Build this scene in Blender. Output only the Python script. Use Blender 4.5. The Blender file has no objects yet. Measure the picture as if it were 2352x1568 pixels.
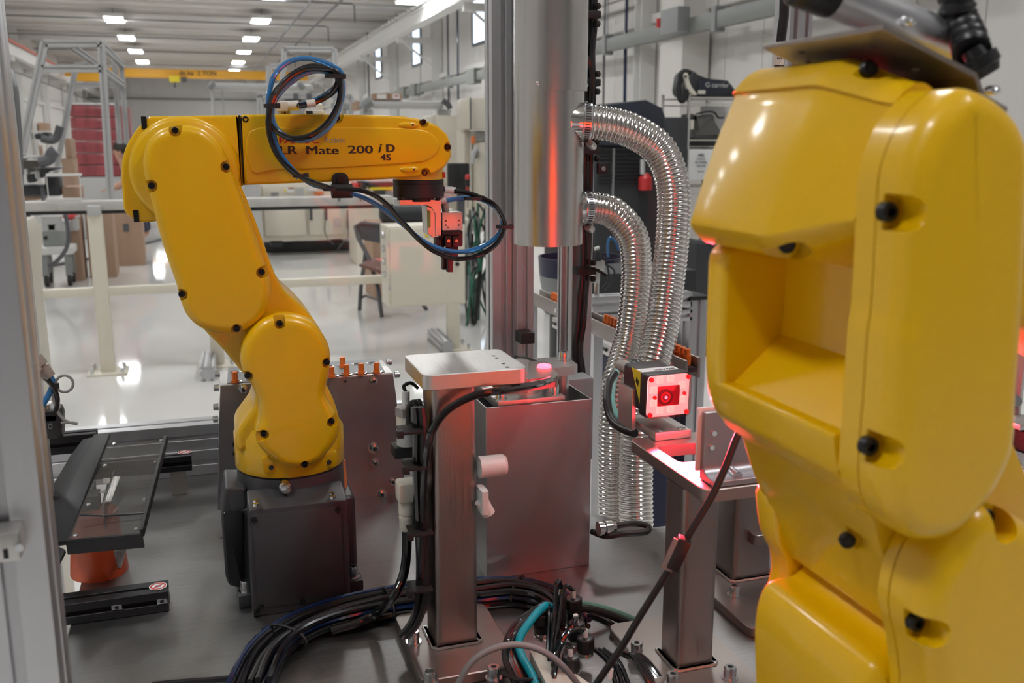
import bpy, bmesh, math, random
from mathutils import Vector, Matrix
random.seed(7)
V = Vector
# ---------------------------------------------------------------- camera, world, exposure
F = 2200.0; CAMH = 1.45; YAW = math.radians(17.9); PIT = math.radians(11.8)
scn = bpy.context.scene
cd = bpy.data.cameras.new('camera'); cam = bpy.data.objects.new('camera', cd)
scn.collection.objects.link(cam); scn.camera = cam
cam.location = (0, 0, CAMH); cam.rotation_euler = (math.pi/2 - PIT, 0, -YAW)
cd.sensor_width = 36; cd.lens = F/2352*36; cd.clip_start = .01; cd.clip_end = 300
cd.dof.use_dof = True; cd.dof.focus_distance = 1.22; cd.dof.aperture_fstop = 10
w = bpy.data.worlds.new('world'); scn.world = w; w.use_nodes = True
w.node_tree.nodes['Background'].inputs[0].default_value = (.92, .95, 1, 1)
w.node_tree.nodes['Background'].inputs[1].default_value = 1.0
scn.view_settings.view_transform = 'Standard'; scn.view_settings.look = 'None'
scn.view_settings.exposure = 0.0; scn.view_settings.gamma = 1
try: scn.view_settings.use_curve_mapping = False
except Exception: pass
scn.cycles.max_bounces = 12; scn.cycles.diffuse_bounces = 5; scn.cycles.glossy_bounces = 5
scn.cycles.transmission_bounces = 8; scn.cycles.transparent_max_bounces = 12
scn.cycles.caustics_reflective = False; scn.cycles.caustics_refractive = False
scn.cycles.sample_clamp_indirect = 6
LAMP = 42.0        # radiance of the ceiling lights
RED = 7.5         # power of the red ring light of the vision sensor
# ---------------------------------------------------------------- pixel rays of the photograph
FW = V((math.sin(YAW)*math.cos(PIT), math.cos(YAW)*math.cos(PIT), -math.sin(PIT)))
RT = V((math.cos(YAW), -math.sin(YAW), 0))
UP = RT.cross(FW)
C0 = V((0, 0, CAMH))
def P(px, py, X=None, Y=None, Z=None, D=None):
    d = FW + RT*((px-1176)/F) - UP*((py-784)/F)
    t = X/d.x if X is not None else Y/d.y if Y is not None else (Z-CAMH)/d.z if Z is not None else D
    return C0 + d*t
def PY(y, pts): return [P(a, b, Y=y) for a, b in pts]
T = .89            # height of the cell's steel plate
# ---------------------------------------------------------------- mesh helpers
class MB:
    def __init__(s): s.v = []; s.f = []
    def add(s, vs, fs):
        n = len(s.v); s.v += [V(a) for a in vs]; s.f += [tuple(i+n for i in q) for q in fs]; return s
    def hexa(s, p):      # 8 points: bottom ring of four, top ring of four
        return s.add(p, [(3,2,1,0),(4,5,6,7),(0,1,5,4),(1,2,6,5),(2,3,7,6),(3,0,4,7)])
    def bb(s, x0, x1, y0, y1, z0, z1):
        return s.hexa([(x0,y0,z0),(x1,y0,z0),(x1,y1,z0),(x0,y1,z0),(x0,y0,z1),(x1,y0,z1),(x1,y1,z1),(x0,y1,z1)])
    def box(s, c, sz, M=None):
        M = M or Matrix.Identity(3); c = V(c)
        pts = [c + M @ V((sx*sz[0]/2, sy*sz[1]/2, sz_*sz[2]/2)) for sz_ in (-1,1) for sx, sy in ((-1,-1),(1,-1),(1,1),(-1,1))]
        return s.hexa(pts)
    def beam(s, a, b, w_, h_, up=(0,0,1)):
        a, b = V(a), V(b); d = (b-a).normalized(); u = V(up)
        if abs(d.dot(u)) > .98: u = V((0,1,0))
        r = d.cross(u).normalized(); u = r.cross(d)
        q = [(-1,-1),(1,-1),(1,1),(-1,1)]
        return s.hexa([a + r*x*w_/2 + u*y*h_/2 for x, y in q] + [b + r*x*w_/2 + u*y*h_/2 for x, y in q])
    def loft(s, rings, caps=True, closed=True):
        n = len(rings[0]); vs = [p for r in rings for p in r]; fs = []
        for k in range(len(rings)-1):
            for i in range(n if closed else n-1):
                j = (i+1) % n; fs.append((k*n+i, k*n+j, (k+1)*n+j, (k+1)*n+i))
        if caps:
            fs.append(tuple(range(n-1, -1, -1))); fs.append(tuple((len(rings)-1)*n+i for i in range(n)))
        return s.add(vs, fs)
    def cyl(s, a, b, r0, r1=None, n=24, caps=True):
        r1 = r0 if r1 is None else r1
        return s.lathe(a, b, [(0, r0), (1, r1)], n, caps)
    def lathe(s, a, b, prof, n=24, caps=True):     # prof: (fraction along a->b, radius)
        a, b = V(a), V(b); d = (b-a).normalized()
        u = d.cross(V((0,0,1)) if abs(d.z) < .9 else V((0,1,0))).normalized(); v_ = d.cross(u)
        rings = [[a + (b-a)*t + (u*math.cos(2*math.pi*i/n) + v_*math.sin(2*math.pi*i/n))*r for i in range(n)] for t, r in prof]
        return s.loft(rings, caps)
    def ball(s, c, r, n=12, sc=(1,1,1)):
        c = V(c); rings = []
        for k in range(1, n//2):
            a = math.pi*k/(n//2)
            rings.append([c + V((math.sin(a)*math.cos(2*math.pi*i/n)*r*sc[0], math.sin(a)*math.sin(2*math.pi*i/n)*r*sc[1], -math.cos(a)*r*sc[2])) for i in range(n)])
        return s.loft(rings)
    def tube(s, pts, r, n=10, rf=None, caps=True):
        fr = frames(pts); rings = []
        for k, (p, u, v_) in enumerate(fr):
            rings.append([p + (u*math.cos(2*math.pi*i/n) + v_*math.sin(2*math.pi*i/n))*(rf(k, i/n) if rf else r) for i in range(n)])
        return s.loft(rings, caps)
    def slab(s, pts, back, r=0., steps=4, rb=0.):  # outline in a plane -> solid along vector back, front rim rounded by r
        back = V(back); n = back.normalized(); L = back.length; N = len(pts)
        pts = [V(p) for p in pts]
        c = sum(pts, V())/N; area = sum((pts[i]-c).cross(pts[(i+1)%N]-c).dot(n) for i in range(N))
        sg = 1 if area > 0 else -1
        nor = []
        for i in range(N):
            t = (pts[(i+1)%N]-pts[i-1]).normalized(); nor.append(n.cross(t)*sg)
        def inset(d): return [pts[i] + nor[i]*d for i in range(N)]
        rings = []
        if r:
            for k in range(steps+1):
                a = math.pi/2*k/steps
                rings.append([p + n*(r - r*math.sin(a)) for p in inset(r - r*math.cos(a))] if False else [p + n*r*(1-math.sin(a)) for p in inset(r*(1-math.cos(a)))])
            rings.reverse(); rings[0] = rings[0]
        else: rings.append(pts)
        if rb:
            for k in range(steps+1):
                a = math.pi/2*k/steps
                rings.append([p + n*(L - rb + rb*math.sin(a)) for p in inset(rb*(1-math.cos(a)))])
        else: rings.append([p + back for p in pts])
        return s.loft(rings)
    def tslot(s, a, b, w_, h_, nw=1, nh=1, up=(0,0,1), slot=.008, dep=.006):
        a, b = V(a), V(b); d = (b-a).normalized(); u = V(up)
        if abs(d.dot(u)) > .98: u = V((0,1,0))
        r = d.cross(u).normalized(); u = r.cross(d); poly = []
        def side(p0, p1, k, inn):
            L = (p1-p0).length; e = (p1-p0)/L; poly.append(p0)
            for i in range(k):
                m = L*(i+.5)/k
                poly.extend([p0+e*(m-slot/2), p0+e*(m-slot/2)+inn*dep, p0+e*(m+slot/2)+inn*dep, p0+e*(m+slot/2)])
        c = [V((-w_/2,-h_/2)), V((w_/2,-h_/2)), V((w_/2,h_/2)), V((-w_/2,h_/2))]
        side(c[0], c[1], nw, V((0,1))); side(c[1], c[2], nh, V((-1,0))); side(c[2], c[3], nw, V((0,-1))); side(c[3], c[0], nh, V((1,0)))
        return s.loft([[a + r*p.x + u*p.y for p in poly], [b + r*p.x + u*p.y for p in poly]])
    def build(s, name, mat, parent=None, bevel=0., seg=2, smooth=35, kind=None, label=None):
        off = wloc(parent) if parent else base_of(s.v)
        me = bpy.data.meshes.new(name); me.from_pydata([v - off for v in s.v], [], s.f); me.update()
        bm = bmesh.new(); bm.from_mesh(me)
        bmesh.ops.recalc_face_normals(bm, faces=bm.faces)
        if bevel:
            es = [e for e in bm.edges if len(e.link_faces) == 2 and e.calc_face_angle(0) > .6]
            bmesh.ops.bevel(bm, geom=es, offset=bevel, segments=seg, affect='EDGES', profile=.6, clamp_overlap=True)
        for fc in bm.faces: fc.smooth = len(fc.verts) <= 8
        bm.to_mesh(me); bm.free()
        me.set_sharp_from_angle(angle=math.radians(smooth)); me.materials.append(mat)
        o = bpy.data.objects.new(name, me); scn.collection.objects.link(o)
        if parent: o.parent = parent
        else: o.location = off
        if kind: o['kind'] = kind
        if label: o['label'] = label
        return o
def frames(pts):
    pts = [V(p) for p in pts]; out = []; u = None
    for i, p in enumerate(pts):
        t = (pts[min(i+1, len(pts)-1)] - pts[max(i-1, 0)]).normalized()
        if u is None: u = t.cross(V((0,0,1)) if abs(t.z) < .9 else V((1,0,0))).normalized()
        u = (u - t*u.dot(t)).normalized(); out.append((p, u, t.cross(u)))
    return out
def wloc(o):
    l = V()
    while o: l = l + o.location; o = o.parent
    return l
def base_of(vs):
    lo = [min(v[i] for v in vs) for i in range(3)]; hi = [max(v[i] for v in vs) for i in range(3)]
    return V(((lo[0]+hi[0])/2, (lo[1]+hi[1])/2, lo[2]))
def crv(pts, n=8, closed=False):                # Catmull-Rom through the points
    pts = [V(p) for p in pts]; N = len(pts); out = []
    for i in range(N if closed else N-1):
        g = (lambda k: pts[k % N]) if closed else (lambda k: pts[max(0, min(N-1, k))])
        a, b, c, d = g(i-1), g(i), g(i+1), g(i+2)
        for k in range(n):
            t = k/n; out.append(.5*((2*b) + (c-a)*t + (2*a-5*b+4*c-d)*t*t + (3*b-a-3*c+d)*t**3))
    if not closed: out.append(pts[-1])
    return out
def rnd_poly(pts, r, n=5):                      # round the corners of a polygon (r may be a list)
    out = []; N = len(pts)
    for i in range(N):
        p, a, b = V(pts[i]), V(pts[i-1]), V(pts[(i+1) % N]); rr = r[i] if isinstance(r, (list, tuple)) else r
        if rr <= 0: out.append(p); continue
        da, db = (a-p), (b-p); k = min(rr, da.length*.48, db.length*.48)
        q0, q1 = p + da.normalized()*k, p + db.normalized()*k
        for j in range(n+1):
            t = j/n; out.append(q0*(1-t)**2 + p*2*t*(1-t) + q1*t*t)
    return out
def tag(o, label, cat, group=None, kind=None):
    o['label'] = label; o['category'] = cat
    if group: o['group'] = group
    if kind: o['kind'] = kind
    return o
def thing(name, loc, label, cat, group=None):
    o = bpy.data.objects.new(name, None); scn.collection.objects.link(o); o.location = loc; o.empty_display_size = .05
    return tag(o, label, cat, group)
def struct(o):
    o['kind'] = 'structure'; return o
def sroot(name, loc=(0,0,0)):
    o = bpy.data.objects.new(name, None); scn.collection.objects.link(o); o.location = loc; return struct(o)
def dup(src, loc, label=None, rz=None):
    c = src.copy(); scn.collection.objects.link(c); c.location = loc
    if rz is not None: c.rotation_euler = (0, 0, rz)
    if label: c['label'] = label
    for ch in list(src.children):
        d = ch.copy(); scn.collection.objects.link(d); d.parent = c
        for g in list(ch.children):
            e = g.copy(); scn.collection.objects.link(e); e.parent = d
    return c
def vol(me):
    bm = bmesh.new(); bm.from_mesh(me); v = bm.calc_volume(signed=False); bm.free(); return v
def cut(o, cutter):                             # carve real recesses out of a mesh, one cutter at a time
    for cu in (cutter if isinstance(cutter, list) else [cutter]):
        me = bpy.data.meshes.new('cut'); off = wloc(o); me.from_pydata([v-off for v in cu.v], [], cu.f); me.update()
        bm = bmesh.new(); bm.from_mesh(me); bmesh.ops.recalc_face_normals(bm, faces=bm.faces); bm.to_mesh(me); bm.free()
        c = bpy.data.objects.new('cut', me); scn.collection.objects.link(c)
        c.location = off; v0 = vol(o.data)
        for solver in ('EXACT', 'FAST'):
            m = o.modifiers.new('b', 'BOOLEAN'); m.operation = 'DIFFERENCE'; m.object = c; m.solver = solver
            bpy.context.view_layer.update()
            new = bpy.data.meshes.new_from_object(o.evaluated_get(bpy.context.evaluated_depsgraph_get()))
            o.modifiers.clear()
            v1 = vol(new)
            if v0*.7 < v1 < v0*1.001 and len(new.polygons) > 10: nm = o.data.name; o.data = new; new.name = nm; break
            print('CUT failed', o.name, solver, v0, v1); bpy.data.meshes.remove(new)
        bpy.data.objects.remove(c); bpy.data.meshes.remove(me)
    bm = bmesh.new(); bm.from_mesh(o.data); bmesh.ops.remove_doubles(bm, verts=bm.verts, dist=2e-6); bmesh.ops.dissolve_limit(bm, angle_limit=math.radians(.4), verts=bm.verts, edges=bm.edges); bm.to_mesh(o.data); bm.free()
    for p in o.data.polygons: p.use_smooth = not (abs(p.normal.y) > .9995 and p.area > 4e-6)
    o.data.set_sharp_from_angle(angle=math.radians(35))
    return o
def text(body, name, mat, org, right, up, size, parent=None, depth=.0004, align='LEFT', sx=1., bold=0., label=None, shear=0.):
    cu = bpy.data.curves.new(name, 'FONT'); cu.body = body; cu.size = size; cu.extrude = depth; cu.align_x = align
    cu.shear = shear; cu.resolution_u = 3
    t = bpy.data.objects.new('t', cu); scn.collection.objects.link(t); bpy.context.view_layer.update()
    m0 = bpy.data.meshes.new_from_object(t.evaluated_get(bpy.context.evaluated_depsgraph_get())); bpy.data.objects.remove(t)
    r = V(right).normalized(); u = V(up).normalized(); n = r.cross(u); org = V(org); off = wloc(parent) if parent else org
    vs, fs = [], []
    for k in ((-bold, bold) if bold else (0,)):      # two strokes thicken the letters
        b0 = len(vs)
        vs += [org + r*(v.co.x*sx + k) + u*v.co.y + n*(v.co.z + (k > 0)*.00002) - off for v in m0.vertices]
        fs += [tuple(i+b0 for i in p.vertices) for p in m0.polygons]
    me = bpy.data.meshes.new(name); me.from_pydata(vs, [], fs); me.materials.append(mat)
    o = bpy.data.objects.new(name, me); scn.collection.objects.link(o)
    if parent: o.parent = parent
    else: o.location = off
    if label: o['label'] = label
    return o
# ---------------------------------------------------------------- materials
def mat(name, col, rough=.5, metal=0., coat=0., spec=None, emit=None, es=0., alpha=1., trans=0., ior=None, noise=None, bump=None, var=0., vscale=8, stretch=None, rvar=0.):
    m = bpy.data.materials.new(name); m.use_nodes = True; nt = m.node_tree; b = nt.nodes['Principled BSDF']
    I = b.inputs; I['Base Color'].default_value = (*col, 1); I['Roughness'].default_value = rough; I['Metallic'].default_value = metal
    I['Coat Weight'].default_value = coat; I['Coat Roughness'].default_value = .06
    if spec is not None: I['Specular IOR Level'].default_value = spec
    if ior: I['IOR'].default_value = ior
    if emit: I['Emission Color'].default_value = (*emit, 1); I['Emission Strength'].default_value = es
    I['Alpha'].default_value = alpha; I['Transmission Weight'].default_value = trans
    if var or bump or rvar:
        tc = nt.nodes.new('ShaderNodeTexCoord'); mp = nt.nodes.new('ShaderNodeMapping'); nt.links.new(tc.outputs['Object'], mp.inputs[0])
        if stretch: mp.inputs['Scale'].default_value = stretch
        nz = nt.nodes.new('ShaderNodeTexNoise'); nz.inputs['Scale'].default_value = vscale; nz.inputs['Detail'].default_value = 6
        nt.links.new(mp.outputs[0], nz.inputs['Vector'])
        if var:
            mx = nt.nodes.new('ShaderNodeMix'); mx.data_type = 'RGBA'
            mx.inputs[6].default_value = (*[c*(1-var) for c in col], 1); mx.inputs[7].default_value = (*[min(1, c*(1+var)) for c in col], 1)
            nt.links.new(nz.outputs[0], mx.inputs[0]); nt.links.new(mx.outputs[2], I['Base Color'])
        if rvar:
            mr = nt.nodes.new('ShaderNodeMapRange'); mr.inputs['To Min'].default_value = max(.02, rough-rvar); mr.inputs['To Max'].default_value = rough+rvar
            mr.inputs['From Min'].default_value = .3; mr.inputs['From Max'].default_value = .7
            nt.links.new(nz.outputs[0], mr.inputs[0]); nt.links.new(mr.outputs[0], I['Roughness'])
        if bump:
            bp = nt.nodes.new('ShaderNodeBump'); bp.inputs['Strength'].default_value = bump; bp.inputs['Distance'].default_value = .002
            nt.links.new(nz.outputs[0], bp.inputs['Height']); nt.links.new(bp.outputs[0], I['Normal'])
    return m
M = {}
M['yellow'] = mat('yellow_paint', (.79, .455, .0), .34, coat=.35, spec=.4)
M['yellow'].node_tree.nodes['Principled BSDF'].inputs['Coat Roughness'].default_value = .11
M['rearwall'] = mat('darkened_wall_paint', (.30, .30, .30), .7)  # unseen wall behind the camera, darkened so front-facing surfaces get less light
M['dkgrey'] = mat('charcoal_paint', (.045, .046, .05), .42, bump=.05, vscale=400)
M['black'] = mat('black_plastic', (.012, .012, .013), .35)
M['blackm'] = mat('matt_black', (.01, .01, .011), .6)
M['blackano'] = mat('black_anodised', (.016, .016, .018), .48, metal=.3)
M['blackgloss'] = mat('black_tubing', (.008, .008, .01), .12, coat=.6)
M['blue'] = mat('blue_tubing', (.05, .26, .62), .1, coat=.8, trans=.35, ior=1.4)
M['navy'] = mat('dark_blue_tubing', (.004, .018, .07), .12, coat=.8)
M['ltblue'] = mat('pale_blue_tubing', (.12, .34, .62), .1, coat=.8, trans=.3, ior=1.4)
M['alu'] = mat('anodised_aluminium', (.60, .60, .62), .36, metal=.85, var=.04, vscale=30, stretch=(1, 1, .05), rvar=.05)
M['alucut'] = mat('machined_aluminium', (.62, .60, .58), .34, metal=.9, bump=.15, vscale=60, stretch=(20, 1, 1), rvar=.06)
M['steel'] = mat('brushed_steel', (.50, .485, .47), .30, metal=1., bump=.12, vscale=50, stretch=(1, 1, 14), rvar=.06)
M['duct'] = mat('brushed_duct', (.60, .585, .57), .26, metal=1.)
M['sheet'] = mat('galvanised_sheet', (.36, .36, .375), .40, metal=.9, var=.2, vscale=14, rvar=.08)
M['box'] = mat('stainless_sheet', (.42, .41, .41), .40, metal=.82, var=.06, vscale=9, rvar=.035)
M['post'] = mat('mill_steel_tube', (.36, .31, .29), .36, metal=.95, bump=.12, vscale=40, stretch=(14, 14, 1), rvar=.06)
M['plate'] = mat('milled_plate', (.33, .29, .27), .42, metal=.9, var=.06, vscale=30, rvar=.05)
M['bolt'] = mat('zinc_bolt', (.68, .70, .72), .2, metal=1.)
M['screw'] = mat('black_screw', (.015, .015, .016), .3, metal=.5)
M['chrome'] = mat('chrome', (.75, .74, .72), .12, metal=1.)
M['hose'] = mat('foil_hose', (.74, .71, .68), .16, metal=1.)
M['brass'] = mat('brass', (.55, .38, .12), .3, metal=1.)
M['white'] = mat('white_plastic', (.72, .72, .70), .4)
M['creamp'] = mat('cream_plastic', (.68, .64, .55), .42)
M['greyp'] = mat('grey_plastic', (.30, .27, .25), .5)
M['beige'] = mat('beige_paint', (.70, .65, .55), .38)
M['beigerail'] = mat('beige_rail_paint', (.70, .65, .54), .42)
M['whitep'] = mat('white_paint', (.72, .71, .69), .5)
M['wallp'] = mat('wall_panel_paint', (.66, .64, .62), .55, var=.04, vscale=1.5)
M['ceil'] = mat('ceiling_insulation', (.60, .57, .535), .75, var=.05, vscale=.6)
M['purlin'] = mat('purlin_paint', (.68, .65, .62), .6)
M['pipe'] = mat('dark_pipe', (.10, .10, .11), .5)
M['busgrey'] = mat('busway_grey', (.22, .23, .22), .45, metal=.3)
M['redrail'] = mat('red_conductor', (.62, .10, .05), .5)
M['craney'] = mat('crane_yellow', (.92, .46, .03), .45)
M['card'] = mat('cardboard', (.40, .26, .18), .8, var=.08, vscale=6)
M['gframe'] = mat('frame_aluminium', (.50, .50, .50), .4, metal=.4)
M['orange'] = mat('orange_plastic', (.85, .20, .03), .45)
M['dorange'] = mat('dark_orange_plastic', (.55, .09, .025), .35)
M['teal'] = mat('teal_cable', (.0, .33, .42), .4)
M['mint'] = mat('mint_cable', (.16, .42, .34), .45)
M['cyanp'] = mat('pale_cyan', (.2, .55, .5), .45)
M['bluep'] = mat('navy_cabinet', (.015, .02, .055), .55, bump=.1, vscale=300)
M['bowl'] = mat('bowl_plastic', (.012, .014, .05), .35)
M['grey'] = mat('mid_grey', (.25, .26, .26), .5)
M['ltgrey'] = mat('light_grey', (.5, .5, .49), .5)
M['dark'] = mat('dark_machine', (.03, .032, .036), .5)
M['darkblue'] = mat('dark_hood', (.02, .025, .04), .35)
M['reds'] = mat('red_paint', (.55, .03, .03), .4)
M['redtext'] = mat('red_print', (.45, .01, .03), .4)
M['ink'] = mat('black_print', (.015, .012, .01), .45)
M['greytext'] = mat('grey_print', (.28, .28, .28), .5)
M['paper'] = mat('paper', (.80, .80, .80), .7)
M['skin'] = mat('skin', (.50, .27, .19), .55)
M['hair'] = mat('hair', (.02, .015, .012), .6)
M['denim'] = mat('grey_cloth', (.22, .24, .28), .9)
M['seatr'] = mat('brown_vinyl', (.16, .06, .045), .5)
M['green'] = mat('green_tag', (.15, .26, .06), .6)
M['greenwire'] = mat('green_wire', (.01, .12, .07), .5)
M['yel'] = mat('yellow_print', (.80, .62, .02), .45)
M['orng'] = mat('orange_print', (.75, .20, .05), .45)
M['glass'] = None
def glassmat(name, tint=(1, 1, 1), refl=.5):
    m = bpy.data.materials.new(name); m.use_nodes = True; nt = m.node_tree; nt.nodes.clear()
    o = nt.nodes.new('ShaderNodeOutputMaterial'); mx = nt.nodes.new('ShaderNodeMixShader'); tr = nt.nodes.new('ShaderNodeBsdfTransparent'); gl = nt.nodes.new('ShaderNodeBsdfGlossy')
    tr.inputs[0].default_value = (*tint, 1); gl.inputs['Roughness'].default_value = .015; gl.inputs[0].default_value = (refl, refl, refl, 1)
    fr = nt.nodes.new('ShaderNodeFresnel'); fr.inputs[0].default_value = 1.5
    ge = nt.nodes.new('ShaderNodeNewGeometry'); iv = nt.nodes.new('ShaderNodeMath'); iv.operation = 'SUBTRACT'; iv.inputs[0].default_value = 1
    mu = nt.nodes.new('ShaderNodeMath'); mu.operation = 'MULTIPLY'
    nt.links.new(ge.outputs['Backfacing'], iv.inputs[1]); nt.links.new(iv.outputs[0], mu.inputs[0]); nt.links.new(fr.outputs[0], mu.inputs[1])
    nt.links.new(mu.outputs[0], mx.inputs[0]); nt.links.new(tr.outputs[0], mx.inputs[1]); nt.links.new(gl.outputs[0], mx.inputs[2]); nt.links.new(mx.outputs[0], o.inputs[0])
    return m
M['glass'] = glassmat('clear_polycarbonate', (.97, .975, .97))
M['acrylic'] = glassmat('clear_acrylic', (.80, .80, .80), .9)
_nt = M['acrylic'].node_tree; _df = _nt.nodes.new('ShaderNodeBsdfDiffuse'); _df.inputs[0].default_value = (.22, .215, .21, 1); _m2 = _nt.nodes.new('ShaderNodeMixShader'); _m2.inputs[0].default_value = .13  # grey diffuse share stands in for haze reflected by the acrylic
_o = [n for n in _nt.nodes if n.type == 'OUTPUT_MATERIAL'][0]; _src = _o.inputs[0].links[0].from_socket
_nt.links.new(_src, _m2.inputs[1]); _nt.links.new(_df.outputs[0], _m2.inputs[2]); _nt.links.new(_m2.outputs[0], _o.inputs[0])
M['daylight'] = mat('daylit_window_pane', (.5, .6, .8), .3, emit=(.72, .85, 1.), es=2.2)
M['lamp'] = mat('lamp_diffuser', (1, 1, 1), .5, emit=(.97, .985, 1), es=LAMP)
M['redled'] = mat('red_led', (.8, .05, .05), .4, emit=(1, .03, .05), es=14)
# glossy epoxy floor
def floor_mat():
    m = mat('white_epoxy', (.74, .725, .70), .045, coat=0.)
    nt = m.node_tree; b = nt.nodes['Principled BSDF']; tc = nt.nodes.new('ShaderNodeTexCoord')
    n1 = nt.nodes.new('ShaderNodeTexNoise'); n1.inputs['Scale'].default_value = 6; n1.inputs['Detail'].default_value = 3
    nt.links.new(tc.outputs['Object'], n1.inputs['Vector'])
    bp = nt.nodes.new('ShaderNodeBump'); bp.inputs['Strength'].default_value = .035; bp.inputs['Distance'].default_value = .004
    nt.links.new(n1.outputs[0], bp.inputs['Height']); nt.links.new(bp.outputs[0], b.inputs['Normal'])
    return m
M['floor'] = floor_mat()
def table_mat():
    m = mat('brushed_table_plate', (.30, .29, .285), .36, metal=.95)
    nt = m.node_tree; b = nt.nodes['Principled BSDF']; tc = nt.nodes.new('ShaderNodeTexCoord')
    mp = nt.nodes.new('ShaderNodeMapping'); mp.inputs['Scale'].default_value = (3, 120, 1); nt.links.new(tc.outputs['Object'], mp.inputs[0])
    n1 = nt.nodes.new('ShaderNodeTexNoise'); n1.inputs['Scale'].default_value = 4; n1.inputs['Detail'].default_value = 8; nt.links.new(mp.outputs[0], n1.inputs['Vector'])
    n2 = nt.nodes.new('ShaderNodeTexNoise'); n2.inputs['Scale'].default_value = 9; n2.inputs['Detail'].default_value = 5; nt.links.new(tc.outputs['Object'], n2.inputs['Vector'])
    mx = nt.nodes.new('ShaderNodeMix'); mx.data_type = 'RGBA'; mx.inputs[6].default_value = (.17, .165, .165, 1); mx.inputs[7].default_value = (.40, .395, .39, 1)
    av = nt.nodes.new('ShaderNodeMath'); av.operation = 'MULTIPLY_ADD'; av.inputs[1].default_value = .55; av2 = nt.nodes.new('ShaderNodeMath'); av2.operation = 'MULTIPLY'; av2.inputs[1].default_value = .5
    nt.links.new(n2.outputs[0], av2.inputs[0]); nt.links.new(n1.outputs[0], av.inputs[0]); nt.links.new(av2.outputs[0], av.inputs[2])
    nt.links.new(av.outputs[0], mx.inputs[0]); nt.links.new(mx.outputs[2], b.inputs['Base Color'])
    mr = nt.nodes.new('ShaderNodeMapRange'); mr.inputs['From Min'].default_value = .3; mr.inputs['From Max'].default_value = .7; mr.inputs['To Min'].default_value = .26; mr.inputs['To Max'].default_value = .5
    nt.links.new(n2.outputs[0], mr.inputs[0]); nt.links.new(mr.outputs[0], b.inputs['Roughness'])
    bp = nt.nodes.new('ShaderNodeBump'); bp.inputs['Strength'].default_value = .25; bp.inputs['Distance'].default_value = .001
    nt.links.new(n1.outputs[0], bp.inputs['Height']); nt.links.new(bp.outputs[0], b.inputs['Normal'])
    return m
M['table'] = table_mat()
# ================================================================ the hall
ZC = 6.0; XL, XR, YB, YN = -6.9, 7.5, 73.0, -7.0
struct(MB().bb(XL-.3, XR+.3, YN, YB+.3, -.1, 0).build('floor', M['floor']))
struct(MB().bb(XL-.3, XR+.3, YN, YB+.3, ZC, ZC+.15).build('ceiling', M['ceil']))
def panelled(name, along, a0, a1, fixed, z1, step, sgn):
    r = sroot(name)
    bmk = MB()
    if along == 'Y': bmk.bb(fixed+sgn*.05, fixed+sgn*.2, a0, a1, 0, z1)
    else: bmk.bb(a0, a1, fixed+.05, fixed+.2, 0, z1)
    bmk.build('wall_backing', M['wallp'], r)
    n = int((a1-a0)/step); src = None
    for i in range(n):
        m = MB()
        if src is None:
            if along == 'Y': m.bb(fixed, fixed+sgn*.05, a0+.008, a0+step-.008, 0, z1)
            else: m.bb(a0+.008, a0+step-.008, fixed, fixed+.05, 0, z1)
            src = m.build('wall_panel', M['wallp'], r, bevel=.006, seg=1)
        else:
            o = src.copy(); scn.collection.objects.link(o); o.location = (0, i*step, 0) if along == 'Y' else (i*step, 0, 0)
    return r
panelled('wall_back', 'X', XL, XR, YB, ZC, .9, 1)
panelled('wall_left', 'Y', YN, YB, XL, ZC, 2.0, -1)
struct(MB().bb(XL, XR, YN-.2, YN, 0, ZC).build('wall_front', M['rearwall']))
panelled('wall_right', 'Y', YN, YB, XR, ZC, 1.0, 1)
# wall girts (long horizontal trim)
k = 1
for (x, z) in ((XR-.09, 3.45), (XL+.06, 3.2)):
    struct(MB().bb(x-.05, x+.05, YN, YB, z-.07, z+.07).build('trim_%d' % k, M['wallp'])); k += 1
zb = P(460, 228, Y=YB-.1).z
struct(MB().bb(XL, XR, YB-.16, YB-.05, zb-.06, zb+.06).build('trim_%d' % k, M['busgrey'])); k += 1
# windows high in the right wall
for i, yc in enumerate((26.0, 33.9, 41.3)):
    r = sroot('window_%d' % (i+1), (XR-.04, yc, 4.08)); z0, z1 = 4.08, 5.28; h = .62
    fr = MB()
    for a, b_, c, d in ((yc-h, yc+h, z0-.07, z0), (yc-h, yc+h, z1, z1+.07), (yc-h-.07, yc-h, z0-.07, z1+.07), (yc+h, yc+h+.07, z0-.07, z1+.07)):
        fr.bb(XR-.06, XR+.02, a, b_, c, d)
    fr.build('window_frame', M['pipe'], r)
    MB().bb(XR-.02, XR-.012, yc-h, yc+h, z0, z1).build('pane', M['daylight'], r)
# columns
def hcol(x, y, name, sgn):
    m = MB(); m.bb(x-.14, x+.14, y-.14, y-.12, 0, ZC); m.bb(x-.14, x+.14, y+.12, y+.14, 0, ZC); m.bb(x-.02, x+.02, y-.12, y+.12, 0, ZC)
    return struct(m.build(name, M['whitep']))
ci = 1
for y in (15.4, 22.6, 30.4, 37.6, 45.1, 52.6, 60.1, 67.6): hcol(XR-.16, y, 'column_%d' % ci, 1); ci += 1
for y in (22., 29.5, 37., 44.5, 52, 59.5, 67): hcol(XL+.16, y, 'column_%d' % ci, -1); ci += 1
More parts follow.
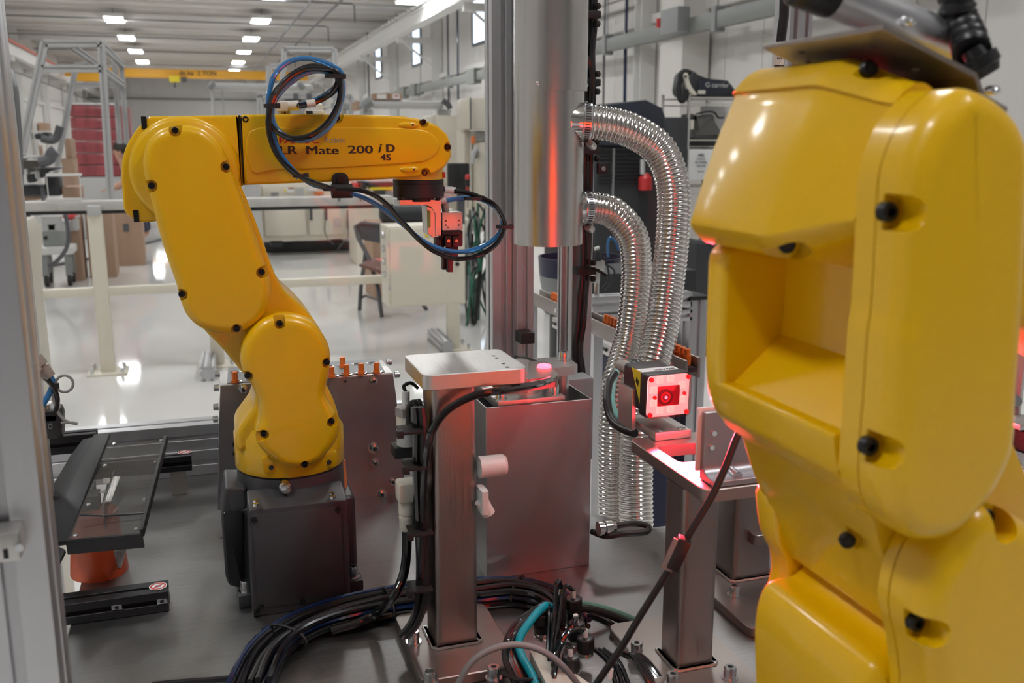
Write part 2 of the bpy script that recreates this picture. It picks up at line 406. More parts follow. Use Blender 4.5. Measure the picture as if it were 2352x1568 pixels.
# ceiling purlins and rafters
pr = sroot('trim_%d' % k); k += 1; src = None
for i in range(44):
    y = 8 + i*1.52
    if src is None: src = MB().bb(XL, XR, y-.05, y+.05, ZC-.10, ZC-.001).build('purlin', M['purlin'], pr)
    else:
        o = src.copy(); scn.collection.objects.link(o); o.location = (0, i*1.52, 0)
rf = sroot('trim_%d' % k); k += 1; src = None
for i, y in enumerate((15.4, 22.9, 30.4, 37.9, 45.4, 52.9, 60.4, 67.9)):
    if src is None: src = MB().bb(XL, XR, y-.1, y+.1, ZC-.42, ZC-.17).build('rafter', M['purlin'], rf)
    else:
        o = src.copy(); scn.collection.objects.link(o); o.location = (0, y-15.4, 0)
# sprinkler pipes
sp = thing('sprinkler_pipes', (0, 30, 5.4), 'thin dark sprinkler pipework hanging under the tan ceiling', 'pipes')
for X in (P(718, 0, Z=5.35).x, P(788, 0, Z=5.35).x):
    MB().cyl((X, 12, 5.38), (X, 70, 5.38), .035, n=8).build('main_pipe', M['pipe'], sp)
for y in (23.6, 29.7, 35.7, 41.6, 47.9, 56.0, 62.):
    m = MB().tube([(XL+.4, y, 5.42), (1.8, y, 5.42), (4.6, y, 5.42), (4.7, y, 5.38), (4.7, y, 4.9)], .022, 6)
    m.build('branch_pipe', M['pipe'], sp)
# runway beams for the crane
m = MB(); m.bb(6.02, 6.22, 5, 72.5, 4.62, 4.94); m.bb(5.95, 6.29, 5, 72.5, 4.94, 4.97); m.bb(5.95, 6.29, 5, 72.5, 4.6, 4.62)
rw = thing('crane_runway', (6.1, 30, 4.6), 'long white overhead crane runway beam along the windowed wall', 'crane rail')
m.build('beam', M['whitep'], rw)
m = MB()
for i in range(60): m.bb(5.86, 5.96, 16+i*.55, 16.25+i*.55, 5.0, 5.05)
m.build('clamps', M['whitep'], rw, kind='stuff')
m = MB()
for y in (15.4, 22.6, 30.4, 37.6, 45.1, 52.6, 60.1):
    m = MB().bb(6.1, XR-.25, y-.08, y+.08, 4.42, 4.6); m.build('bracket', M['whitep'], rw)
    MB().beam((6.3, y, 4.45), (XR-.3, y, 3.75), .06, .06).build('brace', M['whitep'], rw)
rl = thing('crane_runway', (-6.1, 30, 4.4), 'white crane runway beam with orange-red conductor bar on the left wall', 'crane rail')
MB().bb(-6.3, -6.1, 5, 72.5, 4.5, 4.86).build('beam', M['whitep'], rl)
MB().bb(-6.1, -6.05, 5, 72.5, 4.93, 5.01).build('conductor_bar', M['redrail'], rl)
MB().bb(-6.1, -6.04, 5, 72.5, 3.9, 3.93).build('lower_conduit', M['pipe'], rl)
for y in (25, 32.5, 40, 47.5, 55, 62.5): MB().bb(-6.89, -6.1, y-.08, y+.08, 4.3, 4.5).build('bracket', M['whitep'], rl)
# bridge crane
br = thing('bridge_crane', (0, 54, 4.6), 'yellow overhead bridge crane spanning the far end of the hall', 'crane')
zt, zb_ = P(440, 160, Y=53.8).z, P(440, 180, Y=53.8).z
MB().bb(-6.0, 5.9, 53.7, 54.1, zb_, zt).build('girder', M['craney'], br, bevel=.02)
hx = P(400, 170, Y=53.5)
MB().bb(hx.x-.25, hx.x+.25, 53.3, 53.7, zb_-.22, zb_+.1).build('hoist', M['yel'], br, bevel=.02)
MB().cyl((hx.x+.35, 53.5, zb_-.1), (hx.x+.6, 53.5, zb_-.1), .14, n=12).build('hoist_motor', M['pipe'], br)
MB().tube([(hx.x, 53.5, zb_-.2), (hx.x, 53.5, zb_-.5)], .05, 8).build('hook', M['pipe'], br)
bx = P(210, 170, Y=53.6)
MB().bb(bx.x-.7, bx.x+.7, 53.3, 53.7, zb_-.25, zb_+.2).build('end_truck', M['craney'], br, bevel=.02)
text('de ka  2 TON', 'lettering', M['bowl'], P(412, 172, Y=53.68), (1, 0, 0), (0, 0, 1), .32, br, depth=.01)
# ceiling lights
lroot = thing('ceiling_light', (2.62, 66.4, ZC-.45), 'x', 'ceiling light', 'rectangular ceiling lights of the hall')
MB().bb(2.62-.33, 2.62+.33, 66.4-.75, 66.4+.75, ZC-.40, ZC-.26).build('housing', M['whitep'], lroot, bevel=.02)
MB().bb(2.62-.28, 2.62+.28, 66.4-.7, 66.4+.7, ZC-.43, ZC-.40).build('diffuser', M['lamp'], lroot)
MB().cyl((2.62, 66.4-.5, ZC-.27), (2.62, 66.4-.5, ZC), .01, n=6).build('hanger', M['pipe'], lroot)
ordn = ['farthest', 'second farthest', 'third farthest', 'fourth farthest', 'fifth farthest', 'sixth farthest', 'seventh farthest', 'eighth farthest', 'ninth farthest', 'tenth farthest', 'eleventh farthest', 'twelfth farthest', 'thirteenth farthest']
def zcor(z): return (z-CAMH)
first = True
for row, (X, lab) in enumerate(((2.62*.93, 'right-hand'), (-2.62*.93, 'left-hand'))):
    for i in range(13):
        y = (73.2-6.8*i)*.93 if row == 0 else (67.5-6.8*i)*.93
        if y < -2: continue
        txt = 'lit rectangular ceiling light, %s in the %s row' % (ordn[i], lab)
        if first: lroot.location = (X, y, ZC-.45); lroot['label'] = txt; first = False
        else: dup(lroot, (X, y, ZC-.45), txt)
q = P(948, 5, X=5.5)
dup(lroot, (q.x, q.y, q.z+.02), 'lit ceiling light hanging alone beside the windowed wall runway')
# busway along the right wall
bw = thing('busway', (6.95, 18, 2.95), 'grey electrical busway trunking hung along the right wall', 'busway')
MB().bb(6.9, 7.02, 8, 36, 2.98, 3.2).build('trunking', M['busgrey'], bw, bevel=.01)
for y in (12.3, 16.1, 19.8, 23.5, 27.3, 31):
    MB().bb(6.88, 7.04, y-.06, y+.06, 2.93, 3.27).build('clamp', M['grey'], bw)
    MB().cyl((6.95, y, 3.2), (6.95, y, ZC), .012, n=6).build('hanger_rod', M['grey'], bw)
q = P(1555, 55, X=6.85)
MB().bb(6.7, 6.9, q.y-.3, q.y+.25, 3.0, 3.35).build('switch_box', M['grey'], bw, bevel=.01)
MB().cyl((6.72, q.y+.34, 3.12), (6.72, q.y+.34, 3.25), .04, n=10).build('red_knob', M['reds'], bw)
for px_ in (1085, 950, 925):
    q = P(px_, 190, X=6.9); MB().bb(6.84, 7.04, q.y-.35, q.y+.35, 2.9, 3.28).build('joint_box', M['busgrey'], bw)
# conduits and cables dropping on the right wall
cb = thing('drop_cables', (7.3, 20, 1), 'thin black and blue cables dropping down the right wall', 'cables')
for px_, mt, r_ in ((1030, 'pipe', .04), (1052, 'navy', .03), (1437, 'navy', .03), (1388, 'pipe', .02), (1565, 'pipe', .03), (1553, 'pipe', .015), (846, 'pipe', .04), (1570, 'grey', .02), (912, 'ltgrey', .05)):
    q = P(px_, 150, X=7.25); MB().tube([(q.x, q.y, ZC), (q.x, q.y+.02, 3), (q.x, q.y-.02, .3)], r_, 6).build('cable', M[mt], cb)
# roller shutter high in the wall and diagonal brace
q0, q1 = P(1487, 20, X=XR-.1), P(1375, 60, X=XR-.1)
sh = thing('roller_shutter', (XR-.1, q0.y, 3.3), 'grey louvred shutter above the busway near the duct', 'shutter')
for i in range(14):
    z = 3.75+i*.17; MB().bb(XR-.16, XR-.05, q0.y, q1.y+3, z, z+.15).build('slat', M['purlin'], sh, bevel=.02, seg=1)
bz = P(1560, 100, X=7.1)
struct(MB().hexa([(7.0, bz.y-.3, 0), (7.45, bz.y-.3, 0), (7.45, bz.y+.45, 0), (7.0, bz.y+.45, 0), (7.0, bz.y-.3, ZC), (7.45, bz.y-.3, ZC), (7.45, bz.y+.45, ZC), (7.0, bz.y+.45, ZC)]).build('column_%d' % ci, M['purlin'])); ci += 1
q = P(1020, 10, X=6.9)
tag(MB().tube([P(995, 35, X=6.4), P(1030, 15, X=6.4), P(1070, -10, X=6.4)], .12, 12).build('white_duct', M['whitep']), 'white pipe crossing high up beside the tall window', 'pipe')
# grey door in the left wall
q0, q1 = P(30, 300, X=XL+.05), P(64, 300, X=XL+.05)
dr = struct(MB().bb(XL+.01, XL+.05, min(q0.y, q1.y), max(q0.y, q1.y), 0, 2.7).build('door_1', M['ltgrey']))
# ================================================================ the cell: plate, frame, panes
nx, ny = .60, 1.2054          # notch corner at the right rear
pts = [(-.178, 1.66), (-.178, .72), (.12, .72), (.12, .25), (1.1, .25), (1.1, ny), (.597, ny), (.515, 1.325), (.515, 1.66)]
tb = thing('table_plate', (.4, .9, T-.02), 'scratched grey steel machine table plate carrying both yellow robots', 'table')
MB().slab([V((x, y, T)) for x, y in pts], (0, 0, -.02)).build('top', M['table'], tb, bevel=.0015, seg=1)
for x, y in ((-.14, .76), (.7, .3), (-.14, 1.6), (.47, 1.6)):
    MB().tslot((x, y, 0), (x, y, T-.021), .045, .045).build('leg', M['alu'], tb)
# rear bottom rails on the plate
ra = thing('bottom_rail', (.1, 1.68, T), 'slotted aluminium rail stack along the rear edge of the table under the pane', 'frame')
MB().tslot((-.62, 1.675, T+.022), (.495, 1.675, T+.022), .05, .044, 1, 1).build('lower_rail', M['alu'], ra, bevel=.0008, seg=1)
MB().tslot((-.62, 1.68, T+.066), (.495, 1.68, T+.066), .05, .044, 1, 1).build('upper_rail', M['alu'], ra, bevel=.0008, seg=1)
# rear corner posts by the duct
def tpost(name, xa, xb, y, d, z0, z1, label, nw=1, nh=1, px=None):
    o = MB().tslot((( xa+xb)/2, y+d/2, z0), ((xa+xb)/2, y+d/2, z1), xb-xa, d, nw, nh, up=(0, 1, 0)).build(name, M['alu'], bevel=.0008, seg=1)
    return tag(o, label, 'post', None)
yb = 1.65
xa, xb = P(1130, 300, Y=yb).x, P(1184, 300, Y=yb).x
tpost('frame_post', xa, xb, yb, .045, T, 2.3, 'slotted aluminium post left of the steel duct at the rear pane')
xc, xd = P(1188, 650, Y=1.62).x, P(1226, 650, Y=1.62).x
tpost('frame_post', xc, xd, 1.62, .06, T, 2.3, 'slotted aluminium post directly behind the steel duct')
ye = 1.60
xe, xf = P(1289, 650, Y=ye).x, P(1312, 650, Y=ye).x
tpost('frame_post', xe, xf, ye, .02, T, 2.3, 'thin pale post strip between duct and black cable bundle')
xg, xh = P(1314, 650, Y=1.56).x, P(1360, 650, Y=1.56).x
rp = tpost('frame_post', xg, xh, 1.56, .045, T, 2.3, 'aluminium post glowing red behind the black cable bundle')
bs = thing('door_stop', P(1206, 785, Y=1.60), 'small black block clamped on the post behind the duct', 'block')
a, b = P(1191, 762, Y=1.60), P(1222, 785, Y=1.60)
MB().bb(a.x, b.x, 1.585, 1.6199, b.z, a.z).build('block', M['blackm'], bs, bevel=.001)
# rear pane left of the posts
pn = tag(MB().bb(-.66, xa+.004, 1.668, 1.674, T+.09, 2.6).build('cell_pane', M['glass']), 'large clear polycarbonate pane behind the left robot', 'pane')
pn2 = tag(MB().bb(xh-.004, 1.9, 1.60, 1.606, 1.16, 2.4).build('cell_pane', M['glass']), 'clear polycarbonate pane right of the black cable bundle', 'pane')
# front-left frame of the guard door, close to the camera
def strip(name, pts_top, Y0, dep, m, parent):
    (x0, y0), (x1, y1), (x2, y2), (x3, y3) = pts_top
    return MB().slab([P(x0, y0, Y=Y0), P(x1, y1, Y=Y0), P(x2, y2, Y=Y0), P(x3, y3, Y=Y0)], (0, dep, 0)).build(name, m, parent)
YD = .62
xl0, xr0 = P(40, 1000, Y=YD).x, P(78, 1000, Y=YD).x
dp = thing('door_frame', (xr0-.03, YD, .3), 'slotted aluminium door post at the left edge in front of the tray', 'post')
MB().tslot((xr0-.0225, YD+.0225, .1), (xr0-.0225, YD+.0225, 2.2), .045, .045, 1, 1, up=(0, 1, 0)).build('profile', M['alu'], dp, bevel=.0012)
MB().tslot((xr0-.072, YD+.03, .1), (xr0-.072, YD+.03, 2.2), .04, .05, 1, 1, up=(0, 1, 0)).build('profile', M['alu'], dp, bevel=.0012)
MB().bb(xr0-.047, xr0-.044, YD+.012, YD+.02, .1, 2.2).build('gasket', M['blackm'], dp)
MB().bb(xr0-.6, xr0-.093, YD+.028, YD+.034, .2, 2.2).build('pane', M['glass'], dp)
a, b = P(-30, 1228, Y=YD-.02), P(50, 1285, Y=YD-.02)
lt = MB().bb(a.x, b.x, YD-.022, YD, b.z, a.z).build('latch', M['alucut'], dp, bevel=.002)
a2, b2 = P(8, 1258, Y=YD-.02), P(22, 1278, Y=YD-.02)
MB().bb(a2.x, b2.x, YD-.0225, YD-.0205, b2.z, a2.z).build('slot', M['blackm'], lt)
q = P(46, 1254, Y=YD-.022); MB().cyl(q, q+V((.0, -.003, 0)), .0025, n=12).build('latch_pin', M['bolt'], lt)
# far-left rear corner post seen beside the door post
YP = 1.30
xq = P(78, 800, Y=YP).x
tpost('frame_post', xq-.045, xq, YP, .045, .1, 2.3, 'slotted aluminium post behind the door post at the left edge', 1, 1)
# dark rubber-edged monitor arm and pale box outside on the far left
q = P(30, 300, Y=2.4)
scp = [(4, 145), (14, 160), (24, 200), (32, 300), (36, 400), (34, 560), (0, 560), (0, 145)]
gpl = PY(2.6, scp[:6]); xl_ = gpl[5].x-.12
tag(MB().slab(gpl[:6] + [V((gpl[5].x, 2.6, 0)), V((xl_, 2.6, 0)), V((xl_, 2.6, gpl[0].z))], (0, .12, 0)).build('dark_guard_panel', M['darkblue'], bevel=.006), 'dark curved panel edge just behind the left frame post', 'panel')
a = PY(2.4, [(20, 516), (41, 516), (58, 548), (62, 700)]); a += [V((a[3].x+.005, 2.4, 0)), V((a[0].x, 2.4, 0))]
tag(MB().slab(a, (0, .25, 0)).build('operator_box', M['beigerail'], bevel=.004), 'pale enclosure edge peeking out behind the left frame post', 'box')

# ---------------------------------------------------------------- duct, clamps, foil hoses
YC = 1.47
z_join = P(1262, 210, Y=YC).z; z_bot = P(1256, 567, Y=YC-.05).z
xl, xr = P(1183, 540, Y=YC).x, P(1333, 540, Y=YC).x
cx, rr = (xl+xr)/2, (xr-xl)/2*.985
du = thing('exhaust_duct', (cx, YC, z_bot), 'large brushed steel exhaust duct hanging in front of the rear posts', 'duct')
o = MB().lathe((cx, YC, z_bot), (cx, YC, z_join+.004), [(0, rr*.97), (0, rr), (.01, rr), (1, rr)], 72).build('lower_tube', M['duct'], du)
MB().cyl((cx+.002, YC, z_join), (cx+.002, YC, 2.5), rr*1.045, n=72).build('upper_sleeve', M['duct'], du)
for px_, py_ in ((1232, 191), (1339, 196)):
    q = P(px_, py_, Y=YC-rr*.9 if px_ < 1300 else YC-.02)
    d = V((q.x-cx, q.y-YC, 0)).normalized(); q = V((cx, YC, q.z)) + d*rr*1.045
    MB().ball(q, .0035, 10).build('rivet', M['bolt'], du)
q = P(1345, 232, Y=YC-.01); MB().cyl(q, q-V((0, 0, .012)), .003, n=10).build('rivet', M['bolt'], du)
def foil_hose(pts, r, label, pitch, stub0):
    p = crv([V(a) for a in pts], 40)
    # resample evenly
    L = [0]
    for i in range(1, len(p)): L.append(L[-1]+(p[i]-p[i-1]).length)
    n = int(L[-1]/pitch*7); q = []; j = 0
    for k_ in range(n+1):
        s = L[-1]*k_/n
        while j < len(L)-2 and L[j+1] < s: j += 1
        t = (s-L[j])/max(1e-9, L[j+1]-L[j]); q.append(p[j].lerp(p[j+1], t))
    step = L[-1]/n
    def rf(k_, th):
        u = (k_*step/pitch + th); f = u-math.floor(u)
        ring = r*(.90 + .10*abs(math.sin(math.pi*f))**.7)
        s = (k_*step/(pitch*5) + th/5.); g = s-math.floor(s)
        if g < .09: ring += r*.022*math.sin(th*2*math.pi*42)
        return ring
    h = thing('foil_hose', pts[-1], label, 'hose', 'corrugated foil hoses from the duct')
    MB().tube(q, r, 84, rf, caps=False).build('corrugated_tube', M['hose'], h, smooth=60)
    a, d = V(pts[0]), (V(pts[1])-V(pts[0])).normalized()
    b = a + d*.005
    MB().lathe(a-d*.028, a+d*.012, [(0, r*1.0), (.15, r*1.12), (.3, r*1.1), (.5, r*1.0), (1, r*1.0)], 48).build('spigot', M['chrome'], h)
    cl = MB().lathe(a+d*.001, a+d*.015, [(0, r*1.04), (.08, r*1.08), (.92, r*1.08), (1, r*1.04)], 48).build('hose_clamp', M['bolt'], h)
    m = MB(); u = d.cross(V((0, 0, 1))).normalized(); v_ = d.cross(u)
    for i in range(44):
        an = 2*math.pi*i/44; c = a+d*.008+(u*math.cos(an)+v_*math.sin(an))*r*1.08
        m.box(c, (.008, .0016, .001), Matrix((d, (u*-math.sin(an)+v_*math.cos(an)), (u*math.cos(an)+v_*math.sin(an)))).transposed())
    m.build('slots', M['dark'], cl, kind='stuff')
    c = a+d*.010-V((0, 0, 1))*r*1.15
    MB().cyl(c-V((.0, .006, 0)), c+V((.012, .006, -.006)), .0062, n=16).build('worm_screw', M['alucut'], cl)
    return h
rh = P(1460, 1100, Y=1.24)
YH = 1.40
def hp(px_, py_, y): return P(px_, py_, Y=y)
h1 = foil_hose([hp(1336, 280, 1.44), hp(1385, 283, 1.43), hp(1450, 300, 1.42), hp(1515, 345, 1.41), hp(1546, 430, 1.40), hp(1545, 540, 1.39), hp(1532, 660, 1.38), hp(1518, 760, 1.36), hp(1495, 850, 1.34), hp(1470, 950, 1.33), hp(1462, 1040, 1.32), hp(1460, 1130, 1.31), hp(1462, 1230, 1.29), hp(1464, 1340, 1.27)], .0276, 'corrugated foil hose leaving the duct higher up, arching to the right', .0072, 0)
h2 = foil_hose([hp(1334, 478, 1.47), hp(1368, 478, 1.47), hp(1410, 490, 1.465), hp(1452, 540, 1.46), hp(1462, 610, 1.46), hp(1458, 690, 1.455), hp(1445, 780, 1.45), hp(1420, 870, 1.42), hp(1412, 950, 1.40), hp(1410, 1050, 1.39), hp(1410, 1150, 1.38), hp(1412, 1260, 1.36)], .0262, 'corrugated foil hose leaving the duct lower down, behind the taller one', .0072, 0)

# ---------------------------------------------------------------- black cable bundle along the red-lit post
cbn = thing('cable_bundle', P(1335, 850, Y=1.52), 'black cable bundle tied down the post beside the duct', 'cables')
base = [(1358, -30), (1358, 60), (1353, 120), (1354, 200), (1352, 300), (1349, 400), (1346, 520), (1344, 620), (1338, 680), (1334, 740), (1327, 800), (1331, 850), (1338, 905)]
for i in range(7):
    dx = (-9, -3, 4, 10, -6, 1, 7)[i]; dy = (0, .004, 0, .004, -.006, -.007, -.006)[i]
    pp = [hp(a+dx*(1 if b < 600 else .8)+random.uniform(-1.5, 1.5), b, 1.535+dy) for a, b in base]
    MB().tube(crv(pp, 6), .0036, 8).build('cable', M['blackgloss'] if i % 2 else M['black'], cbn)
for py_ in (34, 190, 345, 622):
    q = hp(1354 if py_ < 500 else 1345, py_, 1.522); g = .017
    b_ = MB().bb(q.x-g, q.x+g, q.y-.009, q.y+.02, q.z-.006, q.z+.006); b_.build('cable_tie_mount', M['blackm'], cbn, bevel=.002)
    for s in (-1, 1):
        MB().ball((q.x+.013, q.y-.002, q.z+s*.014), .006, 10).build('mount_lobe', M['blackm'], cbn)
q = hp(1348, 624, 1.51); MB().tube([q, q+V((.02, 0, .002)), q+V((.035, 0, -.008))], .003, 6).build('tie_tail', M['blackm'], cbn)
tag(MB().tube(crv([hp(1345, 130, 1.5), hp(1357, 150, 1.5), hp(1361, 190, 1.5), hp(1358, 240, 1.51)], 6), .0045, 8).build('black_cable', M['black']), 'short bowed black cable looping out of the bundle beside the duct sleeve', 'cable')
q = hp(1385, 387, 1.5)
bk = thing('sensor_reflector', q, 'small black square reflector with round screw beside the duct post', 'bracket')
MB().bb(q.x-.008, q.x+.010, q.y, q.y+.01, q.z-.009, q.z+.009).build('plate', M['blackm'], bk, bevel=.001)
MB().cyl(q+V((0, 0, 0)), q+V((0, -.003, 0)), .004, n=14).build('screw', M['bolt'], bk)

# ---------------------------------------------------------------- stainless box with clamping head
YBX = 1.115
bxl, bxr = P(1115, 1325, Z=T).x, P(1359, 1303, Z=T).x
zt = P(1115, 937, Y=YBX).z
bt = thing('steel_box', ((bxl+bxr)/2, YBX+.1, T), 'open-topped stainless steel box with red glow at the table centre', 'box')
th = .0016; D_ = .20
def wallp(x0, x1, y0, y1, nm='side'): return MB().bb(x0, x1, y0, y1, T, zt).build(nm, M['box'], bt, bevel=.0004, seg=1)
wallp(bxl, bxr, YBX, YBX+th, 'front_panel'); wallp(bxr-th, bxr, YBX+th+.0003, YBX+D_, 'side_panel'); wallp(bxl, bxl+th, YBX+th+.0003, YBX+D_, 'side_panel')
wallp(bxl+th+.0003, bxr-th-.0003, YBX+D_-th, YBX+D_, 'rear_panel')
# actuator inside
ac = thing('clamping_head', (bxl+.07, YBX+.07, T+.01), 'bolted clamping head with round flange sticking out of the steel box', 'actuator')
ztp = P(1145, 928, Y=YBX+.008).z+.004
x0, x1 = P(1141, 925, Y=YBX+.01).x, P(1296, 910, Y=YBX+.01).x
MB().bb(x0+.004, x1-.004, YBX+.012, YBX+.115, T+.02, ztp-.014).build('body', M['blackano'], ac, bevel=.001)
MB().bb(x0, x1, YBX+.006, YBX+.125, ztp-.012, ztp).build('top_plate', M['alucut'], ac, bevel=.0015)
def socket_bolt(q, r, h, nm, parent, washer=True, m='bolt'):
    """socket head cap screw with a hexagon recess, standing on q"""
    b = MB(); n = 24
    prof = [(0, r), (.04, r), (.86, r), (1, r*.88)]
    rings = [[V((q[0]+math.cos(2*math.pi*i/n)*rr_, q[1]+math.sin(2*math.pi*i/n)*rr_, q[2]+h*t)) for i in range(n)] for t, rr_ in prof]
    for rr_, t in ((r*.52, 1.), (r*.5, .55)):
        rings.append([V((q[0]+math.cos(2*math.pi*i/n)*rr_*(.9+.1*math.cos(6*2*math.pi*i/n)), q[1]+math.sin(2*math.pi*i/n)*rr_*(.9+.1*math.cos(6*2*math.pi*i/n)), q[2]+h*t)) for i in range(n)])
    b.loft(rings); o = b.build(nm, M[m], parent)
    if washer: MB().cyl((q[0], q[1], q[2]-.0008), (q[0], q[1], q[2]+.0012), r*1.35, n=24).build('washer', M[m], parent)
    return o
for a, b in ((x0+.008, YBX+.018), (x1-.010, YBX+.022), (x0+.008, YBX+.112)):
    socket_bolt((a, b, ztp), .0068, .013, 'cap_screw', ac)
cyc = (x0+x1)/2+.004
MB().cyl((cyc, YBX+.058, ztp-.001), (cyc, YBX+.058, ztp+.012), .030, n=48).build('round_flange', M['alucut'], ac, bevel=.001)
MB().cyl((cyc, YBX+.058, ztp+.012), (cyc, YBX+.058, ztp+.02), .024, n=32).build('seal', M['blackm'], ac)
# upper link plates
zz = ztp+.02
MB().slab(rnd_poly([V((cyc-.02, YBX+.02, zz+.012)), V((x1+.03, YBX+.035, zz+.012)), V((x1+.034, YBX+.09, zz+.012)), V((cyc-.02, YBX+.095, zz+.012))], .008), (0, 0, -.012)).build('link_plate', M['alucut'], ac)
socket_bolt((x1+.022, YBX+.07, zz+.012), .0072, .012, 'cap_screw', ac)
MB().cyl((x1+.014, YBX+.055, ztp-.02), (x1+.014, YBX+.055, zz), .009, n=20).build('pillar', M['alucut'], ac)
MB().slab(rnd_poly([P(1208, 872, Z=zz+.028), P(1284, 862, Z=zz+.028), P(1258, 830, Z=zz+.028), P(1215, 828, Z=zz+.028)], .006), (0, 0, -.014)).build('jaw_plate', M['plate'], ac)
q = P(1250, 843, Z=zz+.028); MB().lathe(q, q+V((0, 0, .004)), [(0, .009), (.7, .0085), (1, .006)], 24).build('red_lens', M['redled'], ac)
tag(MB().bb(P(1265, 905, Y=YBX+.15).x, P(1352, 905, Y=YBX+.15).x, YBX+.13, YBX+.17, T+.1, ztp-.012).build('motor_block', M['grey'], bevel=.004), 'grey motor block inside the right rear corner of the steel box', 'motor')
# cable gland with loop on the box side
q = P(1374, 1214, X=bxr+.001)
cg = thing('cable_gland', q, 'nickel cable gland with black cable loop on the box side', 'gland')
MB().lathe(q, q+V((.024, 0, 0)), [(0, .0095), (.25, .0095), (.25, .0075), (.4, .0075), (.4, .010), (.75, .010), (.75, .008), (1, .0075)], 16).build('gland', M['chrome'], cg)
MB().cyl(q+V((.0095, 0, 0)), q+V((.0125, 0, 0)), .0098, n=20).build('white_ring', M['white'], cg)
MB().tube(crv([q+V((.02, 0, 0)), q+V((.05, 0, .001)), q+V((.07, -.004, -.004)), q+V((.062, -.012, -.008)), q+V((.03, -.012, -.006)), q+V((.01, -.004, -.010)), q+V((-.0, .02, -.012))], 8), .0042, 10).build('cable', M['black'], cg)
# ================================================================ columns with head plates, bolts, weld beads
def rprism(x0, x1, y0, y1, z0, z1, r):
    return MB().slab(rnd_poly([V((x0, y0, z1)), V((x1, y0, z1)), V((x1, y1, z1)), V((x0, y1, z1))], r), (0, 0, z0-z1))
def weld(parent, x0, x1, y, z, side, n):
    m = MB()
    for i in range(n):
        t = (i+.5)/n; a = (x0+(x1-x0)*t, y, z+.001) if side == 'x' else (y, x0+(x1-x0)*t, z+.001)
        m.ball(a, .0038, 8, (1.0, .95, .7))
    m.build('weld_bead', M['steel'], parent, kind='stuff')
def column(x0, y0, w_, zt, label, foot, footx, footy):
    c = thing('support_column', (x0+w_/2, y0+w_/2, T), label, 'column')
    fx0, fx1 = footx; fy0, fy1 = footy
    rprism(fx0, fx1, fy0, fy1, T, T+foot, .012).build('foot_plate', M['plate'], c, bevel=.001, seg=1)
    rprism(x0, x0+w_, y0, y0+w_, T+foot, zt, .007).build('tube', M['post'], c, smooth=40)
    for s, (a, b) in enumerate(((x0, x0+w_),)):
        weld(c, a, b, y0-.002, T+foot, 'x', 24); weld(c, y0, y0+w_, x0-.002, T+foot, 'y', 24); weld(c, y0, y0+w_, x0+w_+.002, T+foot, 'y', 24)
    return c
FT = .012
def foot_bolts(c, pts, z):
    for a, b in pts: socket_bolt((a, b, z), .0066, .013, 'cap_screw', c)
# column A (centre)
ax0 = P(1003, 1528, Y=.945).x; aw = P(1099, 1510, Y=.945).x-ax0
zAt = P(1100, 882, Y=.945).z
cA = column(ax0, .945, aw, zAt, 'square steel column at the table centre with thick head plate', FT, (ax0-.03, ax0+aw+.032), (.885, 1.035))
bl = [P(a, b, Z=T+FT) for a, b in ((950, 1474), (1134, 1556), (990, 1566))]
foot_bolts(cA, [(q.x, q.y) for q in bl], T+FT)
# head plate A : thick milled plate
hz = zAt+.0165
rprism(P(972, 880, Y=.935).x, P(1212, 858, Y=.935).x, .933, 1.035, zAt, hz, .010).build('head_plate', M['alucut'], cA, bevel=.0008, seg=1)
for px_, py_ in ((1134, 817), (1141, 822), (1156, 835), (1165, 843)):
    q = P(px_, py_, Z=hz); MB().cyl(q-V((0, 0, .002)), q+V((0, 0, .0003)), .0022, n=12).build('hole', M['dark'], cA)
q0, q1 = P(1150, 880, Y=.96), P(1210, 880, Y=.96)
MB().bb(q0.x, q1.x, .955, 1.0, zAt-.017, zAt-.0005).build('spacer_block', M['plate'], cA, bevel=.001)
tag(MB().tube(crv([P(1278, 866, Y=1.06), P(1240, 880, Y=.98), P(1160, 895, Y=.93), P(1090, 908, Y=.925), P(1030, 940, Y=.93), P(995, 985, Y=.933), P(983, 1030, Y=.94), P(975, 1110, Y=.945), P(972, 1250, Y=.95), P(968, 1350, Y=.955)], 10), .0042, 10).build('black_cable', M['blackgloss']), 'black cable bowing across the central column from the clamping head', 'cable')
tag(MB().tube(crv([P(1183, 818, Y=1.12), P(1205, 821, Y=1.14), P(1232, 830, Y=1.16)], 6), .0018, 8).build('thin_hose', M['blackgloss']), 'thin black hose crossing behind the centre head plate', 'hose')
# pink-lit roller and fitting on the column's right side
q = P(1100, 1073, X=ax0+aw+.0005)
rl_ = thing('white_roller', q, 'white plastic roller stub on the right face of the central column', 'roller')
MB().lathe(q, q+V((.030, 0, 0)), [(0, .0118), (.9, .0118), (1, .0095)], 32).build('roller', M['white'], rl_)
q = P(1100, 1148, X=ax0+aw+.0005)
ef = thing('push_fitting', q, 'small white push-in fitting below the roller on the central column', 'fitting')
rprism(q.x, q.x+.008, q.y-.012, q.y+.012, q.z-.013, q.z+.013, .003).build('flange', M['white'], ef)
MB().cyl(q+V((.002, -.002, 0)), q+V((.010, -.003, -.016)), .0075, n=20).build('elbow', M['white'], ef)
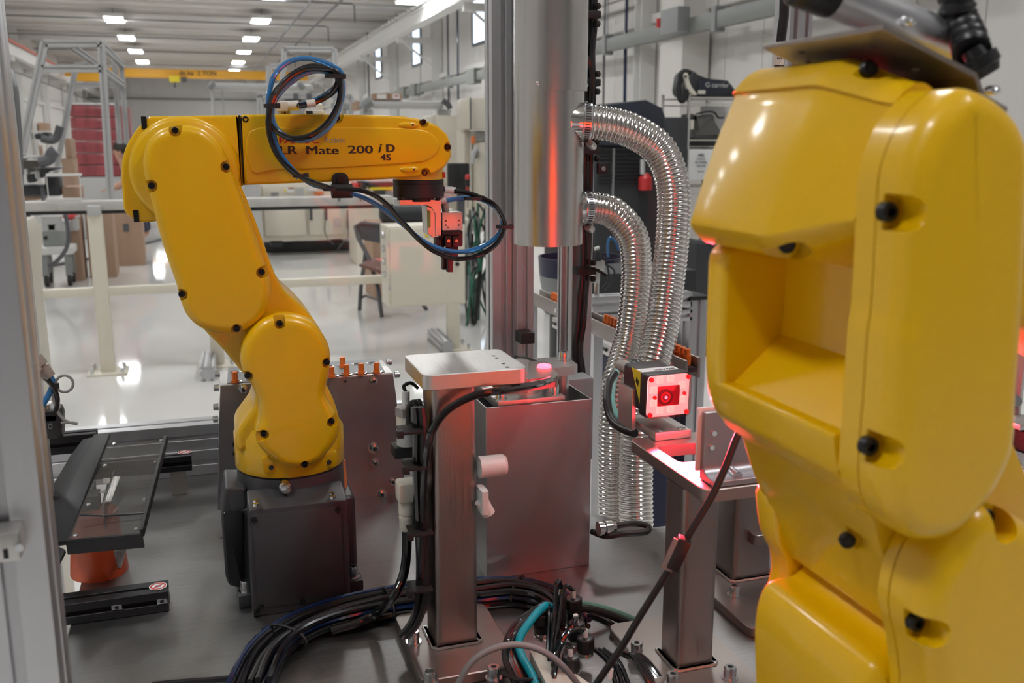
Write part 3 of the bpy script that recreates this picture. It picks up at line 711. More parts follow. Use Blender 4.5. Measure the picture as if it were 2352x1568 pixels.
# cable trunk tied along the left side of column A
ct = thing('cable_bundle', (ax0-.008, .955, T+.02), 'thick black cable bundle tied down the left side of the central column', 'cables')
for i in range(6):
    dx = (-6, 0, 6, -4, 4, 9)[i]; dy = (.0, .004, .0, .01, .012, -.003)[i]
    pp = [P(x+dx, y, Y=.955+dy) for x, y in ((958, 935), (962, 990), (962, 1080), (965, 1180), (970, 1290), (966, 1380), (950, 1430), (925, 1462))]
    MB().tube(crv(pp, 6), .0042, 8).build('cable', M['black'] if i % 2 else M['blackgloss'], ct)
for a, b in ((958, 1072), (967, 1222), (967, 1352), (945, 990)):
    q = P(a, b, Y=.947); MB().bb(q.x-.012, q.x+.012, .939, .968, q.z-.0015, q.z+.0015).build('cable_tie', M['blackm'], ct, bevel=.0006)
    MB().bb(q.x-.017, q.x-.010, .936, .944, q.z-.004, q.z+.004).build('tie_head', M['blackm'], ct, bevel=.001)
for i in range(4):
    pp = [P(938+i*5, 990, Y=1.0), P(938+i*6, 950, Y=1.0), P(941+i*6, 930-i*2, Y=.995), P(952+i*4, 925, Y=.99), P(960+i*3, 960, Y=.985), P(957+i*2, 1010, Y=.98)]
    MB().tube(crv(pp, 6), .003, 8).build('cable_loop', M['black'], ct)
q = P(934, 985, Y=1.02)
vs = thing('inline_filter', q, 'clear inline filter with hexagonal grey cap beside the central column', 'filter')
MB().cyl(q+V((0, 0, -.018)), q+V((0, 0, .006)), .0115, n=24).build('bowl', M['ltgrey'], vs)
MB().cyl(q+V((0, 0, .006)), q+V((0, 0, .016)), .0115, n=24).build('collar', M['creamp'], vs)
MB().cyl(q+V((0, 0, .016)), q+V((0, 0, .026)), .0125, n=6).build('hexagon_cap', M['greyp'], vs)
MB().cyl(q+V((0, 0, .026)), q+V((0, 0, .044)), .0045, n=12).build('stem', M['white'], vs)
MB().tube(crv([q+V((0, 0, .043)), q+V((-.002, 0, .05)), q+V((.006, 0, .053)), q+V((.014, 0, .046))], 5), .0022, 6).build('wire', M['black'], vs)
MB().bb(q.x-.016, q.x+.02, q.y-.01, q.y+.016, q.z-.031, q.z-.0185).build('base_block', M['blackm'], vs, bevel=.001)
# elbow fitting and black air tube
q = P(938, 1125, Y=.985)
el = thing('air_hose', P(860, 1400, Z=T), 'black air hose dropping from a white elbow beside the central column', 'hose')
e = MB(); e.box(q+V((.0, 0, 0)), (.026, .022, .0235)); e.build('elbow_fitting', M['creamp'], el, bevel=.004, seg=3)
MB().cyl(q+V((.008, 0, 0)), q+V((.024, 0, 0)), .0105, n=24).build('side_port', M['creamp'], el)
MB().lathe(q+V((-.002, 0, -.010)), q+V((-.002, 0, -.046)), [(0, .0095), (.45, .0095), (.45, .0085), (.55, .0085), (.55, .0092), (.95, .0088), (1, .008)], 24).build('collar', M['creamp'], el)
MB().tube(crv([q+V((-.002, 0, -.04)), P(935, 1210, Y=.985), P(934, 1270, Y=.985), P(925, 1325, Y=.985), P(900, 1375, Y=.98), P(865, 1408, Z=T+.02), P(820, 1430, Z=T+.012), P(760, 1448, Z=T+.008)], 10), .0055, 12).build('tube', M['blackgloss'], el)
# column B (right)
b0 = P(1557, 1560, Z=T); b1 = P(1640, 1545, Z=T)
bx0, bw_ = b0.x, b1.x-b0.x
by = .826
zB = 1.1015
cB = column(bx0, by, bw_, zB, 'square steel column right of centre carrying the red vision sensor', .010, (bx0-.032, bx0+bw_+.033), (.775, .94))
bl = [P(a, b, Z=T+.010) for a, b in ((1462, 1500), (1676, 1556), (1545, 1572))]
foot_bolts(cB, [(q.x, q.y) for q in bl], T+.010)
zBt = zB+.0135
pl = [P(1462, 1002, Z=zBt), P(1612, 1088, Z=zBt), P(1640, 1130, Z=zBt), P(1740, 1108, Z=zBt), P(1770, 1000, Z=zBt), P(1590, 975, Z=zBt), P(1500, 985, Z=zBt)]
_x, y1_ = P(1464, 1004, Z=zBt).x, P(1480, 990, Z=zBt).y
yn = P(1640, 1130, Z=zBt).y
xB0 = .4525; y1_ = .94; yn = .787
hp_ = rprism(xB0, bx0+.15, yn, y1_+.025, zB, zBt, .012).build('head_plate', M['plate'], cB, bevel=.0008, seg=1)
c_ = P(1575, 1040, Z=zBt)
cut(hp_, MB().slab(rnd_poly([V((c_.x-.022, c_.y-.028, zBt+.01)), V((c_.x+.03, c_.y-.028, zBt+.01)), V((c_.x+.03, c_.y+.03, zBt+.01)), V((c_.x-.022, c_.y+.03, zBt+.01))], .009), (0, 0, -.05)))
# rear tray bracket on column B's plate (galvanised angle)
ta = thing('angle_bracket', P(1640, 1110, Z=zBt), 'thick galvanised angle bracket standing on the right column plate', 'bracket')
a = P(1630, 1120, Y=yn+.012); zb2 = zBt+.0005; ztop = P(1622, 958, Y=yn+.012).z
xv = a.x
yu = yn+.026
fpts_ = [V((xv, yn+.003, zb2)), V((xv, yn+.003, zb2+.006)), V((xv, yu-.010, zb2+.0065)), V((xv, yu-.004, zb2+.009)), V((xv, yu-.001, zb2+.013)), V((xv, yu, zb2+.018)), V((xv, yu, ztop)), V((xv, yu+.007, ztop)), V((xv, yu+.007, zb2))]
MB().slab(fpts_, (.125, 0, 0)).build('angle', M['sheet'], ta, bevel=.0006, seg=1)
MB().bb(xv-.004, xv+.12, yu+.0075, yu+.0105, zb2+.008, ztop+.003).build('white_board', M['white'], ta, bevel=.0006)
for a, b in ((xv+.010, ztop-.022), (xv+.008, zb2+.034)):
    MB().cyl((a, yu, b), (a, yu-.002, b), .0028, n=14).build('rivet', M['bolt'], ta)
q = V((xv+.02, yu+.0035, ztop)); MB().cyl(q, q+V((0, 0, .0015)), .003, n=20).build('blue_button', M['blue'], ta)
for dx in (.03, .09): MB().lathe((xv+dx, yn+.010, zb2+.006), (xv+dx, yn+.025, zb2+.0075), [(0, .0055), (1, .005)], 20).build('countersunk_screw', M['bolt'], ta)
# vision sensor with red ring light
sp_ = P(1548, 1002, Z=zBt)
vc = thing('vision_sensor', P(1545, 995, Z=zBt), 'vision sensor with glowing red square ring light on the right column', 'camera')
zfoot = zBt+.010
yv = P(1520, 1012, Z=zBt).y
MB().slab([V((P(1505, 1010, Y=yv).x, yv, zBt+.0003)), V((P(1588, 1000, Y=yv).x, yv, zBt+.0003)), V((P(1588, 1000, Y=yv).x, yv, zfoot)), V((P(1505, 1010, Y=yv).x, yv, zfoot))], (0, .075, 0)).build('foot_plate', M['alucut'], vc, bevel=.0012)
xa_ = P(1500, 1010, Y=yv).x
for d in ((.014, .008), (.040, .008)):
    MB().lathe((xa_+d[0], yv+d[1], zfoot), (xa_+d[0], yv+d[1], zfoot+.0008), [(0, .005), (1, .0045)], 20).build('countersunk_screw', M['bolt'], vc)
MB().bb(xa_-.006, xa_-.0005, yv+.045, yv+.085, zBt+.0004, zfoot+.040).build('upright', M['alucut'], vc, bevel=.0012)
# body axis: looks towards the camera, slightly to the left
fc = P(1537, 909, Y=yv+.008)
dirv = V((.03, -1, -.03)).normalized(); rgt = V((0, 0, 1)).cross(dirv).normalized()*-1; upv = rgt.cross(dirv)*-1
if upv.z < 0: upv = -upv
rgt = dirv.cross(upv)*-1
if rgt.x < 0: rgt = -rgt
def face_pt(a, b, d=0): return fc + rgt*a + upv*b + dirv*d
hw, hh = .0280, .0255
def fslab(hw_, hh_, d0, dep, r, mt, nm, oa=0, ob=0, rr_=0., parent=vc):
    pts_ = rnd_poly([face_pt(oa-hw_, ob-hh_, d0), face_pt(oa+hw_, ob-hh_, d0), face_pt(oa+hw_, ob+hh_, d0), face_pt(oa-hw_, ob+hh_, d0)], r)
    return MB().slab(pts_, -dirv*dep, rr_).build(nm, M[mt] if isinstance(mt, str) else mt, parent)
fslab(hw, hh, -.004, .014, .004, 'black', 'front_housing', rr_=.002)
fslab(hw*.85, hh*.92, -.0185, .05, .004, 'black', 'rear_housing', rr_=.001)
yl = [face_pt(-hw*.86, hh*.93, -.025), face_pt(-hw*.86, hh*.93, -.048), face_pt(-hw*.86, -hh*.7, -.022)]
MB().slab(yl, -rgt*.0006).build('yellow_label', M['yel'], vc)
MB().slab([p-rgt*.0007 for p in (face_pt(-hw*.86, hh*.45, -.028), face_pt(-hw*.86, hh*.62, -.034), face_pt(-hw*.86, hh*.4, -.036), face_pt(-hw*.86, hh*.2, -.030))], -rgt*.0003).build('label_mark', M['ink'], vc)
redglass = mat('red_cover', (.95, .08, .10), .12, trans=.9, ior=1.2)
led = mat('led_board', (.9, .35, .35), .5, emit=(1., .42, .42), es=1.7)
ring = fslab(hw*.95, hh*.95, -.0025, .0013, .006, led, 'led_board')
def window(): pass
fslab(hw*.50, hh*.46, -.0008, .0015, .0015, mat('lens_window', (.12, .0, .01), .08, coat=.5, emit=(.5, .0, .02), es=.25), 'lens_window')
for r_, d_, mt in ((.0095, .0004, 'black'), (.0062, .0010, 'reds'), (.0042, .0016, 'black'), (.0018, .0022, 'redled')):
    a = face_pt(-hw*.17, -.001, d_-.001); MB().cyl(a, a+dirv*.0008, r_, n=28).build('lens_ring', M[mt], vc)
sq = mat('led_lens', (1, .55, .5), .3, emit=(1, .62, .55), es=1.5)
for a, b in ((-.42, .78), (.08, .80), (.62, .45), (.64, -.25), (.14, -.68), (-.68, .32), (-.66, -.3), (-.36, -.68)):
    fslab(.0038, .0038, -.0008, .0012, .0008, sq, 'led_lens', a*hw, b*hh*.97)
for a, b in ((-.84, .82), (.84, .82), (-.84, -.82), (.84, -.82), (-.66, -.02), (.70, .06)):
    p_ = face_pt(a*hw, b*hh, -.001); MB().cyl(p_, p_+dirv*.0022, .0028 if abs(b) > .5 else .0022, n=16).build('corner_screw', M['reds'], vc)
fslab(hw, hh, .0018, .0012, .006, glassmat('red_cover_glass', (1, .72, .72)), 'front_cover')
MB().slab([face_pt(-hw*.86, hh*.93, -.0365), face_pt(hw*.86, hh*.93, -.0365), face_pt(hw*.86, hh*.93, -.020), face_pt(-hw*.86, hh*.93, -.020)], upv*.0006).build('white_label', M['paper'], vc)
text('70RVSN', 'label_lettering', M['ink'], face_pt(hw*.75, hh*.935+.0008, -.023), -rgt, -dirv*1, .008, vc, depth=.0001)
for dx, px_ in ((0, 0), (.017, 1)):
    a = face_pt(-hw*.55+dx, hh*.55, -.0685)
    MB().lathe(a, a-dirv*.03, [(0, .0075), (.3, .0075), (.3, .0068), (.5, .0085), (1, .006)], 20).build('connector', M['greyp'] if px_ == 0 else M['black'], vc)
redl = bpy.data.lights.new('red_ring_light', 'AREA'); redl.shape = 'SQUARE'; redl.size = .045; redl.color = (1, .035, .06); redl.energy = RED; redl.spread = math.radians(105)
ro = bpy.data.objects.new('red_ring_light', redl); scn.collection.objects.link(ro)
ro.location = face_pt(0, 0, .004); ro.rotation_euler = dirv.to_track_quat('-Z', 'Y').to_euler()
# cables of the vision sensor
tag(MB().tube(crv([P(1412, 858, Y=1.17), P(1399, 880, Y=1.15), P(1395, 920, Y=1.12), P(1403, 960, Y=1.09), P(1425, 982, Y=1.06), P(1458, 995, Y=1.03)], 10), .0056, 12).build('sensor_cable', M['black']), 'thick black sensor cable curving down from the vision sensor', 'cable')
tag(MB().tube(crv([P(1418, 850, Y=1.19), P(1409, 880, Y=1.18), P(1406, 920, Y=1.16), P(1416, 955, Y=1.13), P(1440, 978, Y=1.10)], 10), .0042, 12).build('sensor_cable', M['cyanp']), 'pale turquoise cable behind the black sensor cable', 'cable')
# column C (rear right, mostly hidden by the right robot)
c0 = P(1735, 1385, Z=T+.012)
cC = column(c0.x+.005, .99, .055, T+.155, 'short dark steel column behind the right robot', .012, (c0.x-.04, c0.x+.075), (.875, 1.075))
for a, b in ((1686, 1366), (1757, 1448)):
    q = P(a, b, Z=T+.012); foot_bolts(cC, [(q.x, q.y)], T+.012)
q = P(1735, 1232, Y=.975)
rprism(q.x, q.x+.1, .975, 1.055, q.z-.014, q.z+.001, .006).build('head_plate', M['plate'], cC, bevel=.0008, seg=1)
# ================================================================ left robot
Y1 = 1.125
def ol(pts, Y, n=4): return crv(PY(Y, pts), n, True)
def onto(pts, Y0, Y):         # trace in plane Y0, keep x and z, move to plane Y
    return [V((p.x, Y, p.z)) for p in PY(Y0, pts)]
def pocket_cutter(pts, Y, r=.0085, depth=.009, dirs=None):
    out = []
    for i, (a, b) in enumerate(pts):
        m = MB(); c = P(a, b, Y=Y); d = V((dirs[i][0], 0, -dirs[i][1])).normalized() if dirs else V((1, 0, 0))
        s = V((-d.z, 0, d.x)); ring = []
        for k in range(13):
            an = math.pi/2 + math.pi*k/12; ring.append(c + d*math.cos(an)*r + s*math.sin(an)*r)
        ring += [c + d*r*3 - s*r, c + d*r*3 + s*r]
        m.slab([p - V((0, .02, 0)) for p in ring], (0, .02+depth, 0)); out.append(m)
    return out
def cap_screws(parent, pts, Y, r=.0045, dep=.009):
    for a, b in pts:
        c = P(a, b, Y=Y)
        c.y += dep+.0005
        m = MB(); n = 20
        rings = [[c + V((math.cos(2*math.pi*i/n)*q, yy, math.sin(2*math.pi*i/n)*q)) for i in range(n)] for q, yy in ((r, 0), (r, -.0048), (r*.85, -.0056), (r*.5, -.0056), (r*.46, -.003))]
        m.loft(rings).build('cap_screw', M['screw'], parent)
R1 = thing('robot_arm', P(665, 1400, Y=1.2).xz.to_3d() if False else (.088, 1.2, T), 'left yellow robot arm with grey base and forearm stretched to the right', 'robot', 'yellow robot arms of the cell')
# lower arm cover
cov = [(423,286),(464,295),(495,319),(515,347),(530,383),(566,477),(612,610),(624,655),(622,692),(607,725),(582,750),(545,766),(505,767),(462,756),(432,730),(415,695),(405,655),(372,559),(334,418),(327,383),(329,352),(340,323),(362,301),(390,290)]
c1 = MB().slab(ol(cov, Y1+.008), (0, .024, 0), .011, 6).build('lower_arm_cover', M['yellow'], R1)
sc = [(402,299),(520,383),(347,427),(602,626),(417,677),(544,757)]
dr_ = [(-.3,-1),(1,-.3),(-1,.3),(1,-.3),(-1,.3),(.3,1)]
dr_ = [(0.25,-1),(1,-.35),(-1,.3),(1,-.4),(-1,.35),(.2,1)]
cut(c1, pocket_cutter(sc, Y1+.008,   .0066, .0085, dr_)); cap_screws(R1, sc, Y1+.008, .0037, .0085)
arm = [(500,330),(553,426),(592,520),(630,625),(655,668),(690,700),(725,740),(752,790),(755,830),(735,890),(690,925),(640,925),(600,900),(560,860),(505,795),(468,757),(420,690),(365,440),(400,330)]
MB().slab(ol(arm, Y1+.035, 5), (0, .125, 0), .005, 4).build('lower_arm_casting', M['yellow'], R1)
# elbow
elb = [(343,267),(549,264),(561,424),(540,440),(470,480),(357,509),(319,512),(293,495),(284,482),(278,403),(280,362),(293,327),(314,295)]
MB().slab(rnd_poly(PY(Y1+.045, elb), [.002,.001,.001,.006,.01,.004,.01,.01,.01,.02,.01,.01,.006]), (0, .115, 0), .0035, 4).build('elbow_housing', M['yellow'], R1)
ctr = P(425, 392, Y=Y1+.033); rad = (P(553, 392, Y=Y1+.033).x-ctr.x)
MB().lathe((ctr.x, Y1+.046, ctr.z), (ctr.x, Y1+.033, ctr.z), [(0, rad), (.3, rad*.995), (.7, rad*.97), (1, rad*.9)], 72).build('elbow_boss', M['yellow'], R1, smooth=50)
for a, b in ((331, 282), (313, 496)):
    q = P(a, b, Y=Y1+.047); MB().bb(q.x-.003, q.x+.003, q.y-.003, q.y+.004, q.z-.007, q.z+.007).build('cap_screw', M['screw'], R1, bevel=.0008)
# forearm
fa = [(555,263),(640,262),(750,262),(860,264),(930,267),(975,275),(1005,288),(1027,308),(1039,335),(1036,362),(1022,384),(1000,398),(975,405),(900,411),(800,416),(700,420),(562,425)]
YF = Y1+.040
fr_ = MB().slab(rnd_poly(PY(YF, fa), [.0012]+[.0]*15+[.0012]), (0, .10, 0), .0035, 4).build('forearm', M['yellow'], R1)
pan = [(575,300),(700,295),(784,292),(900,293),(955,296),(985,303),(1003,318),(1010,335),(1003,353),(985,366),(960,373),(850,381),(750,387),(640,390),(578,393)]
MB().slab(crv(PY(YF-.0016, pan), 4, True), (0, .004, 0), .0016, 3).build('forearm_panel', M['yellow'], R1)
fs = [(563,273),(775,271),(974,280),(1031,338),(977,397),(571,413)]
fd = [(-1,-1),(0.4,-1),(.2,-1),(1,.1),(.3,1),(-1,1)]
cut(fr_, pocket_cutter(fs, YF, .0062, .007, fd)); cap_screws(R1, fs, YF, .0037, .007)
cap_screws(R1, [(564, 274)], YF, .0037, .0045)
for a, b in ((938, 287), (941, 389)):
    q = P(a, b, Y=YF); MB().ball(q, .0075, 14, (1.7, .35, .55)).build('sensor_bump', M['yellow'], R1)
    q2 = P(a+10, b, Y=YF-.0018); MB().cyl(q2-V((0, .0012, 0)), q2+V((0, .002, 0)), .0013, n=10).build('bump_hole', M['dark'], R1)
# lettering on the forearm
def ftext(body, m, px_, py_, h, sx, bold=0., shear=0., nm='lettering'):
    o_ = P(px_, py_, Y=YF-.0019); h_ = (P(px_, py_-h, Y=YF).z-P(px_, py_, Y=YF).z)/.70
    return text(body, nm, M[m], o_, (1, 0, -.000), (0, 0, 1), h_, R1, .00012, sx=sx, bold=bold*h_*3, shear=shear)
ftext('FANUC', 'redtext', 640, 329, 14, 1.42, .010)
ftext('Robot', 'greytext', 744, 328, 14, .98, 0)
ftext('LR', 'ink', 641, 354, 19, 1.42, .012)
ftext('Mate', 'ink', 702, 354, 19, 1.42, .012)
ftext('200', 'ink', 799, 352, 18, 1.55, .012)
ftext('i', 'ink', 868, 350, 21, .9, .012, .3)
ftext('D', 'ink', 886, 349, 18, 1.15, .018)
ftext('4S', 'ink', 874, 368, 14, 1.3, .018)
# black gap between elbow and forearm
q0, q1 = P(549, 264, Y=YF), P(562, 425, Y=YF)
MB().slab([q0+V((.0003, .003, 0)), q0+V((.0016, .003, 0)), q1+V((.0004, .003, 0)), q1+V((-.0008, .003, 0))], (0, .09, 0)).build('joint_gap', M['blackm'], R1)
# wrist
wq = P(961, 420, Y=YF+.035); wr = (P(1018, 420, Y=YF+.035).x - P(904, 420, Y=YF+.035).x)/2
zt_ = P(961, 402, Y=YF+.01).z; z1 = P(961, 414, Y=YF+.035-wr).z; z2 = P(961, 456, Y=YF+.035-wr).z
MB().cyl((wq.x, wq.y, z1), (wq.x, wq.y, zt_+.012), wr*.98, n=64).build('wrist', M['yellow'], R1, bevel=.001)
fl = MB().lathe((wq.x, wq.y, z2), (wq.x, wq.y, z1-.0003), [(0, wr*.98), (.03, wr), (.76, wr), (.77, wr*.985), (.80, wr*.985), (.81, wr), (1, wr)], 72).build('black_flange', M['blackano'], R1)
for i in range(6):
    a = i*math.pi/3+.3; MB().cyl((wq.x+math.cos(a)*wr*.86, wq.y+math.sin(a)*wr*.86, z2-.0035), (wq.x+math.cos(a)*wr*.86, wq.y+math.sin(a)*wr*.86, z2), .0028, n=12).build('flange_screw', M['screw'], fl)
q = P(1018, 402, Y=YF+.03); MB().bb(q.x-.003, q.x+.0005, q.y-.01, q.y+.01, q.z-.003, q.z+.004).build('warning_sticker', M['reds'], R1)
# shoulder cover (figure of eight)
sh = [(651,724),(690,730),(722,745),(745,772),(758,800),(761,830),(756,870),(750,900),(757,925),(772,948),(782,972),(782,992),(773,1018),(752,1047),(728,1067),(697,1078),(662,1077),(632,1063),(603,1038),(589,1015),(589,990),(597,960),(594,925),(578,887),(560,858),(553,828),(558,795),(573,766),(597,741),(624,727)]
s1 = MB().slab(ol(sh, Y1), (0, .05, 0), .012, 7).build('shoulder_cover', M['yellow'], R1)
ss = [(643,744),(752,834),(569,865),(763,970),(606,999),(701,1070)]
sd = [(-.05,-1),(1,-.1),(-1,.2),(1,-.5),(-1,.4),(.1,1)]
cut(s1, pocket_cutter(ss, Y1, .0062, .0085, sd)); cap_screws(R1, ss, Y1, .0037, .0085)
# turret
Yc = 1.205
zr = P(665, 1101, Y=1.132).z; tx0, tx1 = P(540, 1060, Y=Yc).x, P(790, 1050, Y=Yc).x
tx, tr_ = (tx0+tx1)/2, (tx1-tx0)/2
ztop_ = P(560, 1000, Y=Yc).z
MB().lathe((tx, Yc, zr), (tx, Yc, ztop_+.02), [(0, tr_*.985), (.03, tr_), (.75, tr_), (.95, tr_*.9), (1, tr_*.8)], 96).build('turret', M['yellow'], R1)
tu = [(543,1040),(543,1000),(549,984),(565,962),(583,938),(588,905),(600,860),(740,860),(752,888),(766,915),(776,945),(784,975),(786,1040)]
MB().slab(rnd_poly(PY(1.165, tu), .008), (0, .085, 0), .008, 4).build('turret_casting', M['yellow'], R1)
for a, b in ((623, 1073), (756, 1061)):
    q = P(a, b, Y=1.15); y_ = Yc-math.sqrt(max(1e-6, tr_**2-(q.x-tx)**2))
    q = P(a, b, Y=y_-.002); m_ = rnd_poly([q+V((-.011, 0, .013)), q+V((.011, 0, .013)), q+V((.009, 0, -.007)), q+V((-.009, 0, -.007))], .005)
    MB().slab(m_, (0, .02, 0), .001, 2).build('lug', M['yellow'], R1)
    MB().cyl(q-V((0, .0012, 0)), q+V((0, .002, 0)), .003, n=14).build('lug_hole', M['dark'], R1)
for b in (1020, 1040): q = P(540, b, Y=Yc); MB().cyl(q-V((.003, 0, 0)), q+V((.003, 0, 0)), .003, n=12).build('side_screw', M['screw'], R1)
q = P(554, 998, Y=1.16)
# grey base
zb0 = P(665, 1140, Y=1.135).z
gb = MB().lathe((tx, Yc, T+.10), (tx, Yc, zr-.0006), [(0, tr_*1.0), (.5, tr_*.985), (.96, tr_*.975), (.97, tr_*.94), (1, tr_*.94)], 96).build('base_drum', M['dkgrey'], R1)
YBf = P(585, 1417, Z=T).y
bx0_, bx1_ = P(585, 1415, Y=YBf).x-.003, P(806, 1389, Y=YBf).x
tl, trr = P(571, 1173, Y=YBf), P(797, 1150, Y=YBf)
bb_ = MB().hexa([(bx0_+.001, YBf, T), (bx1_, YBf, T), (bx1_, YBf+.06, T), (bx0_, YBf+.06, T), (tl.x, YBf, tl.z), (trr.x, YBf, tl.z), (trr.x, YBf+.045, tl.z+.010), (tl.x, YBf+.045, tl.z+.010)]).build('base_box', M['dkgrey'], R1, bevel=.003)
MB().bb(tx-.072, tx+.076, YBf+.06, Yc+.09, T, T+.118).build('base_body', M['dkgrey'], R1, bevel=.010, seg=3)
p0, p1, p2, p3 = (579, 1183), (783, 1162), (792, 1372), (592, 1398)
cvp = MB().slab([P(*p, Y=YBf-.0012) for p in (p0, p1, p2, p3)], (0, .0025, 0), .0006, 2).build('cover_plate', M['dkgrey'], R1)
for a, b in ((583, 1193), (776, 1171), (785, 1369), (600, 1394), (695, 1381), (589, 1408)):
    q = P(a, b, Y=YBf-.0015); MB().lathe(q+V((0, .0015, 0)), q-V((0, .0022, 0)), [(0, .0036), (.6, .0036), (1, .003)], 16).build('cover_screw', M['screw'], R1)
    MB().cyl(q-V((0, .0023, 0)), q-V((0, .0020, 0)), .0017, n=6).build('hex_recess', M['blackm'], R1)
q = P(655, 1118, Y=YBf+.028)
hb = MB().lathe(q+V((0, .012, 0)), q-V((0, .006, 0)), [(0, .0078), (.55, .0078), (.55, .0078), (.85, .0078), (1, .006)], 24).build('hexagon_plug', M['bolt'], R1)
MB().cyl(q-V((0, .006, 0)), q-V((0, .010, 0)), .0066, n=6).build('hexagon_head', M['bolt'], R1, bevel=.0006)
for a, b in ((588, 1150), (762, 1134), (588, 1158), (764, 1141)):
    q = P(a, b, Z=tl.z+.007); MB().cyl(q-V((0, 0, .002)), q+V((0, 0, .0015)), .0035, n=18).build('threaded_insert', M['bolt'], R1)
# side connector box on the left
a, b = P(507, 1185, Y=1.165), P(566, 1185, Y=1.165)
sbx = [(517,1120),(566,1120),(566,1355),(526,1345),(518,1325),(508,1190)]
MB().slab(rnd_poly(PY(1.165, sbx), .004), (0, .07, 0), .003, 3).build('side_box', M['dkgrey'], R1)
MB().slab(rnd_poly(PY(1.16, [(512,1178),(560,1175),(560,1345),(524,1337)]), .003), (0, .01, 0), .002, 2).build('side_connector', M['black'], R1)
# feet with bolts
for (a, b, y_) in ((565, 1350, 1.142), (810, 1318, 1.145)):
    q = P(a, b, Y=y_)
    MB().bb(q.x-.010, q.x+.012, y_-.012, y_+.014, T, q.z-.004).build('foot', M['dkgrey'], R1, bevel=.003)
    socket_bolt((q.x, y_, q.z-.004), .0068, .015, 'anchor_bolt', R1)
q = P(790, 1085, Y=Yc-.02)
q0, q1 = (787, 1060), (794, 1125)
pts_ = [P(786, 1062, Y=Yc-.016), P(791, 1055, Y=Yc-.004), P(796, 1118, Y=Yc-.004), P(791, 1124, Y=Yc-.016)]
MB().slab(pts_, (.0015, .001, 0)).build('warning_label', M['orng'], R1)
# top fittings and lamp dome on the forearm
for a, b in ((648, 256), (660, 256)):
    q = P(a, b, Y=YF+.03); MB().cyl(q+V((0, 0, -.006)), q+V((0, 0, .004)), .0036, n=6).build('brass_port', M['brass'], R1)
q = P(655, 244, Y=YF+.03)
ft = MB().cyl(P(643, 244, Y=YF+.03), P(686, 242, Y=YF+.03), .0058, n=20); ft.box(P(648, 245, Y=YF+.03), (.012, .012, .011)); ft.build('air_fitting', M['creamp'], R1, bevel=.001)
q = P(723, 250, Y=YF+.04)
MB().lathe(q+V((0, 0, -.006)), q+V((0, 0, .007)), [(0, .0125), (.25, .0125), (.3, .0100), (.85, .0095), (1, .007)], 32).build('dome_cap', M['white'], R1)
MB().bb(q.x-.012, q.x-.005, q.y-.02, q.y-.01, q.z-.008, q.z-.003).build('small_block', M['dark'], R1)
# ---------------------------------------------------------------- gripper
G = thing('gripper', (wq.x, wq.y, z2-.03), 'small parallel gripper on an angled aluminium bracket under the left robot flange', 'gripper')
YG = wq.y-.016
MB().cyl((wq.x, wq.y, z2-.005), (wq.x, wq.y, z2-.0002), wr*.62, n=40).build('adapter_disc', M['blackano'], G)
brk = [(917,459),(1013,458),(1014,541),(1001,542),(1000,490),(990,474),(975,471),(918,472)]
MB().slab(rnd_poly(PY(YG, brk), [.0006]*3+[.0006,.002,.004,.004,.0006]), (0, .034, 0)).build('angle_bracket', M['alucut'], G, bevel=.0005, seg=1)
rib = [(980,474),(1000,480),(1001,540),(996,545),(983,534),(980,500)]
MB().slab(PY(YG+.002, [(980,473),(997,480),(1001,500),(1001,545),(995,546),(983,536)]), (0, .030, 0)).build('gusset', M['alucut'], G, bevel=.0005, seg=1)
MB().slab(PY(YG+.0012, [(981,482),(989,485),(989,522),(982,524)]), (0, .001, 0)).build('green_tag', M['green'], G)
a, b = P(1015, 488, Y=YG), P(1063, 528, Y=YG)
gblk = MB().bb(a.x+.0004, b.x, YG, YG+.026, b.z, a.z).build('valve_block', M['alucut'], G, bevel=.0006)
for px_, py_ in ((1024, 507), (1054, 506), (1024, 517), (1054, 517), (1029, 522)):
    q = P(px_, py_, Y=YG-.0002); MB().cyl(q+V((0, .001, 0)), q-V((0, .0003, 0)), .0011, n=10).build('hole', M['dark'], gblk)
a, b = P(1015, 530, Y=YG), P(1063, 567, Y=YG)
gbod = rnd_poly(PY(YG, [(1016,530),(1063,530),(1063,563),(1058,567),(1054,566),(1054,540),(1016,540)]), .0008)
MB().slab(gbod, (0, .024, 0)).build('gripper_body', M['blackano'], G, bevel=.0005)
a, b = P(1016, 541, Y=YG), P(1053, 566, Y=YG); MB().bb(a.x, b.x, YG+.004, YG+.022, b.z, a.z).build('rail_block', M['blackano'], G)
for px_ in (1022, 1040):
    a, b = P(px_, 542, Y=YG), P(px_+14, 566, Y=YG); jw = MB().bb(a.x, b.x, YG-.001, YG+.012, b.z, a.z).build('jaw', M['blackano'], G, bevel=.0005)
    q = P(px_+8, 553, Y=YG-.001); MB().lathe(q+V((0, .001, 0)), q-V((0, .0012, 0)), [(0, .0022), (1, .0018)], 14).build('jaw_screw', M['chrome'], jw)
    MB().cyl(q-V((0, .0013, 0)), q-V((0, .0010, 0)), .0009, n=6).build('screw_recess', M['dark'], jw)
for i, pp in enumerate(([(1027,566),(1053,566),(1053,590),(1042,592),(1041,625),(1028,625)], [(1017,575),(1024,575),(1025,619),(1017,620)])):
    MB().slab(PY(YG+.002+i*.008, pp), (0, .009, 0)).build('finger', M['blackano'], G, bevel=.0006)
q = P(1037, 579, Y=YG+.0015); MB().cyl(q+V((0, .001, 0)), q-V((0, .0008, 0)), .0018, n=14).build('finger_pin', M['chrome'], G)
a, b = P(999, 545, Y=YG+.012), P(1015, 580, Y=YG+.012)
for i in range(5): MB().bb(a.x+.0022*i, a.x+.0022*i+.0014, YG+.004, YG+.02, b.z, a.z).build('rib', M['blackm'], G)
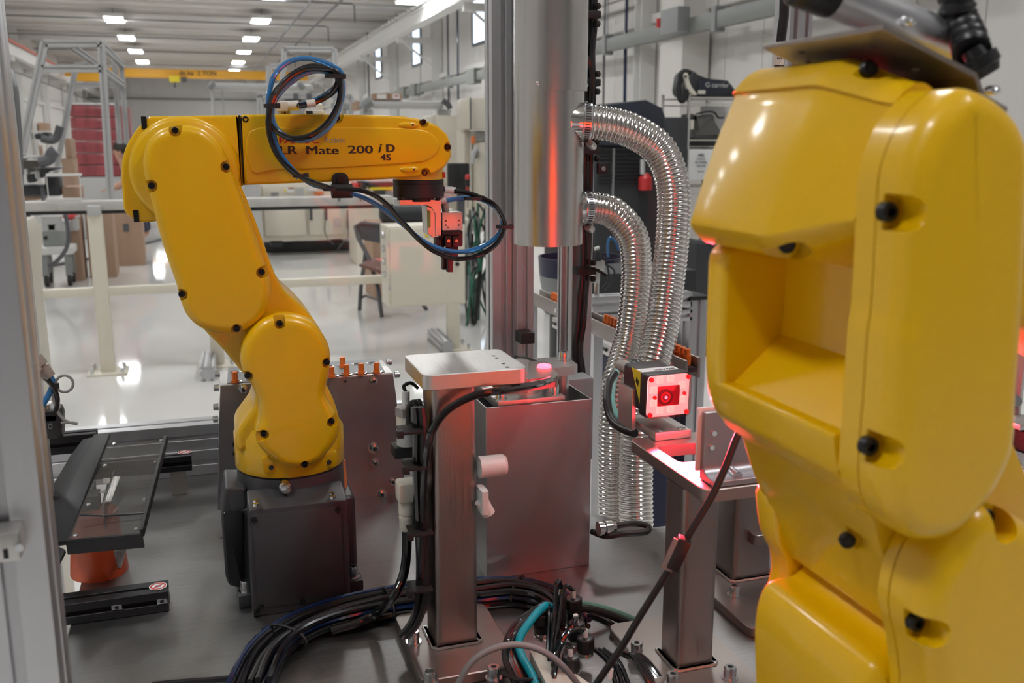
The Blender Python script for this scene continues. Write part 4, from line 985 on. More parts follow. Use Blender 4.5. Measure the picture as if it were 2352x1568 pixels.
for i, (p0_, p1_) in enumerate((((1020,437),(1046,438)), ((1010,460),(1026,459)))):
    A, B = P(*p0_, Y=YG+.01), P(*p1_, Y=YG+.01)
    MB().lathe(A, B, [(0, .0052), (.7, .0052), (.72, .0046), (1, .0046)], 18).build('push_fitting', M['white'], G)
MB().cyl(P(1024, 486, Y=YG+.012), P(1021, 462, Y=YG+.012), .0048, n=16).build('push_fitting', M['greyp'], G)
MB().box(P(1026, 447, Y=YG+.012), (.011, .012, .010)).build('fitting_body', M['white'], G, bevel=.002)

# ---------------------------------------------------------------- air tubes on the left robot
YT = YF-.022
def tube_thing(name, pts, r, m, label, cat='tube', group=None, n=10, parent=None):
    t_ = MB().tube(crv(pts, n), r, 10).build(name, M[m], parent)
    return t_ if parent else tag(t_, label, cat, group)
H = thing('air_tubes', P(700, 330, Y=YT), 'looped blue and black air tubes running from the forearm coil to the gripper', 'tubes')
def yp(lst, dy=0.): return [P(a, b, Y=YT+dy) for a, b in lst]
# coil above the forearm
blk = [(686,244),(720,236),(755,218),(775,190),(768,168),(735,153),(700,156),(660,180),(630,215),(618,250),(620,285),(645,308),(675,318),(715,310),(752,282),(776,240),(782,205),(778,172),(760,160)]
MB().tube(crv(yp(blk), 10), .0033, 10).build('black_tube', M['blackgloss'], H)
blk2 = [(760,160),(735,158),(700,160),(665,178),(635,212),(622,240),(617,265),(616,290),(624,328),(645,368),(688,404),(725,420),(762,432),(800,434),(840,440),(880,462),(925,510),(960,548),(1000,578),(1050,594),(1100,586),(1140,560),(1158,525),(1155,500),(1135,470),(1100,452),(1070,442),(1044,439)]
MB().tube(crv(yp(blk2, -.004), 10), .0031, 10).build('black_tube', M['blackgloss'], H)
bl1 = [(715,235),(750,222),(772,205),(785,178),(775,158),(740,142),(700,134),(660,144),(632,170),(620,205),(616,240),(622,275),(628,305),(640,345),(668,385),(690,405),(720,424),(755,432),(800,442),(840,456),(880,480),(925,515),(970,552),(1020,574),(1070,577),(1120,560),(1150,530),(1152,500),(1130,470),(1095,455),(1060,455),(1026,460)]
MB().tube(crv(yp(bl1, .004), 10), .0030, 10).build('blue_tube', M['blue'], H)
bl2 = [(690,242),(740,222),(778,190),(770,172),(735,163),(700,170),(660,196),(632,230),(625,265),(640,300),(680,322),(725,315),(762,285),(783,235),(788,195),(774,170),(740,160),(700,164),(660,185),(628,225),(619,262),(616,300),(630,345),(655,380),(686,408)]
MB().tube(crv(yp(bl2, .010), 10), .0030, 10).build('blue_tube', M['ltblue'], H)
MB().tube(crv([P(686, 243, Y=YT+.03), P(700, 241, Y=YT+.022), P(718, 236, Y=YT+.01)], 6), .0034, 10).build('tube_end', M['blackgloss'], H)
MB().cyl(P(704, 239, Y=YT+.0), P(724, 236, Y=YT+.0), .0042, n=12).build('paper_marker', M['creamp'], H)
for a, b, s in ((768, 175, .011), (622, 243, .008), (688, 403, .008), (760, 434, .009), (1087, 455, .012), (1157, 520, .010)):
    q = P(a, b, Y=YT); MB().lathe(q-V((0, 0, .002)), q+V((0, 0, .002)), [(0, s), (1, s)], 16).build('cable_tie', M['blackm'], H)
    MB().box(q+V((s*.9, -.002, 0)), (.006, .005, .006)).build('tie_head', M['blackm'], H, bevel=.001)
# P-clamp on the forearm edge
q = P(781, 412, Y=YF-.001)
pc = thing('cable_clamp', q, 'black P-clamp holding the air tubes under the forearm', 'clamp')
MB().slab(rnd_poly([q+V((-.010, -.0025, -.016)), q+V((.010, -.0025, -.016)), q+V((.010, -.0025, .008)), q+V((-.010, -.0025, .008))], [.001, .001, .009, .009]), (0, .003, 0)).build('tab', M['blackm'], pc)
MB().cyl(q+V((0, -.0025, 0)), q+V((0, -.0065, 0)), .0042, n=16).build('screw', M['screw'], pc)
MB().cyl(q+V((-.012, -.012, -.013)), q+V((.012, -.012, -.013)), .0085, n=18).build('saddle', M['blackm'], pc)
# ================================================================ right robot (near)
R2 = thing('robot_arm', (.42, .45, T), 'near right yellow robot arm with folded elbow and bracket plate on top', 'robot', 'yellow robot arms of the cell')
YS = .382
def mixtr(lst):      # (px, py, Y): keep x and z, flatten later
    return [P(a, b, Y=y) for a, b, y in lst]
cv2 = [(2192,203,.372),(2235,209,.368),(2280,231,.367),(2320,270,.367),(2344,318,.367),(2352,370,.367),(2350,450,.367),(2343,587,.367),(2334,768,.367),(2324,900,.367),(2321,987,.367),(2310,1043,.367),(2284,1102,.367),(2243,1158,.368),(2190,1203,.37),(2140,1224,.372),(2085,1222,.376),(2034,1205,.381),(1996,1172,YS),(1977,1125,YS),(1973,1054,YS),(1983,921,YS),(1993,768,YS),(2001,714,YS),(2009,587,YS),(2014,485,YS),(2021,398,YS),(2039,337,YS),(2070,275,YS),(2111,230,YS),(2151,209,.378)]
def flat(lst, Y): return [V((p.x, Y, p.z)) for p in mixtr(lst)]
cpts = crv(flat(cv2, .358), 4, True)
c2 = MB().slab(cpts, (0, .024, 0), .012, 8).build('arm_cover', M['yellow'], R2, smooth=50)
s2 = [(2052,488),(2008,1030),(2228,228)]; d2 = [(-1,0),(-1,0),(-.25,-1)]
cut(c2, pocket_cutter(s2, .371, .0085, .0065, d2)[:2]); cap_screws(R2, s2, .371, .0048, .0065)
MB().slab([p+V((0, .0250, 0)) for p in cpts], (0, .0145, 0)).build('arm_cheek', M['yellow'], R2, smooth=50)
# lower arm: near cheek, far cheek, web and body
lay = [(1960,640,.40),(1945,830,.40),(1930,905,.40),(1890,985,.40),(1850,1020,.40),(1780,1100,.47),(1738,1080,.52)]
def pxz(a, b, y): return P(a, b, Y=y)
def sweepY(name, lst, y0, y1, r=.006, rb=.0, nr=4):
    return MB().slab(rnd_poly(flat(lst, y0), r), (0, y1-y0, 0), min(.004, r) if r else 0, 3, rb).build(name, M['yellow'], R2, smooth=50)
far = [(1637,560,.53),(1632,700,.53),(1628,830,.53),(1633,900,.53),(1650,950,.53),(1685,990,.53),(1712,1004,.53),(1737,1090,.53),(1775,1180,.53),(1840,1255,.53),(2060,1320,.53),(2130,1150,.53),(2110,900,.53),(2080,560,.53)]
FX = flat(far, .515)
MB().slab(rnd_poly([p for p in FX], .012), (0, .022, 0), .004, 3, .004).build('far_cheek', M['yellow'], R2)
# web body: rises from the shoulder, with a sloping rear face, open above
zw = P(1690, 885, Y=.50).z
def xz(a, b, y): p = P(a, b, Y=y); return (p.x, p.z)
wx0, wz0 = xz(1650, 905, .515); 
web = [V((wx0, .398, wz0)), V((P(1850, 1010, Y=.43).x, .398, P(1850, 1010, Y=.43).z))]
prof = [xz(1638, 870, .525), xz(1650, 950, .525), xz(1685, 990, .525), xz(1712, 1006, .525), xz(1740, 1095, .525), xz(1775, 1185, .525), xz(1800, 1268, .525)]
_e = prof[-1]; prof += [(_e[0]+.03, _e[1]-.018), (_e[0]+.075, _e[1]-.01), (_e[0]+.09, _e[1]+.06), (_e[0]+.05, prof[0][1]+.0)]
x_in, z_in = xz(1675, 880, .505)
body = [V((x, .397, z)) for x, z in prof]
MB().slab(rnd_poly([V((p.x, .402, p.z)) for p in body], .004), (0, .125, 0), .002, 2, .004).build('lower_arm_body', M['yellow'], R2, smooth=50)
# front web closing the fork (seen from inside, in shade)
x3 = P(1900, 700, Y=.40).x+.052; zt3 = P(1900, 560, Y=.45).z
MB().slab(rnd_poly([V((x3, .43, prof[0][1]-.02)), V((x3+.03, .43, prof[0][1]-.02)), V((x3+.03, .43, zt3+.02)), V((x3, .43, zt3+.02))], .004), (0, .10, 0), .003, 3).build('front_web', M['yellow'], R2)
# fillet ramp between web floor and front web
MB().slab([V((prof[0][0]+.005, .40, prof[0][1]-.004)), V((x3+.002, .40, prof[0][1]+.030)), V((x3+.002, .40, prof[0][1]-.02)), V((prof[0][0]+.005, .40, prof[0][1]-.02))], (0, .12, 0)).build('fork_ramp', M['yellow'], R2)
# elbow housing: prism along the joint axis, chamfered towards the cover
Tt = P(1760, 158, Y=.53); Rr = P(1592, 490, Y=.53); Bb = P(1630, 562, Y=.53)
top2 = P(2195, 208, Y=.41)
prf = [(Tt.x-.022, Tt.z-.014), (Tt.x-.012, Tt.z-.004), (Tt.x, Tt.z), (Tt.x+.012, Tt.z-.006), (top2.x, top2.z), (top2.x+.02, top2.z-.05), (Tt.x+.06, Bb.z-.02), (Tt.x+.01, Bb.z-.006), (Bb.x+.004, Bb.z), (Bb.x-.006, Bb.z+.004), (Rr.x-.001, Bb.z+.012), (Rr.x, Rr.z), (P(1640, 340, Y=.53).x-.0, P(1640, 340, Y=.53).z), (P(1690, 218, Y=.53).x, P(1690, 218, Y=.53).z)]
def ring(y, s=0., cx_=0.):
    c = V((Tt.x+.022, 0, (Tt.z+Bb.z)/2)); out = []
    for x, z in prf:
        p = V((x, 0, z)); out.append(V((p.x+(c.x-p.x)*s, y, p.z+(c.z-p.z)*s)))
    return out
def smooth_ring(r_): return crv(r_, 3, True)
rings = []
for y, s in ((.5345, .08), (.533, .03), (.530, .0), (.47, .0), (.452, .0), (.446, .012), (.436, .07), (.422, .17), (.410, .25), (.404, .28), (.4, .285)):
    rings.append(smooth_ring(ring(y, s)))
eh = MB().loft(rings).build('elbow_housing', M['yellow'], R2, smooth=60)
def axis_screw(px_, py_, y, nrm, parent, r=.0046, rp=.0085, opn=(0, 0, 1)):
    q = P(px_, py_, Y=y); n_ = V(nrm).normalized(); up_ = V(opn); s_ = up_.cross(n_).normalized(); up_ = n_.cross(s_).normalized()
    ringp = [q + up_*math.cos(math.pi/2+math.pi*k/12)*rp + s_*math.sin(math.pi/2+math.pi*k/12)*rp for k in range(13)] + [q + up_*rp*2.6 - s_*rp, q + up_*rp*2.6 + s_*rp]
    cut(parent, MB().slab([p+n_*.02 for p in ringp], -n_*.028))
    MB().lathe(q-n_*.0075, q-n_*.0035, [(0, r), (.85, r), (1, r*.85)], 20).build('cap_screw', M['screw'], R2)
    MB().cyl(q-n_*.0035, q-n_*.0032, r*.45, n=6).build('screw_recess', M['blackm'], R2)
axis_screw(1813, 569, .450, (-.35, -1, -.2), eh, opn=(-1, 0, -1))
axis_screw(2010, 149, .425, (-.1, -1, .3), eh, opn=(0, 0, 1))
# round boss between housing and cheek
bc = V((P(2150, 400, Y=.40).x, 0, P(2150, 400, Y=.40).z)); br_ = .0405
MB().lathe((bc.x, .402, bc.z), (bc.x, .396, bc.z), [(0, br_*1.02), (1, br_*1.02)], 64).build('elbow_boss', M['yellow'], R2)
# forearm behind the cover, running to the right and down
f0 = P(2305, 290, Y=.44)
fpts = [V((Tt.x+.02, .43, Tt.z-.012)), V((Tt.x+.30, .43, Tt.z-.16)), V((Tt.x+.27, .43, Tt.z-.225)), V((Tt.x+.03, .43, Tt.z-.105))]
MB().slab(rnd_poly(fpts, .02), (0, .075, 0), .006, 4, .006).build('forearm', M['yellow'], R2)
q = P(2350, 455, Y=.425); MB().cyl(q+V((0, .004, 0)), q-V((0, .004, 0)), .005, n=14).build('cap_screw', M['screw'], R2)
# shoulder: near figure-of-eight cover, body and far side
sh2 = [(2262,1163,.367),(2310,1172,.367),(2370,1205,.367),(2440,1260,.367),(2490,1350,.367),(2500,1460,.367),(2480,1560,.367),(2460,1650,.367),(2480,1750,.367),(2480,1900,.367),(2300,2000,.367),(2100,1900,.39),(2070,1700,.39),(2068,1568,.392),(2058,1470,.392),(2046,1420,.392),(2042,1370,.392),(2052,1312,.392),(2078,1258,.39),(2115,1215,.388),(2160,1185,.38),(2210,1168,.372)]
spts = crv(flat(sh2, .362), 4, True)
s2c = MB().slab(spts, (0, .030, 0), .013, 8).build('shoulder_cover', M['yellow'], R2, smooth=50)
ss2 = [(2275,1193),(2115,1437)]; sdd = [(-.1,-1),(-1,0)]
cut(s2c, pocket_cutter(ss2, .374, .0085, .0065, sdd)); cap_screws(R2, ss2, .374, .0048, .0065)
MB().slab([p+V((0, .031, 0)) for p in spts], (0, .008, 0)).build('shoulder_cheek', M['yellow'], R2, smooth=50)
lb = [p for p in rings[0]]
q = P(1950, 1250, Y=.41)
lab = [o for o in R2.children if o.name.startswith('lower_arm_body')][0]
axis_screw(1954, 1250, .424, (-.3, -1, 0), lab, opn=(-1, 0, 0))
# shoulder casting under the arm
cast = [(1880,1240,.51),(1862,1300,.51),(1830,1330,.51),(1790,1355,.50),(1768,1405,.50),(1760,1470,.50),(1762,1568,.50),(1770,1750,.50),(2100,1900,.42),(2200,1500,.42),(2160,1380,.42),(2000,1240,.46)]
MB().slab(rnd_poly(flat(cast, .402), .012), (0, .115, 0), .012, 5, .004).build('shoulder_casting', M['yellow'], R2, smooth=50)
fsd = [(1733,1110,.545),(1729,1160,.545),(1738,1215,.545),(1757,1255,.545),(1762,1300,.545),(1752,1345,.545),(1744,1385,.545),(1748,1425,.545),(1765,1450,.545),(1764,1490,.545),(1756,1568,.545),(1750,1720,.545),(2000,1800,.545),(2080,1400,.545),(2000,1180,.545),(1880,1080,.545),(1800,1060,.545)]
MB().slab(crv(flat(fsd, .518), 3, True), (0, .028, 0), .003, 2, .008).build('far_shoulder_cover', M['yellow'], R2, smooth=50)
MB().lathe((.43, .46, T+.13), (.43, .46, T+.22), [(0, .085), (.8, .085), (1, .07)], 64).build('turret', M['yellow'], R2)
MB().lathe((.43, .46, T), (.43, .46, T+.13), [(0, .095), (.1, .088), (1, .084)], 64).build('base_drum', M['dkgrey'], R2)
# ---------------------------------------------------------------- bracket plate and tube light on the elbow
bp_ = thing('sensor_mount', P(2020, 100, Y=.44), 'bent grey mounting plate bolted on top of the right robot elbow', 'bracket')
k0, k1, k2, k3 = P(2030, 55, Y=.405), P(2244, 166, Y=.405), P(2264, 216, Y=.405), P(2316, 246, Y=.405)
yfar = .405
x_far = P(1787, 90, Y=.52).x
thk = V((0, 0, -.0028))
pr_ = [k0, k1, k2, k3]; q_ = [k0+thk, k1+thk+V((-.001, 0, 0)), k2+thk+V((-.002, 0, 0)), k3+thk]
yw = .51
MB().slab(pr_ + q_[::-1], (0, yw-.405, 0)).build('bent_plate', M['plate'], bp_, bevel=.0008)
ax_ = (k1-k0).normalized(); nn = V((-ax_.z, 0, ax_.x))
if nn.z < 0: nn = -nn
for u, y in ((.015, .43), (.028, .455), (.01, .485), (.022, .495), (.045, .43), (.05, .465)):
    q = k0 + ax_*u; q.y = y; q = q + V((0, 0, -.0028))
    MB().ball(q, .0022, 8, (1, 1, .5)).build('bolt_tip', M['bolt'] if u > .02 else M['dark'], bp_)
for px_, py_, y in ((2082, 52, .41), (2278, 208, .43)):
    q = P(px_, py_, Y=y); MB().ball(q, .0042, 14, (1.1, 1.1, .7)).build('button_head_screw', M['bolt'], bp_)
lz = thing('tube_light', P(2030, 40, Y=.45), 'grey metal tube with black end caps lying on the elbow bracket', 'tube light')
ta_, tb_ = P(1905, -12, Y=.47), P(2186, 100, Y=.47)
d_ = (tb_-ta_).normalized()
ta_ = ta_
MB().cyl(ta_, tb_, .0118, n=40).build('tube', M['alu'], lz)
MB().lathe(ta_-d_*.024, ta_+d_*.002, [(0, .0105), (.1, .0125), (.9, .0125), (1, .0122)], 40).build('end_cap', M['black'], lz)
MB().cyl(ta_-d_*.0245, ta_-d_*.0238, .006, n=20).build('end_disc', M['plate'], lz)
MB().lathe(tb_-d_*.001, tb_+d_*.010, [(0, .0123), (.8, .0123), (1, .008)], 32).build('end_cap', M['black'], lz)
pp = [P(2200, -40, Y=.46), P(2198, 10, Y=.46), P(2205, 50, Y=.46), P(2222, 85, Y=.45), P(2232, 120, Y=.44), P(2243, 150, Y=.43), P(2262, 185, Y=.43)]
def sheath(k, th): return .0085+.0018*abs(math.sin(k*.55))
MB().tube(crv(pp[:5], 12), .009, 16, sheath).build('sheathed_cable', M['black'], lz)
MB().lathe(P(2232, 112, Y=.44), P(2268, 172, Y=.435), [(0, .006), (.3, .0065), (.35, .0105), (.7, .0105), (.75, .009), (1, .007)], 16).build('plug', M['black'], lz)
# black banded cable and slotted post behind, at the top
q = P(1788, 60, Y=1.4)
tg = thing('marked_cable', P(1788, 150, Y=1.3), 'thick black cable with a printed cream sleeve beside the right robot', 'cable')
MB().tube([P(1803, -40, Y=1.3), P(1800, 40, Y=1.3), P(1793, 95, Y=1.3), P(1789, 160, Y=1.3), P(1786, 230, Y=1.3)], .0075, 12).build('cable', M['black'], tg)
sl = MB().tube([P(1792, 98, Y=1.3), P(1788, 150, Y=1.3)], .0082, 16).build('cream_sleeve', M['creamp'], tg)
text('S7XCBLY', 'sleeve_lettering', M['ink'], P(1795, 138, Y=1.29), (0, 0, 1), (-1, 0, 0), .011, tg, .0002)
q0, q1 = P(1812, 60, Y=1.36), P(1864, 60, Y=1.36)
tag(MB().tslot(((q0.x+q1.x)/2, 1.38, T), ((q0.x+q1.x)/2, 1.38, 2.2), q1.x-q0.x, .045, 2, 1, up=(0, 1, 0)).build('frame_post', M['alu']), 'slotted aluminium post behind the tube light at the upper right', 'post')
# ================================================================ left side of the cell: chute tray, profiles, cone, sensor
def pb(x0, y0, x1, y1, Y, dep, m=None):
    a, b = P(x0, y0, Y=Y), P(x1, y1, Y=Y); m = m or MB()
    return m.bb(min(a.x, b.x), max(a.x, b.x), Y, Y+dep, min(a.z, b.z), max(a.z, b.z))
tr = thing('chute_tray', P(270, 1110, D=1.28), 'acrylic chute tray with painted-in grey haze, white screws and black edge strips', 'tray')
bl_, br2, fr2, fl2 = P(236, 1020, D=1.41), P(382, 1007, D=1.41), P(326, 1226, D=1.15), P(150, 1242, D=1.15)
nrm = (br2-bl_).cross(fl2-bl_).normalized(); nrm = nrm if nrm.z > 0 else -nrm
MB().slab([bl_, br2, fr2, fl2], -nrm*.003).build('acrylic_sheet', M['acrylic'], tr)
d1 = (fr2-br2).normalized(); r1 = (br2-bl_).normalized()
MB().beam(br2+nrm*.0012, fr2+nrm*.0012, .0045, .010, nrm).build('edge_strip', M['blackm'], tr, bevel=.001)
MB().slab([fl2-d1*.004, fr2-d1*.004, fr2+d1*.001-nrm*.016, fl2+d1*.001-nrm*.016], d1*.004).build('front_flange', M['blackm'], tr)
p_a, p_b = P(252, 994, D=1.43), P(215, 997, D=1.43)
MB().slab([p_b, p_a, fl2+r1*.002, fl2-r1*.026], -nrm*.006).build('black_strip', M['blackano'], tr, bevel=.001)
MB().slab([P(190, 1008, D=1.43), P(216, 1003, D=1.43), fl2-r1*.026, P(100, 1150, D=1.27), P(160, 1048, D=1.37)], -nrm*.006).build('black_wing', M['blackano'], tr, bevel=.001)
MB().slab([P(102, 1145, D=1.26), fl2-r1*.02, P(150, 1262, D=1.14), P(128, 1305, D=1.10), P(100, 1300, D=1.10)], -nrm*.004).build('black_skirt', M['blackm'], tr)
for a, b in ((262, 1019), (370, 1011), (241, 1069), (357, 1059), (332, 1146), (203, 1158), (313, 1214), (173, 1229)):
    t_ = (b-1013)/215.; q = P(a, b, D=1.41-.26*t_); MB().lathe(q-nrm*.001, q+nrm*.0015, [(0, .0030), (.6, .0030), (1, .002)], 14).build('white_screw', M['bolt'], tr)
q = [P(262, 1098, D=1.27), P(278, 1098, D=1.27), P(256, 1156, D=1.22), P(242, 1156, D=1.22)]
MB().slab(q, nrm*.003).build('clear_bar', M['alucut'], tr, bevel=.0008)
MB().slab([P(262, 1086, D=1.28), P(266, 1086, D=1.28), P(240, 1165, D=1.2), P(242, 1220, D=1.17), P(235, 1172, D=1.2)], nrm*.004).build('clear_fin', M['acrylic'], tr)
for c in ((235, 1098, 254, 1110), (229, 1125, 245, 1132)):
    MB().slab([P(c[0]+3, c[1], D=1.27), P(c[2], c[1], D=1.27), P(c[2]-3, c[3], D=1.265), P(c[0], c[3], D=1.265)], nrm*.0006).build('white_label', M['paper'], tr)
MB().tube(crv([P(185, 1182, D=1.19), P(245, 1184, D=1.19), P(335, 1178, D=1.19)], 6), .0012, 6).build('wire', M['black'], tr)
MB().bb(P(200, 1300, Y=1.3).x, P(240, 1300, Y=1.3).x, 1.30, 1.33, T, bl_.z-.02).build('stand', M['blackano'], tr)
# orange chute funnel
q = P(222, 1345, Z=T)
cn = MB().lathe((q.x, q.y+.045, T), (q.x, q.y+.045, T+.085), [(0, .0355), (.03, .036), (1, .0285)], 48)
tag(cn.build('orange_funnel', M['dorange']), 'dark orange plastic funnel standing under the front of the tray', 'funnel')
q2 = P(270, 1275, Y=q.y+.02)
tag(MB().slab([q2+V((-.012, 0, .006)), q2+V((.012, 0, .008)), q2+V((.003, 0, -.018)), q2+V((-.001, 0, -.018))], (0, .008, 0)).build('grey_bracket', M['alucut'], bevel=.0006), 'small pointed grey bracket in front of the orange funnel', 'bracket')
# black profiles
def sticker(px_, py_, z, par):
    q = P(px_, py_, Z=z+.0006); n = 32
    def disc(r0, r1, dz, m, nm):
        mb = MB(); A = [q+V((math.cos(2*math.pi*i/n)*r0, math.sin(2*math.pi*i/n)*r0, dz)) for i in range(n)]
        if r1: 
            B = [q+V((math.cos(2*math.pi*i/n)*r1, math.sin(2*math.pi*i/n)*r1, dz)) for i in range(n)]
            mb.loft([A, B], caps=False); C = [p+V((0, 0, .0002)) for p in A]; D = [p+V((0, 0, .0002)) for p in B]; mb.loft([C, D], caps=False)
        else: mb.slab(A, (0, 0, -.0002))
        return mb.build(nm, M[m], par)
    s = disc(.0105, 0, .0002, 'paper', 'sticker'); disc(.0092, .0072, .0004, 'reds', 'red_ring')
    MB().beam(q+V((-.006, -.005, .0005)), q+V((.006, .005, .0005)), .0018, .0003).build('red_slash', M['reds'], par)
    MB().bb(q.x-.0035, q.x+.0035, q.y-.003, q.y+.003, q.z+.0002, q.z+.0004).build('symbol', M['greytext'], par)
def blackprofile(x_end, zb, h, y, dep, x_start, label, nuts, stick):
    t_ = thing('black_profile', (x_end-.05, y, zb), label, 'profile')
    MB().tslot((x_start, y+dep/2, zb+h/2), (x_end, y+dep/2, zb+h/2), dep, h, 1, 1, slot=.006, dep=.006).build('profile', M['blackano'], t_, bevel=.0006, seg=1)
    for px_, py_ in nuts:
        q = P(px_, py_, Y=y-.001); MB().bb(q.x-.006, q.x+.006, y-.001, y+.004, q.z-.0032, q.z+.0032).build('slot_nut', M['bolt'], t_, bevel=.0008)
        MB().cyl((q.x, y-.0012, q.z), (q.x, y-.0008, q.z), .0024, n=14).build('nut_hole', M['blackm'], t_)
    if stick: sticker(*stick, zb+h, t_)
    return t_
ya = P(390, 1404, Z=T).y; ha = P(387, 1358, Y=ya).z-T; da = P(388, 1331, Z=T+ha).y-ya
blackprofile(P(387, 1380, Y=ya).x, T+.0005, ha, ya, max(.02, da), -.21, 'black slotted profile with round no-magnets sticker in front of the funnel', ((268, 1395), (372, 1381)), (363, 1346))
yb2 = 1.56; zb3 = P(441, 1080, Y=yb2).z; hb2 = P(439, 1046, Y=yb2).z-zb3
MB().bb(P(408, 1080, Y=yb2).x-.012, P(408, 1080, Y=yb2).x+.012, yb2+.002, yb2+.02, T+.0003, zb3-.0003).build('spacer_foot', M['alucut']); tag(bpy.data.objects['spacer_foot'], 'small aluminium foot under the short black profile behind the tray', 'spacer')
blackprofile(P(440, 1060, Y=yb2).x, zb3, hb2, yb2, .022, -.20, 'short black slotted profile with sticker behind the tray', (), (424, 1038))
z_ = P(150, 1020, Y=1.52).z
tag(MB().tslot((P(80, 1018, Y=1.52).x-.1, 1.53, z_), (P(222, 1010, Y=1.52).x, 1.53, z_), .03, .028, 1, 1, slot=.006).build('black_profile', M['blackano'], bevel=.0006), 'upper black slotted bar at the rear rail behind the sensor', 'profile')
tag(MB().bb(-.176, P(150, 1100, Y=1.45).x, 1.40, 1.50, T+.0005, T+.06).build('black_guard_box', M['blackano'], bevel=.002), 'low black box on the plate behind the door post', 'box')
# photo sensor assembly at the left post
YSN = 1.22
sn = thing('position_sensor', P(108, 1000, Y=YSN), 'black square sensor block with cable and grey fitting at the left post', 'sensor')
MB().slab(rnd_poly(PY(YSN, [(76, 950), (134, 943), (141, 960), (141, 1000), (134, 1006), (80, 1010)]), .003), (0, .035, 0), .001, 2).build('body', M['black'], sn)
MB().bb(P(84, 980, Y=YSN).x, P(100, 980, Y=YSN).x, YSN+.0351, YP-.0005, P(90, 1000, Y=YSN).z, P(90, 960, Y=YSN).z).build('mount', M['alu'], sn)
q = P(137, 972, Y=YSN+.016); MB().cyl(q, q+V((.0035, 0, 0)), .0165, n=24).build('side_cap', M['blackano'], sn)
for a, b in ((83, 964), (88, 1004)): MB().cyl(P(a, b, Y=YSN+.0002), P(a, b, Y=YSN-.0008), .0016, n=10).build('screw', M['bolt'], sn)
text('CE', 'marking', M['grey'], P(121, 985, Y=YSN-.0004), (0, 0, 1), (-1, 0, 0), .007, sn, .0001)
a = P(88, 940, Y=YSN+.01); MB().cyl(a-V((0, 0, .006)), a+V((0, 0, .006)), .013, n=32).build('silver_collar', M['alucut'], sn)
MB().bb(a.x-.005, a.x+.02, YSN, YSN+.02, a.z-.013, a.z-.0065).build('label_block', M['ltgrey'], sn)
p0, p1 = P(72, 815, Y=YSN), P(114, 866, Y=YSN); dd = (p1-p0)
MB().lathe(p0, p1, [(0, .0065), (.15, .0065), (.16, .0095), (.5, .0095), (.52, .006), (.58, .006), (.6, .0085), (1, .0075)], 20).build('speed_controller', M['greyp'], sn)
MB().lathe(P(84, 838, Y=YSN-.012), P(62, 850, Y=YSN-.012), [(0, .004), (.5, .004), (.55, .0055), (1, .0055)], 16).build('adjusting_knob', M['greyp'], sn)
MB().lathe(P(95, 845, Y=YSN-.012), P(80, 862, Y=YSN-.016), [(0, .004), (.5, .004), (.55, .0055), (1, .0055)], 16).build('adjusting_knob', M['greyp'], sn)
MB().tube(crv([P(45, 795, Y=YSN), P(62, 800, Y=YSN), P(74, 818, Y=YSN)], 6), .0034, 10).build('blue_tube', M['blue'], sn)
MB().tube(crv([P(40, 788, Y=YSN), P(58, 793, Y=YSN), P(72, 808, Y=YSN)], 6), .003, 10).build('black_tube', M['black'], sn)
MB().tube(crv([P(113, 862, Y=YSN), P(122, 878, Y=YSN), P(115, 900, Y=YSN), P(98, 930, Y=YSN)], 6), .0036, 10).build('blue_tube', M['blue'], sn)
MB().tube(crv([P(105, 868, Y=YSN-.004), P(122, 888, Y=YSN-.004), P(132, 915, Y=YSN), P(128, 945, Y=YSN)], 6), .0028, 10).build('cable', M['black'], sn)
ringc = [P(124+25, 880, Y=YSN)]
rp_ = [P(148+16*math.cos(t_*.5), 881+18*math.sin(t_*.5), Y=YSN-.002) for t_ in range(-5, 8)]
MB().tube(crv([P(126, 890, Y=YSN-.002)] + [P(148-20*math.cos(k_*.5236), 881-19*math.sin(k_*.5236), Y=YSN-.002) for k_ in range(0, 12)] + [P(128, 892, Y=YSN-.002)], 4), .0016, 8).build('cable_ring', M['grey'], sn)
MB().tube(crv([P(125, 895, Y=YSN), P(124, 920, Y=YSN), P(135, 950, Y=YSN), P(155, 968, Y=YSN), P(178, 973, Y=YSN), P(165, 970, Y=YSN), P(140, 971, Y=YSN)], 6), .0018, 8).build('cable', M['grey'], sn)
MB().box(P(129, 886, Y=YSN-.004), (.006, .006, .006)).build('tie_head', M['blackm'], sn)

# ---------------------------------------------------------------- plug nest
YN_ = P(860, 1139, Z=T).y
ns = thing('plug_nest', P(710, 1140, Y=YN_), 'galvanised sheet nest with orange plugs standing in its top behind the left robot', 'fixture')
fpl = [(506, 886), (903, 858), (912, 925), (920, 1000), (927, 1070), (931, 1138), (500, 1172), (502, 1000)]
MB().slab(PY(YN_, fpl), (0, .003, 0), .0006, 1).build('front_sheet', M['sheet'], ns)
tfl, tfr = P(506, 884, Y=YN_), P(903, 857, Y=YN_); ztn = (tfl.z+tfr.z)/2
bk_ = P(885, 826, Z=ztn).y
MB().bb(tfl.x, tfr.x, YN_+.0005, bk_, ztn-.006, ztn).build('top_plate', M['alucut'], ns, bevel=.0008)
mp_ = [P(522, 882, Z=ztn), P(884, 855, Z=ztn), P(868, 826, Z=ztn), P(524, 845, Z=ztn)]
nt = MB().slab([p+V((0, 0, .0012)) for p in mp_], (0, 0, -.0011)).build('nest_plate', M['grey'], ns)
MB().slab([V((tfl.x, YN_+.01, ztn-.007)), V((tfl.x, bk_, ztn-.007)), V((tfl.x, bk_, T)), V((tfl.x, YN_+.01, T))], (.003, 0, 0)).build('side_sheet', M['sheet'], ns)
